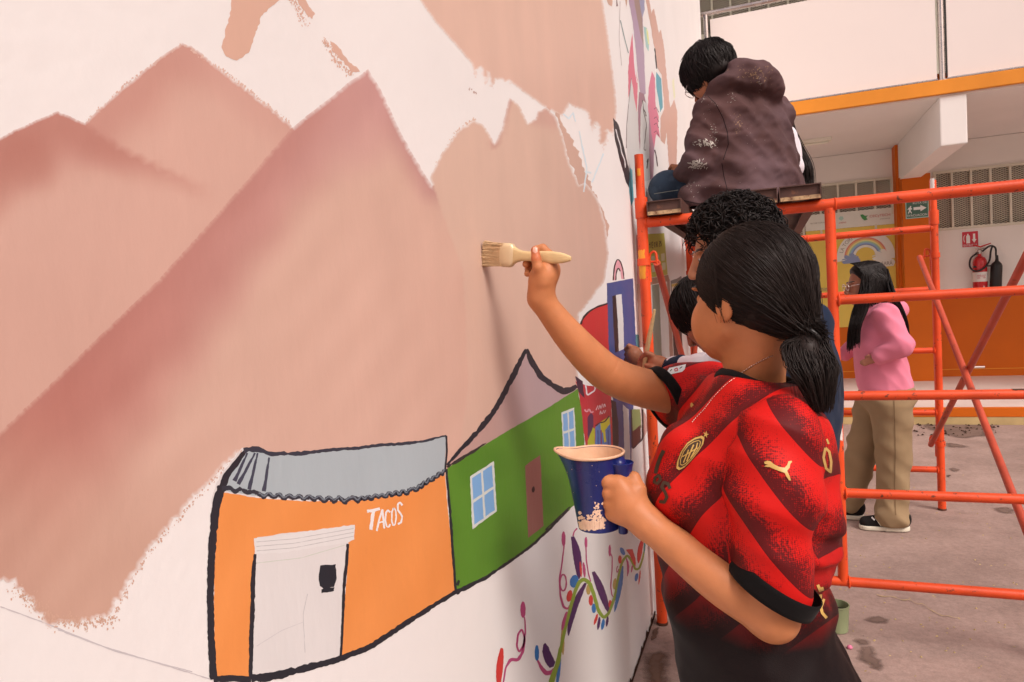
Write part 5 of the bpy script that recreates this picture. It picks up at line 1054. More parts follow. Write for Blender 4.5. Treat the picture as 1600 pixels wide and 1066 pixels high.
# cuffs and collar as their own bands
def band(name, c, ax, fdist, w, th, m, parent, n=48, side=None):
    ax = nrm(ax); ref = np.array([0, 0, 1.]) if abs(ax[2]) < .8 else np.array([1., 0, 0]); u_ = nrm(np.cross(ax, ref)); v_ = np.cross(ax, u_); R_ = []
    for k in range(n):
        d = math.cos(2*math.pi*k/n)*u_+math.sin(2*math.pi*k/n)*v_; a, b = .02, .16
        for _ in range(26):
            t = (a+b)/2
            if fdist((np.array([c+d*t])).astype(np.float32))[0] < 0: a = t
            else: b = t
        R_.append(a)
    R_ = np.array(R_); R_ = np.convolve(np.r_[R_[-3:], R_, R_[:3]], np.ones(5)/5, 'same')[3:-3]; V = []
    prof = [(0, th*.3), (0, th), (w*.25, th*1.15), (w*.75, th*1.15), (w, th), (w, -th*1.2), (w*.5, -th*1.2)]
    for s, o in prof:
        for k in range(n): d = math.cos(2*math.pi*k/n)*u_+math.sin(2*math.pi*k/n)*v_; V.append(c+ax*(s-w*.85)+d*(R_[k]+o))
    F4 = [(i*n+k, i*n+(k+1) % n, (i+1)*n+(k+1) % n, (i+1)*n+k) for i in range(len(prof)-1) for k in range(n)]; return obj(name, V, F4, M[m], parent, True)
band('sleeve_cuff', HEM_L, nL, lambda p: chain(p, [LS, A(1204, 780, 1.108), HEM_L, HEM_L+axL*.05], [.063, .067, .058, .056], .02), .030, .0028, 'rib', jer)
band('sleeve_cuff', HEM_R, nR, lambda p: chain(p, [RS, A(1062, 620, 1.44), HEM_R, HEM_R+axR*.05], [.070, .064, .055, .053], .02), .022, .0028, 'rib', jer)
# collar: a band following the neck opening
cpx = [(1113, 582), (1111, 597), (1116, 609), (1130, 613), (1150, 608), (1172, 600), (1195, 592), (1215, 585), (1235, 581)]
nc = hd.w((0, -.032, -.115)); axn = nrm(hd.w((0, -.03, -.11))-(NB+np.array([0, 0, -.02]))); u_ = nrm(np.cross(axn, [0, 1., 0])); v_ = np.cross(axn, u_); V = []; n = 56; prof = [(-.004, .0), (.0, .004), (.014, .0055), (.026, .003), (.030, -.004), (.028, -.008), (.0, -.006)]
def edge_r(d, lim=.14):
    # where the jersey meets the neck cylinder, looking out along d
    best = None
    for h_ in np.linspace(.09, -.12, 43):
        q = (NB+np.array([0, 0, -.02]))+axn*h_+d*.0655
        if f_jersey(np.array([q]).astype(np.float32))[0] < 0.002: best = h_; break
    return best if best is not None else -.05
hs_ = np.array([edge_r(math.cos(2*math.pi*k/n)*u_+math.sin(2*math.pi*k/n)*v_) for k in range(n)]); hs_ = np.convolve(np.r_[hs_[-4:], hs_, hs_[:4]], np.ones(7)/7, 'same')[4:-4]
for s, o in prof:
    for k in range(n):
        d = math.cos(2*math.pi*k/n)*u_+math.sin(2*math.pi*k/n)*v_; V.append(NB+np.array([0, 0, -.02])+axn*(hs_[k]-.012+s*.85)+d*(.0655+o+(.028-s)*.28))
obj('collar', V, [(i*n+k, i*n+(k+1) % n, (i+1)*n+(k+1) % n, (i+1)*n+k) for i in range(len(prof)-1) for k in range(n)], M['rib'], jer, True)
# marks on the jersey
decal('cat_mark', [(1194, 722), (1199, 720), (1204, 721), (1210, 726), (1218, 730), (1226, 731), (1230, 727), (1232, 721), (1237, 720), (1238, 722), (1235, 725), (1234, 731), (1230, 736), (1234, 744), (1236, 751), (1233, 751), (1229, 745), (1226, 739), (1217, 736), (1207, 732), (1203, 730), (1199, 730), (1194, 729), (1197, 727), (1200, 726), (1195, 725)], 'gold', jer, step=4)
cre = [(1057, 732), (1058, 722), (1064, 706), (1074, 692), (1086, 684), (1097, 681), (1101, 684), (1099, 694), (1091, 706), (1080, 720), (1069, 731), (1061, 735)]
decal('crest', cre, 'gold', jer); cc_ = np.mean(cre, 0); inn = [tuple(cc_+(np.array(p)-cc_)*.86) for p in cre]; decal('crest_field', inn, 'dark_gold', jer, off=.0024)
dstroke('crest_line', [(1073, 721), (1080, 704), (1084, 695)], 2.2, 'gold', jer, off=.003); dstroke('crest_line', [(1068, 723), (1076, 703)], 1.8, 'gold', jer, off=.003); dstroke('crest_line', [(1079, 716), (1088, 700), (1090, 692)], 1.8, 'gold', jer, off=.003); dstroke('crest_line', [(1066, 714), (1090, 700)], 1.6, 'gold', jer, off=.003); dstroke('crest_ring', [tuple(cc_+(np.array(p)-cc_)*.72) for p in cre], 1.2, 'gold', jer, off=.003, closed=True)
st = []
for k in range(10): a = -math.pi/2+k*math.pi/5+.25; r_k = 6.2 if k % 2 == 0 else 2.3; st.append((1103+r_k*.8*math.cos(a), 679+r_k*math.sin(a)))
decal('star', st, 'gold', jer, step=3); decal('chest_mark', [(1077, 632), (1081, 629), (1084, 633), (1080, 637)], 'gold', jer, step=3)
for q, w in (([(1037, 704), (1032, 714), (1027, 728), (1024, 740)], 6), ([(1030, 742), (1024, 746), (1022, 753), (1027, 756), (1032, 750), (1030, 742)], 4.5), ([(1047, 764), (1044, 756), (1037, 754), (1034, 761), (1039, 769), (1042, 777), (1038, 785), (1030, 784)], 5)): dstroke('sponsor_letter', q, w, 'dark_gold', jer)
for q, w in (([(1290, 700), (1287, 715), (1291, 732), (1298, 738), (1299, 722), (1296, 706), (1290, 700)], 4), ([(1292, 686), (1295, 694)], 3), ([(1284, 918), (1288, 932), (1296, 936)], 5), ([(1278, 914), (1283, 926), (1281, 942), (1285, 958), (1292, 966)], 4.5), ([(1288, 936), (1283, 950)], 4)): dstroke('back_number', q, w, 'gold', jer)
decal('league_patch', [(1042, 581), (1046, 575), (1072, 569), (1070, 577), (1066, 581), (1048, 585)], 'white_print', jer, step=4); dstroke('patch_mark', [(1054, 577), (1058, 575), (1059, 579), (1055, 580), (1054, 577)], 1.4, 'sign_red', jer, off=.0025); dstroke('patch_mark', [(1047, 580), (1050, 577)], 1.2, 'black', jer, off=.0025); dstroke('patch_mark', [(1062, 576), (1066, 573)], 1.2, 'black', jer, off=.0025)
# necklace lying on skin and cloth
bvs = BVHTree.FromPolygons([tuple(v) for v in np.r_[vh, vj]], [tuple(f) for f in fh]+[tuple(np.array(f)+len(vh)) for f in fj])
M['silver'] = mat('silver_chain', (.8, .74, .68), rough=.25, var=.1, metal=1.0, bump=0)
ck = thing('necklace', 'thin silver chain necklace lying on neck and red jersey', 'necklace', tuple(A(1160, 590, 1.22)))
P2, _ = resample([(1207, 556, 1), (1195, 561, 1), (1180, 569, 1), (1165, 578, 1), (1150, 589, 1), (1135, 600, 1), (1123, 612, 1), (1112, 624, 1), (1100, 640, 1), (1088, 652, 1), (1082, 659, 1)], 2.2, False)
b = MB()
for i, p in enumerate(P2):
    h_ = hit(p[0], p[1], bvs, .0012)
    if h_ is None: continue
    b.lathe([(.0, -.0011), (.00105, 0), (.0, .0011)], h_, 6, (1, .3, .4) if i % 2 else (.3, 1, -.4))
b.build('chain', M['silver'], ck, True)
# hair pulled back to a low tie --------------------------------------
RX, RYv, RZ = .0865, .108, .098; HCc = np.array([0, -.014, .030]); TIE = np.array([.0, -.122, -.066])
def f_hair(p):
    q = hd.loc(p); d = el(q, HCc, (RX-.0015, RYv-.0015, RZ-.0015)); d = smin(d, rc(q, (0, -.06, -.025), TIE, .050, .014), .03)
    cutf = (q-np.array([0, .066, .034], np.float32))@nrm([0, .86, -.50]).astype(np.float32)
    cutn = -(q[:, 2]+.075-.30*(-.02-q[:, 1]).clip(-1, .3)*0)
    ear = el(q, (.078, .002, -.032), (.04, .011, .014)); ear2 = el(q, (-.078, .000, -.028), (.04, .014, .018))
    und = (q-np.array([0, -.03, -.066], np.float32))@nrm([0, .55, -.85]).astype(np.float32)
    d = smax(d, cutf, .012); d = smax(d, -ear, .008); d = smax(d, -ear2, .008); d = smax(d, und, .01); return d*hd.s
lo, hi = hd.box(.17); vhr, fhr = sdf_mesh(f_hair, lo, hi, .0032)
r_ = np.random.default_rng(21); K = 7500; Nn_ = 18
def on_shell(dirs, ex):
    dd = dirs/np.linalg.norm(dirs, axis=-1, keepdims=True); t = 1/np.sqrt(((dd/np.array([RX, RYv, RZ]))**2).sum(-1, keepdims=True)); return HCc+dd*(t+ex)
S0 = []
while len(S0) < K:
    v = nrm(r_.normal(0, 1, 3)); q = v*np.array([RX, RYv, RZ])+HCc
    if (q-np.array([0, .066, .034]))@nrm([0, .86, -.50]) > .003 or q[2] < -.066-.25*min(0, q[1]+.05) or q[1] < -.108: continue
    if abs(q[0]) > .05 and abs(q[1]-.002) < .012 and q[2] < -.020: continue
    S0.append(v)
S0 = np.array(S0); e0 = nrm((TIE-HCc)); t = np.linspace(0, 1, Nn_)
om = .02+np.arccos(np.clip((S0/np.linalg.norm(S0, axis=1)[:, None])@e0, -1, 1)); s0u = S0/np.linalg.norm(S0, axis=1)[:, None]
dirs = (np.sin((1-t)[None]*om[:, None])/np.sin(om)[:, None])[..., None]*s0u[:, None]+(np.sin(t[None]*om[:, None])/np.sin(om)[:, None])[..., None]*e0
dirs[..., 2] += (.22*np.sin(np.pi*t))[None]*(np.abs(s0u[:, 0]) > .5)[:, None]*.25
ex = r_.uniform(-.002, .0016, K)[:, None, None]+.001*np.sin(t*9+r_.uniform(0, 6, K)[:, None])[..., None]
P3 = on_shell(dirs, ex); pull = (t**3)[None, :, None]; P3 = P3*(1-pull)+(TIE+r_.normal(0, .009, (K, 1, 3)))*pull
hw = hd.c+(P3*hd.s)@hd.A
sv, sf = strands(hw, .00062, .0006)
# ponytail
tie_w = hd.w(TIE); K2 = 2600; tail = np.array([tie_w, A(1258, 540, 1.185), A(1274, 585, 1.165), A(1284, 634, 1.155)]); g0 = bez(tail, 16); tt = np.linspace(0, 1, 16)
wid = np.interp(tt, [0, .12, .3, .6, 1], [.007, .018, .030, .036, .013]); off = r_.normal(0, .5, (K2, 1, 2)).clip(-1.1, 1.1); ln = r_.uniform(.68, 1.08, K2)
g_ = np.stack([np.stack([np.interp(tt*l, tt, g0[:, c]) if l <= 1 else np.interp(np.minimum(tt*l, 1), tt, g0[:, c]) for c in range(3)], 1) for l in ln])
g_[..., 2] -= np.maximum(0, tt[None]*ln[:, None]-1)*.14
P3 = g_+(_r*1.0)[None, None]*(off[..., :1]*wid[None, :, None])+np.array([.0, 1, 0])[None, None]*(off[..., 1:]*wid[None, :, None]*.6); P3 += .002*np.sin(tt*7+r_.uniform(0, 6, K2)[:, None])[..., None]*r_.normal(0, 1, (K2, 1, 3))
sv2, sf2 = strands(P3, .0008, .0003)
vt, ft_ = sdf_mesh(lambda p: chain(p, [tie_w]+[g0[i] for i in (3, 6, 9, 11)], [.007, .014, .020, .016, .006], .01), g0.min(0)-.06, g0.max(0)+.06, .004)
# loose strands by the cheek
fl = []
for i in range(9):
    x0 = r_.uniform(1103, 1136); x1 = x0+r_.normal(-6, 9); L_ = r_.uniform(.5, 1)
    pts = [A(x0, r_.uniform(395, 425), 1.20), A((x0+x1)/2+r_.normal(0, 3)-3, 450, 1.197), A(x1-4, 450+75*L_, 1.205), A(x1+r_.normal(4, 5), 460+130*L_, 1.215)]
    if 1: pts = [A(x0-2, r_.uniform(385, 410), 1.198), A(x0+2, 430, 1.196), A(x0+r_.uniform(4, 14), 470, 1.200), A(x0+r_.uniform(8, 30), 505, 1.206)]
    fl.append(bez(pts, 14))
sv3, sf3 = strands(np.array(fl), .00042, .0002)
st_ = []
for i in range(26):
    l = r_.uniform(.6, 1.0); o_ = r_.normal(0, 1, 3)*np.array([.022, .012, .004]); st_.append(bez([tie_w+o_*.3, g0[5]+o_*1.0, g0[10]+o_*1.2, g0[13]+o_*1.1+np.array([0, 0, -.02*l])], 12))
for i in range(60):
    v = nrm([r_.normal(.4, .5), r_.uniform(-.9, .6), r_.uniform(.2, 1)]); q0 = hd.w(HCc+v*np.array([RX, RYv, RZ])*1.01); q1 = hd.w(HCc+nrm(v+np.array([0, -.5, -.3]))*np.array([RX, RYv, RZ])*1.05); st_.append(bez([q0, (q0+q1)/2+r_.normal(0, .003, 3), q1], 12))
sv5, sf5 = strands(np.array(st_), .0003, .0002)
hv, hf = merge([(vhr, fhr), (sv, sf), (sv2, sf2), (vt, ft_), (sv3, sf3), (sv5, sf5)])
hr = qobj('hair', (hv, hf), M['hair_brown'], wp_)
# elastic at the tie
b = MB(); d_ = nrm(g0[2]-tie_w); u_ = nrm(np.cross(d_, [0, 0, 1.])); v_ = np.cross(d_, u_)
b.tube([tie_w+d_*.004+.019*(math.cos(a)*u_+math.sin(a)*v_) for a in np.linspace(0, 2*math.pi, 25)], .004, 8, cap=False); b.build('hair_tie', M['black'], hr, True)

# ------------------------------------------------------------------ flat brush in the raised hand
M['wood'] = mat('raw_wood_handle', alb(226, 184, 132), rough=.5, var=.12, vscale=12, bump=.2, bscale=90, stretch=(1, 6, 6)); M['bristle'] = mat('paint_loaded_bristles', alb(232, 186, 142), rough=.6, var=.14, vscale=30, bump=.5, bscale=220); M['ferrule'] = mat('ferrule', alb(226, 190, 150), rough=.35, var=.15, vscale=20, metal=.3, bump=.15)
B0 = A(754, 397, 1.2615); B0[0] = .003; B1 = A(890, 404, 1.224); ax = nrm(B1-B0); upv = nrm(np.array([0, 0, 1.])-ax*ax[2]); sd = np.cross(ax, upv); Lb = np.linalg.norm(B1-B0)
br = thing('paintbrush', 'flat wooden handled paintbrush loaded with beige paint pressed against wall', 'paintbrush', tuple(B0))
def flat(prof, name, m, n=20, smooth=True):
    V = []
    for s, hw_, ht in prof:
        for k in range(n):
            a = 2*math.pi*k/n; c, s2 = math.cos(a), math.sin(a); e = .6; V.append(B0+ax*s+upv*hw_*np.sign(c)*abs(c)**e+sd*ht*np.sign(s2)*abs(s2)**e)
    m_ = len(prof); Fc = [(i*n+k, i*n+(k+1) % n, (i+1)*n+(k+1) % n, (i+1)*n+k) for i in range(m_-1) for k in range(n)]+[tuple(range(n))[::-1], tuple((m_-1)*n+k for k in range(n))]
    return smooth_by_angle(obj(name, V, Fc, M[m], br), 50)
flat([(.040, .0225, .0085), (.042, .0232, .0095), (.062, .0232, .0095), (.066, .0215, .0085), (.070, .016, .007)], 'ferrule', 'ferrule')
flat([(.066, .0200, .0068), (.076, .013, .0068), (.088, .0100, .0070), (.105, .0092, .0072), (.13, .0112, .0075), (.155, .0118, .0072), (.175, .0095, .0062), (Lb, .0055, .0045), (Lb+.003, .003, .003)], 'handle', 'wood')
K = 1100; a_ = r_.uniform(-1, 1, K); c_ = r_.uniform(-1, 1, K); t = np.linspace(0, 1, 7); P3 = B0+ax*(.046*(1-t))[None, :, None]+upv*(a_[:, None]*(.0222+.0015*t)[None]+(t**3)[None]*r_.normal(0, .0012, K)[:, None])[..., None]+sd*(c_[:, None]*(.0085-.0035*t)[None]+(t**3)[None]*(.006+r_.normal(0, .001, K)[:, None]))[..., None]
P3 = P3[:, :, :]; ln = r_.uniform(.0, .004, K); P3 += ax*(t[None, :, None]**4*ln[:, None, None])
bv_, bf_ = strands(P3, .0007, .0005); pv = []
ob = flat([(.004, .0205, .0035), (.012, .0215, .005), (.041, .0215, .0078)], 'bristle_core', 'bristle'); qobj('bristles', (bv_, bf_), M['bristle'], br)
b = MB()
for k in range(5): q = B0+ax*(.045+.004*k); b.tube([q+upv*.0235-sd*.0, q+upv*.02-sd*.0097, q-upv*.02-sd*.0097, q-upv*.0235], .0006, 5)
b.build('ferrule_crimp', M['wood'], br); smooth_by_angle(MB().tube([B0+ax*(Lb-.012)-sd*.0062-upv*.002+(.003*(math.cos(a)*ax+math.sin(a)*upv)) for a in np.linspace(0, 6.28, 12)], .0007, 5, cap=False).build('hang_hole', M['black'], br))

# ------------------------------------------------------------------ blue jug
M['jug'] = mat('blue_plastic', alb(26, 36, 98), rough=.30, var=.22, vscale=10, bump=.18, bscale=60, spec=.5, col2=alb(84, 78, 112), c2scale=16, c2lo=.62, c2hi=.78); M['beige_paint'] = mat('wet_beige_paint', alb(224, 172, 138), rough=.38, var=.10, vscale=22, bump=.5, bscale=40, spec=.5, dist=.004); M['drip'] = mat('dried_paint', alb(250, 202, 172), rough=.6, var=.08, bump=.5, bscale=120)
YJ = 1.175; top = A(928, 715, YJ); bot = A(926, 822, YJ); jc = np.array([top[0], YJ, 0]); zt_, zb_ = A(905, 707, YJ)[2], A(926, 822, YJ)[2]
jg = thing('jug', 'paint spattered blue plastic measuring jug full of beige paint', 'jug', (jc[0], YJ, zb_))
rt, rb = .0560, .0395; Hj = zt_-zb_; n = 56; lean = np.array([.003, 0, 0])
def jr(a, s):      # radius with a spout pointing away from the handle (image left) 
    sp_ = max(0, math.cos(a-math.pi))**14; base = rb+(rt-rb)*s; return base+sp_*.020*max(0, (s-.55)/.45)**2
def jug_wall(inset, s0, s1, m=14):
    V = []
    for i in range(m+1):
        s = s0+(s1-s0)*i/m
        for k in range(n):
            a = 2*math.pi*k/n; r = jr(a, s)-inset; lip = max(0, math.cos(a-math.pi))**14*.006*max(0, (s-.8)/.2); V.append(jc+lean*(1-s)+np.array([r*math.cos(a)*_r[0]-r*math.sin(a)*_r[1]*0, r*math.sin(a), zb_+Hj*s+lip]))
    return V, [(i*n+k, i*n+(k+1) % n, (i+1)*n+(k+1) % n, (i+1)*n+k) for i in range(m) for k in range(n)]
V1, F1 = jug_wall(0, 0, 1); V2, F2 = jug_wall(.0022, .05, 1); k0 = len(V1); Fj = F1+[tuple(i+k0 for i in f)[::-1] for f in F2]+[tuple(range(n))[::-1]]
m1 = len(V1)-n; m2 = k0+len(V2)-n; Fj += [(m1+k, m1+(k+1) % n, m2+(k+1) % n, m2+k) for k in range(n)]+[tuple(k0+k for k in range(n))]
jb = smooth_by_angle(obj('cup', V1+V2, Fj, M['jug'], jg), 50)
V3, F3 = jug_wall(.0030, .72, .995, 6); V3 = list(V3)
inner = obj('paint_coating', V3, F3, M['beige_paint'], jg, True)
V = [jc+np.array([(jr(2*math.pi*k/n, .80)-.003)*math.cos(2*math.pi*k/n)*_r[0], (jr(2*math.pi*k/n, .80)-.003)*math.sin(2*math.pi*k/n), zb_+Hj*.80]) for k in range(n)]; obj('paint_surface', V, [tuple(range(n))], M['beige_paint'], jg)
b = MB(); b.tube([jc+np.array([(jr(a, 1)+.0005)*math.cos(a)*_r[0], (jr(a, 1)+.0005)*math.sin(a), zt_+max(0, math.cos(a-math.pi))**14*.006]) for a in np.linspace(0, 2*math.pi, 57)], .0026, 8, cap=False); b.build('painted_rim', M['beige_paint'], jb, True)
h0 = jc+np.array([rt*.93, -.012, zt_-.014-jc[2]]); hp = [jc+np.array([rt*.86, -.006, zt_-.006]), A(968, 735, YJ-.014), A(975, 755, YJ-.014), A(973, 795, YJ-.014), A(974, 832, YJ-.012)]
smooth_by_angle(MB().tube(bez(hp, 24), list(np.interp(np.linspace(0, 1, 24), [0, .12, .3, 1], [.010, .017, .0125, .0105])), 14, sq=.8).build('handle', M['jug'], jg), 60)
smooth_by_angle(MB().lathe([(.0165, -.018), (.0195, .0), (.0215, .006), (.0200, .007), (.017, .0)], A(971, 728, YJ-.014), 20).build('thumb_rest', M['jug'], jg), 50)
r_ = np.random.default_rng(31); b = MB()
bvc = BVHTree.FromPolygons([tuple(v) for v in V1], F1)
def splat(cx, cy, s, seed):
    rr = np.random.default_rng(seed); k = 9; pts = [(cx+s*rr.uniform(.5, 1.3)*math.cos(2*math.pi*i/k), cy+s*rr.uniform(.5, 1.3)*math.sin(2*math.pi*i/k)) for i in range(k)]
    P3 = [hit(x, y, bvc, .0008) for x, y in pts]
    if all(q is not None for q in P3): b.add(P3, [tuple(range(k))])
for i in range(260):
    x = r_.uniform(893, 944); y = 827-abs(r_.normal(0, 10)); splat(x, y, r_.uniform(1.0, 3.4), i)
for i in range(60): splat(r_.normal(934, 3), r_.uniform(785, 822), r_.uniform(.7, 2.2), 900+i)
for i in range(12): splat(r_.uniform(880, 950), r_.uniform(725, 815), r_.uniform(.4, .9), 700+i)
b.build('dried_paint_spots', M['drip'], jg, kind='stuff')
# ------------------------------------------------------------------ shared bits for the other people
def cap_hair(h, extra=None, cut=(.058, .040), R=(.088, .108, .100), c=(0, -.016, .030), low=-.06, grow=0.0):
    def f(p):
        q = h.loc(p); d = el(q, c, R); d = smin(d, el(q, (0, -.05, -.03), (.072, .054, .062)), .03); cf = (q-np.array([0, cut[0], cut[1]], np.float32))@nrm([0, .86, -.50]).astype(np.float32); d = smax(d, cf, .014)
        d = smax(d, (low-q[:, 2]), .015)
        if extra is not None: d = smin(d, extra(q, p)/h.s, .02)
        return d*h.s
    return f
def short_strands(h, K, ln, seed, R=(.089, .109, .101), c=(0, -.016, .030), curl=0.0, cut=(.062, .036), low=-.07, r0=.0014, lift=.006):
    r = np.random.default_rng(seed); out = []; N_ = 14 if curl else 9; R = np.array(R); c = np.array(c); wh = nrm([0, -.35, 1.])
    while len(out) < K:
        v = nrm(r.normal(0, 1, 3)); q = c+v*R
        if (q-np.array([0, cut[0], cut[1]]))@nrm([0, .86, -.50]) > .0 or q[2] < low: continue
        t = np.linspace(0, 1, N_)[:, None]; fl_ = v-wh*(1 if not curl else 0); fl_ = nrm(fl_-v*(fl_@v)+r.normal(0, .22 if not curl else 1.0, 3)); fl_ = nrm(fl_-v*(fl_@v)); L_ = ln*r.uniform(.6, 1.2)/R.mean()
        if curl: L_ *= .55
        dv = v*np.cos(L_*t)+fl_*np.sin(L_*t); P = c+dv*R*(1+(r.uniform(-.01, .05)+lift*10*t*r.uniform(0, 1)))
        if curl:
            b = np.cross(v, fl_); w = r.uniform(1.6, 2.8)*math.pi; a = curl*r.uniform(.6, 1.3); ph = r.uniform(0, 6); P = P+a*(np.cos(w*t+ph)*v+np.sin(w*t+ph)*b)*np.minimum(1, t*3)
        out.append(P)
    return strands(h.c+(np.array(out)*h.s)@h.A, r0, r0*.5)
def curtain(h, roots, ends, K, seed, r0=.0016, n=14, jit=.008):
    """long hair: each strand runs from a point on the head to a point in the world through a middle point"""
    r = np.random.default_rng(seed); out = []
    for _ in range(K):
        u_ = r.random(); a, m_, b = [np.array(x[0])+(np.array(x[1])-np.array(x[0]))*u_ for x in (roots, *ends)] if len(ends) == 2 else None
        out.append(bez([a+r.normal(0, jit*.4, 3), m_+r.normal(0, jit, 3), b+r.normal(0, jit, 3)+np.array([0, 0, r.uniform(-.02, .02)])], n))
    return strands(np.array(out), r0, r0*.5)
def glasses(h, parent, m='silver', r=.0012):
    b = MB()
    for sx in (-1, 1):
        c = np.array([sx*.034, .108, -.002]); b.tube([h.w(c+np.array([.024*math.cos(a), -.006*abs(math.cos(a))*0, .019*math.sin(a)])) for a in np.linspace(0, 2*math.pi, 21)], r*h.s, 6, cap=False)
        b.tube([h.w((sx*.058, .106, .004)), h.w((sx*.076, .07, .006)), h.w((sx*.079, -.005, .004))], r*h.s, 6)
    b.tube([h.w((-.010, .108, .002)), h.w((0, .112, .004)), h.w((.010, .108, .002))], r*h.s, 6); return b.build('glasses_frame', M[m], parent, True)
def rows_px(rs, Y, ra):
    out = []
    for py, x0, x1, *k in rs:
        a = PY(x0, py, Y); b = PY(x1, py, Y); m_ = (a+b)/2; out.append((m_[2], m_[0], m_[1], (k[0] if k else ra), abs(b[0]-a[0])/2))
    return out
XA = np.array([1., 0, 0]); YA = np.array([0, 1., 0])
def rows_loft(p, rows, capr=.03): return loft(p, rows, YA, XA, capr)      # half width along y, half depth along x

# ------------------------------------------------------------------ person with curly hair behind the red jersey
cu_ = thing('person', 'person with curly black hair in navy hoodie standing behind the red jersey', 'person', (.52, 2.0, 0))
h2_ = Head(A(1143, 393, 1.96), (-.96, -.22), tilt=.22, scale=1.06); nb2 = A(1188, 500, 2.0); SK2 = alb(190, 124, 92)
SH2 = A(1225, 560, 1.86); EL2 = A(1200, 690, 1.83); WR2 = A(1118, 655, 1.95); SH2b = A(1215, 560, 2.17); EL2b = A(1190, 680, 2.2); WR2b = A(1120, 640, 2.16)
def join(h, nb, arms):
    # one continuous body: head, neck, shoulders and arms (mostly inside the clothes)
    def f(p):
        d = h.sdf(p, neck_to=nb)
        for a in arms: d = smin(d, chain(p, [nb]+a, [.045]+[.034]*(len(a)-1)+[.023]), .01)
        return d
    return f
def hand_simple(p, w, d, s=1.0, curlv=None):
    d = nrm(d); up = nrm(np.array([0, 0, 1.])-d*d[2]); sd_ = np.cross(d, up); r = el(p, w+d*.045*s, (.034*s, .044*s, .018*s), np.stack([up, d, sd_]))
    for i, (o, l) in enumerate(((.024, .070), (.008, .078), (-.008, .073), (-.022, .058))):
        a = w+d*.078*s+up*o*s; r = smin(r, chain(p, [a, a+d*l*.45*s+sd_*.004*s, a+d*l*.8*s+sd_*.022*s], [.0095*s, .0085*s, .007*s], .004), .005)
    a = w+d*.02*s+up*.03*s; return smin(r, chain(p, [a, a+d*.03*s+up*.018*s, a+d*.06*s+up*.016*s+sd_*.012*s], [.013*s, .0105*s, .0085*s], .004), .008)
j2 = join(h2_, nb2, [[SH2, EL2, WR2], [SH2b, EL2b, WR2b]]); q_ = np.array([h2_.c-.14, h2_.c+.16, SH2, EL2, WR2, SH2b, EL2b, WR2b])
vA, fA = sdf_mesh(lambda p: smin(j2(p), np.minimum(hand_simple(p, WR2, (-1, .2, .1)), hand_simple(p, WR2b, (-1, .1, .1))), .008), q_.min(0)-np.array([.18, .06, .08]), q_.max(0)+.06, .0042)
qobj('body', (vA, fA), M['skin'], cu_, h2_.skin(vA, SK2))
M['navy'] = fabric('navy_fleece', alb(28, 38, 58), bscale=300, sheen=.08)
rw = rows_px([(500, 1150, 1262, .14), (520, 1138, 1294, .19), (560, 1130, 1312, .21), (640, 1130, 1315, .21), (700, 1135, 1306, .205), (800, 1145, 1300, .20), (900, 1150, 1296, .19)], 2.0, .2)
def f_navy(p):
    d = rows_loft(p, rw); d = smin(d, chain(p, [SH2, EL2, WR2+np.array([.03, 0, 0])], [.075, .062, .042], .03), .03); d = smin(d, chain(p, [SH2b, EL2b, WR2b+np.array([.03, 0, 0])], [.075, .062, .042], .03), .03)
    hood = chain(p, [A(1180, 490, 1.87), A(1250, 490, 1.92), A(1268, 506, 2.0), A(1250, 492, 2.12), A(1180, 490, 2.15)], [.035, .044, .046, .044, .035], .03); d = smin(d, hood, .04); d = smax(d, -rc(p, nb2, h2_.c, .058, .058), .01); return d+folds(p, .004, 30, 41, 6)+folds(p, .0015, 80, 42, 5)
z2 = rw[-1][0]; vN, fN = sdf_mesh(f_navy, (.2, 1.68, z2-.02), (.86, 2.36, 1.42), .0065); qobj('hoodie', (vN, fN), M['navy'], cu_)
def trousers(hips, m, par, dirv, name='trousers', r=(.095, .07, .06), spread=.09, ahead=(.05, -.05)):
    dirv = nrm(dirv); sd_ = np.array([-dirv[1], dirv[0], 0])
    def f(p):
        d = None
        for s, ah in zip((-1, 1), ahead):
            a = hips+sd_*spread*s; k_ = np.array([a[0], a[1], hips[2]*.52])+dirv*(ah*.6+.01); b = np.array([a[0], a[1], .07])+dirv*ah; c = chain(p, [a, k_, b], r, .02); d = c if d is None else smin(d, c, .03)
        return smax(d+folds(p, .003, 40, 5, 4), .05-p[:, 2], .01)
    v, f_ = sdf_mesh(f, hips-np.array([.3, .3, hips[2]-.0]), hips+np.array([.3, .3, .12]), .010); o = qobj(name, (v, f_), M[m], par)
    for s, ah in zip((-1, 1), ahead):
        a = np.array([hips[0], hips[1], 0])+sd_*spread*s+dirv*ah; v, f_ = sdf_mesh(lambda p: smax(smin(rc(p, a+np.array([0, 0, .05])-dirv*.03, a+dirv*.15+np.array([0, 0, .03]), .045, .034), el(p, a+np.array([0, 0, .07]), (.05, .05, .05)), .02), .002-p[:, 2], .004), a-.25, a+.25, .008); qobj('shoe', (v, f_), M['black'], par)
trousers(np.array([rw[-1][1], 2.0, rw[-1][0]+.02]), 'pants_black', cu_, (-1, 0, 0))
f_c = cap_hair(h2_, R=(.096, .114, .106), low=-.05, cut=(.052, .044)); vC, fC = sdf_mesh(f_c, h2_.c-.2, h2_.c+.2, .005)
qobj('hair', merge([(vC, fC), short_strands(h2_, 1700, .085, 5, R=(.096, .114, .106), curl=.0095, cut=(.056, .038), low=-.055, r0=.0021)]), M['hair'], cu_)

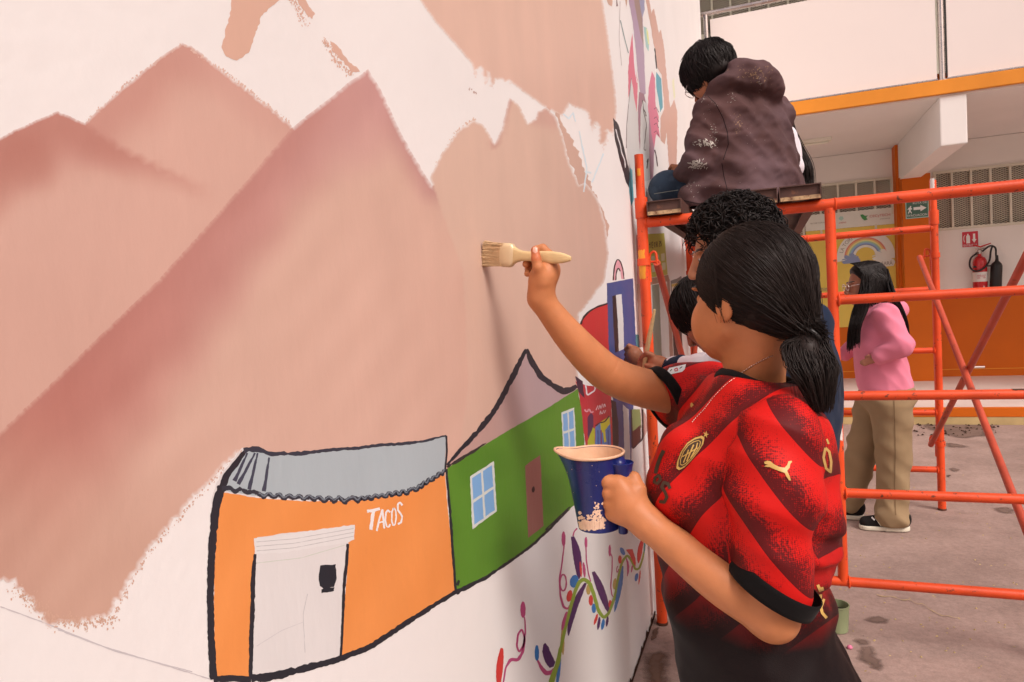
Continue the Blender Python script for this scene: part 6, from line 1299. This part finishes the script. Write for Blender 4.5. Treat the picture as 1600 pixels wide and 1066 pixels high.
# ------------------------------------------------------------------ person in white shirt bending over a fine brush
ws_ = thing('person', 'person with smooth black hair in white shirt bending towards the blue tower', 'person', (.42, 2.42, 0))
h3_ = Head(A(1104, 490, 2.33), (-.85, .35), tilt=.75, scale=1.0); nb3 = A(1135, 560, 2.42); SK3 = alb(176, 108, 78)
SH3 = A(1128, 590, 2.25); EL3 = A(1112, 592, 2.22); W3 = A(1046, 573, 2.30); K3 = A(1022, 566, 2.325)
EL3b = A(1090, 600, 2.55); W3b = A(1012, 572, 2.50); K3b = A(992, 556, 2.50)
def f_h3(p):
    d = smin(chain(p, [A(1100, 575, 2.24), W3, A(1030, 569, 2.315)], [.032, .023, .024], .01), el(p, A(1026, 566, 2.315), (.030, .026, .022)), .015)
    fs = [[(1020, 556, 2.305), (1011, 552, 2.302), (1003, 560, 2.312)], [(1017, 560, 2.315), (1006, 556, 2.318), (999, 566, 2.322)], [(1016, 568, 2.32), (1004, 566, 2.326), (998, 574, 2.325)], [(1018, 576, 2.32), (1007, 577, 2.325), (1003, 582, 2.322)], [(1030, 572, 2.300), (1020, 574, 2.292), (1010, 571, 2.298)]]
    for q in fs: d = smin(d, chain(p, [A(*k) for k in q], [.0105, .0095, .0075], .004), .005)
    e = smin(chain(p, [A(1060, 590, 2.53), W3b, K3b], [.030, .023, .026], .01), el(p, K3b, (.026, .034, .034)), .015)
    for i in range(4): e = smin(e, chain(p, [A(992, 545+i*7, 2.50+.004*i), A(983, 541+i*8, 2.50+.006*i), A(978, 546+i*8, 2.515+.006*i)], [.0105, .0095, .008], .004), .005)
    return np.minimum(d, e)
j3 = join(h3_, nb3, [[SH3, A(1100, 575, 2.24), W3], [A(1128, 590, 2.6), EL3b, W3b]]); q_ = np.array([h3_.c-.15, h3_.c+.15, A(1128, 620, 2.6), A(1128, 620, 2.2), A(1060, 600, 2.55), K3b, A(978, 538, 2.55), A(1000, 590, 2.3)])
vA, fA = sdf_mesh(lambda p: smin(j3(p), f_h3(p), .008), q_.min(0)-.06, q_.max(0)+.06, .0036)
qobj('body', (vA, fA), M['skin'], ws_, h3_.skin(vA, SK3))
M['shirt_white'] = fabric('white_shirt', alb(232, 212, 214), bscale=350); HP3 = np.array([nb3[0]+.16, 2.45, .86])
def f_ws(p):
    d = chain(p, [nb3+np.array([.02, 0, -.06]), (nb3+HP3)/2+np.array([.03, 0, .02]), HP3], [.12, .145, .15], .04); d = smin(d, rc(p, SH3, A(1128, 590, 2.6), .062, .062), .04); d = smin(d, chain(p, [SH3, A(1098, 578, 2.23), A(1052, 572, 2.295)], [.062, .048, .034], .02), .03); d = smin(d, chain(p, [A(1128, 590, 2.6), EL3b, A(1030, 580, 2.51)], [.062, .046, .036], .02), .03); return d+folds(p, .0035, 38, 51, 6)+folds(p, .0015, 85, 52, 5)
vN, fN = sdf_mesh(f_ws, (.12, 2.05, .70), (.80, 2.75, nb3[2]+.12), .007); qobj('shirt', (vN, fN), M['shirt_white'], ws_)
qobj('cuff', sdf_mesh(lambda p: smax(rc(p, A(1064, 573, 2.277), W3, .0395, .0285)*1.0, -rc(p, A(1064, 573, 2.277), W3, .0340, .0245), .002), W3-.09, W3+.12, .003), M['navy'], ws_)
trousers(HP3, 'pants_black', ws_, (-1, .1, 0)); f_c = cap_hair(h3_, low=-.09, R=(.092, .112, .104)); vC, fC = sdf_mesh(f_c, h3_.c-.2, h3_.c+.2, .005)
qobj('hair', merge([(vC, fC), short_strands(h3_, 1300, .09, 6, R=(.092, .112, .104), low=-.085, r0=.0015)]), M['hair'], ws_)
fb = thing('fine_paintbrush', 'fine wooden paintbrush held upright against the blue tower', 'paintbrush', tuple(A(1005, 575, 2.31)))
smooth_by_angle(MB().tube([A(1005, 578, 2.318), A(1008, 562, 2.31), A(1015, 525, 2.295), A(1023, 484, 2.28)], [.004, .0082, .0085, .0046], 10).build('handle', M['wood'], fb)); smooth_by_angle(MB().tube([A(1003, 588, 2.322), A(1005, 577, 2.318)], [.0035, .0045], 10).build('ferrule', M['steel'], fb)); smooth_by_angle(MB().tube([A(1001, 597, 2.326), A(1003, 587, 2.322)], [.0012, .004], 10).build('bristles', M['bristle'], fb))

# ------------------------------------------------------------------ person in brown hooded jacket sitting on the planks
bj = thing('person', 'person in paint stained brown hooded jacket sitting on scaffold planks', 'person', (.45, 3.42, 1.816))
FB = nrm([-.74, .67, 0]); LB = np.array([-FB[1], FB[0], 0]); h4_ = Head(A(1108, 117, 3.30), (-.80, .60), tilt=.62, roll=-.05, scale=1.05); nb4 = A(1140, 160, 3.33); SK4 = alb(176, 104, 70)
W4 = A(1066, 268, 3.33); j4 = join(h4_, nb4, [[A(1112, 178, 3.26), A(1092, 248, 3.22), W4]]); q_ = np.array([h4_.c-.16, h4_.c+.16, A(1112, 178, 3.2), A(1092, 260, 3.2), W4])
vA, fA = sdf_mesh(lambda p: smin(j4(p), hand_simple(p, W4, (-.8, .55, -.2)), .01), q_.min(0)-.15, q_.max(0)+.1, .0055)
qobj('body', (vA, fA), M['skin'], bj, h4_.skin(vA, SK4))
rw = []
for py, x0, x1, rd in ((150, 1112, 1205, .10), (165, 1100, 1222, .13), (200, 1100, 1238, .145), (240, 1108, 1246, .15), (280, 1106, 1252, .16), (318, 1100, 1256, .17)):
    a = PY(x0, py, 3.34); b = PY(x1, py, 3.40); m_ = (a+b)/2; rw.append((m_[2], m_[0], m_[1], abs(b[0]-a[0])/2/.80, rd))
SHl = A(1112, 178, 3.26); ELb = A(1092, 248, 3.22); WRb = A(1068, 270, 3.31)
def f_jk(p):
    d = loft(p, rw, LB, FB, .035); d = smin(d, rc(p, SHl, A(1212, 178, 3.5), .085, .075), .06)
    arm = chain(p, [SHl, ELb, WRb], [.082, .070, .046], .03)+folds(p, .005, 42, 61, 5, dirv=(.2, .1, .9)); d = smin(d, arm, .022)
    skirt = rc(p, A(1120, 290, 3.27), A(1085, 312, 3.25), .10, .075); d = smin(d, skirt, .04)
    hood = chain(p, [A(1122, 140, 3.22), A(1150, 116, 3.22), A(1185, 120, 3.26), A(1205, 135, 3.34), A(1196, 140, 3.44), A(1150, 150, 3.50)], [.028, .044, .052, .046, .042, .035], .05); d = smin(d, hood, .03)
    d = smax(d, -rc(p, nb4, h4_.c, .060, .066), .012)
    seam = np.abs((p-A(1118, 200, 3.24))@LB.astype(np.float32)); v = p-A(1110, 240, 3.22).astype(np.float32); armhole = np.abs(np.linalg.norm((p-SHl)@np.stack([LB*.8, np.array([0, 0, .75])]).T.astype(np.float32), axis=1)-.085)
    d = d+.004*np.exp(-(armhole/.006)**2)*(p[:, 2] < SHl[2]+.06)
    return d+folds(p, .004, 22, 62, 6, dirv=(.5, .3, .7))+folds(p, .0025, 55, 63, 6)+folds(p, .0012, 120, 64, 4)+creases(p, .013, 24, 65, 4, (.55, .2, .8))
vN, fN = sdf_mesh(f_jk, (-.02, 3.0, 1.80), (.80, 3.72, 2.52), .0055); vN[:, 2] = np.maximum(vN[:, 2], 1.8175)
mjk = mat('brown_canvas', alb(86, 58, 56), rough=.82, var=.20, vscale=5, bump=.5, bscale=260, spec=.12, sheen=.02, col2=alb(100, 74, 76), c2scale=3.0, c2lo=.42, c2hi=.62); M['jacket'] = mjk
jk = qobj('jacket', (vN, fN), mjk, bj); bvk = BVHTree.FromPolygons([tuple(v) for v in vN], [tuple(f) for f in fN])
M['stain'] = mat('dried_white_paint', alb(196, 180, 168), rough=.8, var=.2, vscale=40, bump=.4, bscale=200); M['stain2'] = mat('dried_ochre_paint', alb(150, 112, 84), rough=.8, var=.2, vscale=40, bump=.4, bscale=200)
r_ = np.random.default_rng(77)
def spots(cx, cy, sx, sy, n, s0, s1, m, bvh, par, name='paint_stain', tiltv=.0):
    b = MB()
    for i in range(n):
        x, y = r_.normal(cx, sx), r_.normal(cy, sy); s = r_.uniform(s0, s1); a = r_.uniform(0, 3.1); k = 7; pts = []
        for j in range(k): t = 2*math.pi*j/k; dx, dy = s*r_.uniform(.5, 1.2)*math.cos(t)*2.0, s*r_.uniform(.5, 1.2)*math.sin(t)*.5; pts.append(hit(x+dx*math.cos(a)-dy*math.sin(a), y+dx*math.sin(a)+dy*math.cos(a), bvh, .0015))
        if all(q is not None for q in pts) and np.ptp([np.linalg.norm(q-CAM) for q in pts]) < .04: b.add(pts, [tuple(range(k))])
    if b.f: b.build(name, M[m], par, kind='stuff')
spots(1088, 258, 9, 4, 60, .4, 2.4, 'stain', bvk, jk); spots(1101, 224, 9, 3, 55, .4, 2.0, 'stain', bvk, jk); spots(1115, 208, 4, 8, 24, .2, .8, 'stain', bvk, jk); spots(1153, 195, 3, 9, 36, .2, 1.0, 'stain2', bvk, jk); spots(1143, 155, 4, 6, 16, .2, .7, 'stain', bvk, jk); spots(1180, 115, 12, 6, 90, .3, 1.2, 'stain2', bvk, jk); spots(1187, 130, 2, 6, 20, .2, .6, 'stain', bvk, jk); spots(1085, 290, 12, 6, 22, .2, .8, 'stain', bvk, jk); spots(1100, 150, 3, 8, 14, .2, .8, 'stain', bvk, jk); spots(1110, 170, 12, 14, 14, .2, .6, 'stain', bvk, jk); spots(1160, 230, 40, 40, 24, .15, .4, 'stain', bvk, jk)
for q in ([(1106, 150), (1118, 162), (1130, 185), (1137, 208), (1138, 226), (1130, 250)], [(1128, 255), (1131, 275), (1137, 298)], [(1060, 312), (1090, 318), (1110, 320)]): dstroke('seam', q, 1.0, 'pants_black', jk, bvk, .0012)
M['denim'] = fabric('blue_denim', alb(50, 58, 72), col2=alb(74, 82, 96), c2scale=10, c2lo=.45, c2hi=.65, bscale=400)
HPb = A(1150, 300, 3.42); KNa = A(1042, 295, 3.36); FTa = A(1085, 312, 3.75); KNb = A(1180, 296, 3.85)
def f_dn(p):
    d = chain(p, [HPb, KNa, FTa], [.10, .082, .05], .02); d = smin(d, chain(p, [HPb, KNb, A(1110, 306, 3.80)], [.10, .072, .05], .02), .03); d = d+folds(p, .003, 50, 71, 5); return smax(d, 1.8165-p[:, 2], .012)
vN, fN = sdf_mesh(f_dn, (-.05, 3.1, 1.80), (.95, 4.1, 2.06), .007); dn = qobj('jeans', (vN, fN), M['denim'], bj); bvd = BVHTree.FromPolygons([tuple(v) for v in vN], [tuple(f) for f in fN]); M['stitch'] = mat('stitching', alb(140, 136, 130), rough=.8); dstroke('seam', [(1022, 303), (1040, 300), (1060, 297)], 1.0, 'stitch', dn, bvd, .002)
for c in (FTa, A(1105, 306, 3.82)):
    v, f_ = sdf_mesh(lambda p: smax(rc(p, c+np.array([0, 0, 0]), c+np.array([-.10, -.10, -.01]), .045, .036), 1.8168-p[:, 2], .008), c-.2, c+.12, .008); qobj('shoe', (v, f_), M['black'], bj)
f_c = cap_hair(h4_, R=(.098, .112, .106), low=-.075, cut=(.075, .01)); vC, fC = sdf_mesh(f_c, h4_.c-.2, h4_.c+.2, .006)
qobj('hair', merge([(vC, fC), short_strands(h4_, 2400, .10, 8, R=(.100, .114, .108), cut=(.084, -.01), low=-.085, r0=.0019, lift=.012)]), M['hair'], bj); g4 = thing('glasses', 'thin clear framed glasses worn by the person in brown jacket', 'glasses', tuple(h4_.c)); glasses(h4_, g4, 'silver', .0016)

# ------------------------------------------------------------------ person in white blouse half hidden behind the brown jacket
wb = thing('person', 'person with long brown hair and white blouse hidden behind the brown jacket', 'person', (.95, 4.1, 1.816))
h5_ = Head(A(1206, 196, 4.08), (-.9, .3), tilt=.3); nb5 = A(1216, 232, 4.1)
vA, fA = sdf_mesh(lambda p: h5_.sdf(p, neck_to=nb5), h5_.c-.17, h5_.c+.17, .007); qobj('body', (vA, fA), M['skin'], wb, h5_.skin(vA, SK4))
rw5 = rows_px([(205, 1190, 1240, .12), (225, 1180, 1250, .17), (255, 1178, 1255, .17), (285, 1176, 1254, .17), (305, 1170, 1254, .17)], 4.1, .16); 
vN, fN = sdf_mesh(lambda p: smin(rows_loft(p, rw5), chain(p, [A(1225, 218, 3.97), A(1238, 262, 3.95), A(1200, 285, 3.98)], [.07, .055, .04], .02), .02)+folds(p, .004, 40, 81, 6), (.4, 3.7, 1.82), (1.2, 4.4, 2.45), .008); qobj('blouse', (vN, fN), M['shirt_white'], wb)
vN, fN = sdf_mesh(lambda p: smax(chain(p, [A(1215, 296, 4.1), A(1120, 296, 4.05), A(1150, 303, 4.3)], [.10, .07, .05], .02), 1.8165-p[:, 2], .01), (-.1, 3.8, 1.80), (1.2, 4.6, 2.05), .01); qobj('trousers', (vN, fN), M['pants_black'], wb)
f_c = cap_hair(h5_); vC, fC = sdf_mesh(f_c, h5_.c-.2, h5_.c+.2, .008); lh = []; r_ = np.random.default_rng(5)
for _ in range(420):
    u_ = r_.normal(0, 1); a = h5_.w((r_.uniform(-.07, .07), -.10, .03)); lh.append(bez([a, A(1245+3.5*u_, 225, 4.14+r_.normal(0, .03)), A(1259+4.5*u_, 258, 4.12+r_.normal(0, .03)), A(1262+5*u_, 292+r_.normal(0, 6), 4.1+r_.normal(0, .03))], 12))
qobj('hair', merge([(vC, fC), strands(np.array(lh), .0022, .0010)]), M['hair_brown'], wb)

# ------------------------------------------------------------------ person in pink hoodie walking past
YP = 4.45; pk = thing('person', 'person in pink hoodie, khaki trousers and black sneakers walking across yard', 'person', (1.12, YP, 0))
h6_ = Head(A(1353, 444, YP), (-.98, -.18), tilt=.10, scale=1.02); nb6 = A(1372, 482, YP); SK6 = alb(186, 118, 92)
W6 = A(1369, 560, YP-.17); W6b = A(1312, 557, YP+.2); j6 = join(h6_, nb6, [[A(1384, 494, YP-.15), A(1406, 540, YP-.20), W6], [A(1365, 494, YP+.16), A(1345, 535, YP+.2), W6b]]); q_ = np.array([h6_.c-.14, h6_.c+.16, W6, W6b, A(1410, 550, YP-.2)])
vA, fA = sdf_mesh(lambda p: smin(j6(p), np.minimum(hand_simple(p, W6, (-.9, .25, -.4), .62), hand_simple(p, W6b, (-1, 0, -.2), .9)), .008), q_.min(0)-np.array([.2, .08, .12]), q_.max(0)+.08, .005)
qobj('body', (vA, fA), M['skin'], pk, h6_.skin(vA, SK6))
M['pink'] = fabric('pink_fleece', alb(240, 132, 152), bscale=260, sheen=.1, var=.06)
rw6 = rows_px([(476, 1350, 1398, .10), (490, 1341, 1410, .17), (515, 1336, 1410, .17), (545, 1335, 1412, .17), (575, 1335, 1420, .17), (598, 1338, 1429, .18), (612, 1344, 1424, .175)], YP, .18)
SH6 = A(1384, 494, YP-.15); EL6 = A(1408, 540, YP-.20); CF6 = A(1374, 558, YP-.18)
def f_pk(p):
    d = rows_loft(p, rw6, .02); arm = chain(p, [SH6, EL6, CF6], [.072, .058, .042], .03)+folds(p, .0035, 45, 91, 5, dirv=(.4, 0, .8)); d = smin(d, arm, .02)
    d = smin(d, chain(p, [A(1365, 494, YP+.16), A(1345, 535, YP+.2), A(1320, 552, YP+.2)], [.075, .06, .045], .03), .03); d = smin(d, chain(p, [A(1350, 486, YP-.06), A(1385, 478, YP-.06), A(1402, 486, YP), A(1385, 480, YP+.08)], [.03, .042, .05, .04], .03), .03)
    d = smax(d, -rc(p, nb6, h6_.c, .055, .06), .01); hem = np.exp(-((p[:, 2]-rw6[-1][0]-.03)/.02)**2); return d+folds(p, .0026, 22, 92, 6, dirv=(.5, .2, .8))+folds(p, .0012, 60, 93, 6)+creases(p, .0065, 26, 97, 4, (.6, .1, .8))-hem*.002
vN, fN = sdf_mesh(f_pk, (.85, 4.05, rw6[-1][0]-.03), (1.45, 4.85, 1.38), .0055); qobj('hoodie', (vN, fN), M['pink'], pk)
M['khaki'] = fabric('khaki_twill', alb(160, 128, 96), bscale=350, var=.08)
def f_kh(p):
    hp = A(1386, 618, YP); d = el(p, hp, (.150, .165, .12))
    a = chain(p, [A(1392, 625, YP-.075), A(1396, 715, YP-.08), A(1394, 800, YP-.08), A(1393, 812, YP-.08)], [.114, .090, .080, .086], .03); b = chain(p, [A(1368, 625, YP+.08), A(1345, 715, YP+.09), A(1330, 790, YP+.10)], [.106, .084, .064], .03); d = smin(d, a, .04); d = smin(d, b, .015)
    fo = folds(p, .003, 34, 95, 5, dirv=(.5, .2, .6))+creases(p, .009, 30, 98, 4, (.5, .1, .8)); low = np.clip((.22-p[:, 2])/.2, 0, 1); return smax(d+fo+low*folds(p, .008, 60, 96, 4, dirv=(.2, 0, 1)), .028-p[:, 2], .012)
vN, fN = sdf_mesh(f_kh, (.75, 4.15, .0), (1.5, 4.8, .95), .007); kh = qobj('trousers', (vN, fN), M['khaki'], pk); bvq = BVHTree.FromPolygons([tuple(v) for v in vN], [tuple(f) for f in fN]); M['khaki_dk'] = mat('trouser_seam', alb(128, 96, 66), rough=.9)
dstroke('side_seam', [(1397, 622), (1399, 700), (1398, 760), (1400, 805)], 1.2, 'khaki_dk', kh, bvq, .003)
M['sole'] = mat('cream_rubber', alb(226, 206, 184), rough=.7, var=.08); M['suede'] = fabric('black_suede', (.014, .012, .012))
def sneaker(heel, d, nm='shoe'):
    d = nrm(d); sd_ = np.array([-d[1], d[0], 0]); Ax = np.stack([d, sd_, [0, 0, 1.]])
    def fu(p): q = (p-heel)@Ax.T.astype(np.float32); u_ = smin(rc(q, (.035, 0, .055), (.215, 0, .038), .046, .036), rc(q, (.03, 0, .075), (.075, 0, .085), .044, .040), .03); return smax(u_, .016-q[:, 2], .006)
    def fs(p): q = (p-heel)@Ax.T.astype(np.float32); e = np.sqrt((np.maximum(np.abs(q[:, 0]-.125)-.085, 0))**2+q[:, 1]**2)-(.050-.006*(q[:, 0] > .125)); return smax(e, np.abs(q[:, 2]-.014)-.0125, .004)
    o = qobj(nm, sdf_mesh(fu, heel-.32, heel+.32, .005), M['suede'], pk); qobj('sole', sdf_mesh(fs, heel-.32, heel+.32, .005), M['sole'], o); return o
hA = A(1419, 826, YP-.08); hA[2] = 0.001; s1_ = sneaker(hA, (-1, -.05, 0)); hB = A(1348, 815, YP+.1); hB[2] = 0.001; sneaker(hB, (-1, .05, 0))
vS = np.array([v.co[:] for v in s1_.data.vertices])+wloc(pk); bvS = BVHTree.FromPolygons([tuple(v) for v in vS], [tuple(p.vertices) for p in s1_.data.polygons])
for k in range(3): dstroke('side_stripe', [(1378+k*8, 822), (1371+k*8, 812), (1368+k*8, 808)], 3.4, 'sole', s1_, bvS, .002)
for k in range(4): dstroke('lace', [(1362+k*5, 808-k*2.2), (1367+k*5, 813-k*1.5)], 2.4, 'sign_white', s1_, bvS, .004)
f_c = cap_hair(h6_, low=-.08, cut=(.050, .046), R=(.090, .112, .103)); vC, fC = sdf_mesh(f_c, h6_.c-.2, h6_.c+.2, .006); lh = []; r_ = np.random.default_rng(15)
for i in range(1500):
    k = i % 3
    if k == 0:        # near side, hanging in front of the shoulder
        a = h6_.w((.078, r_.uniform(-.04, .034), r_.uniform(.02, .08))); x = r_.uniform(0, 1); lh.append(bez([a, A(1338+22*x, 470, YP-.115+r_.normal(0, .012)), A(1326+20*x, 510, YP-.165+r_.normal(0, .012)), A(1323+21*x, 536+r_.normal(0, 4)-(3 if x > .5 else -5), YP-.16+r_.normal(0, .012))], 14))
    elif k == 1:      # over the back
        a = h6_.w((r_.uniform(-.05, .08), -.10, r_.uniform(-.02, .07))); x = r_.random(); lh.append(bez([a, A(1392+12*x, 468, YP-.05+r_.normal(0, .05)), A(1409+9*x, 500, YP+r_.normal(0, .05)), A(1416+6*x, 535+r_.normal(0, 4), YP+.02+r_.normal(0, .05))], 14))
    else:             # smooth cap over the crown
        th_ = r_.uniform(-.2, 1.0); a = h6_.w((r_.uniform(-.01, .03), .05-.12*th_*.6, .13)); c_ = h6_.w((.092, r_.uniform(-.09, .030), r_.uniform(-.05, .03))); m_ = h6_.w((.068, r_.uniform(-.08, .045), .095)); lh.append(bez([a, m_, c_, c_+np.array([r_.uniform(0, .02), -.01, -.08])], 14))
qobj('hair', merge([(vC, fC), strands(np.array(lh), .0024, .0012)]), M['hair'], pk); g6 = thing('glasses', 'metal framed glasses worn by the person in pink hoodie', 'glasses', tuple(h6_.c)); glasses(h6_, g6, 'silver', .0018)
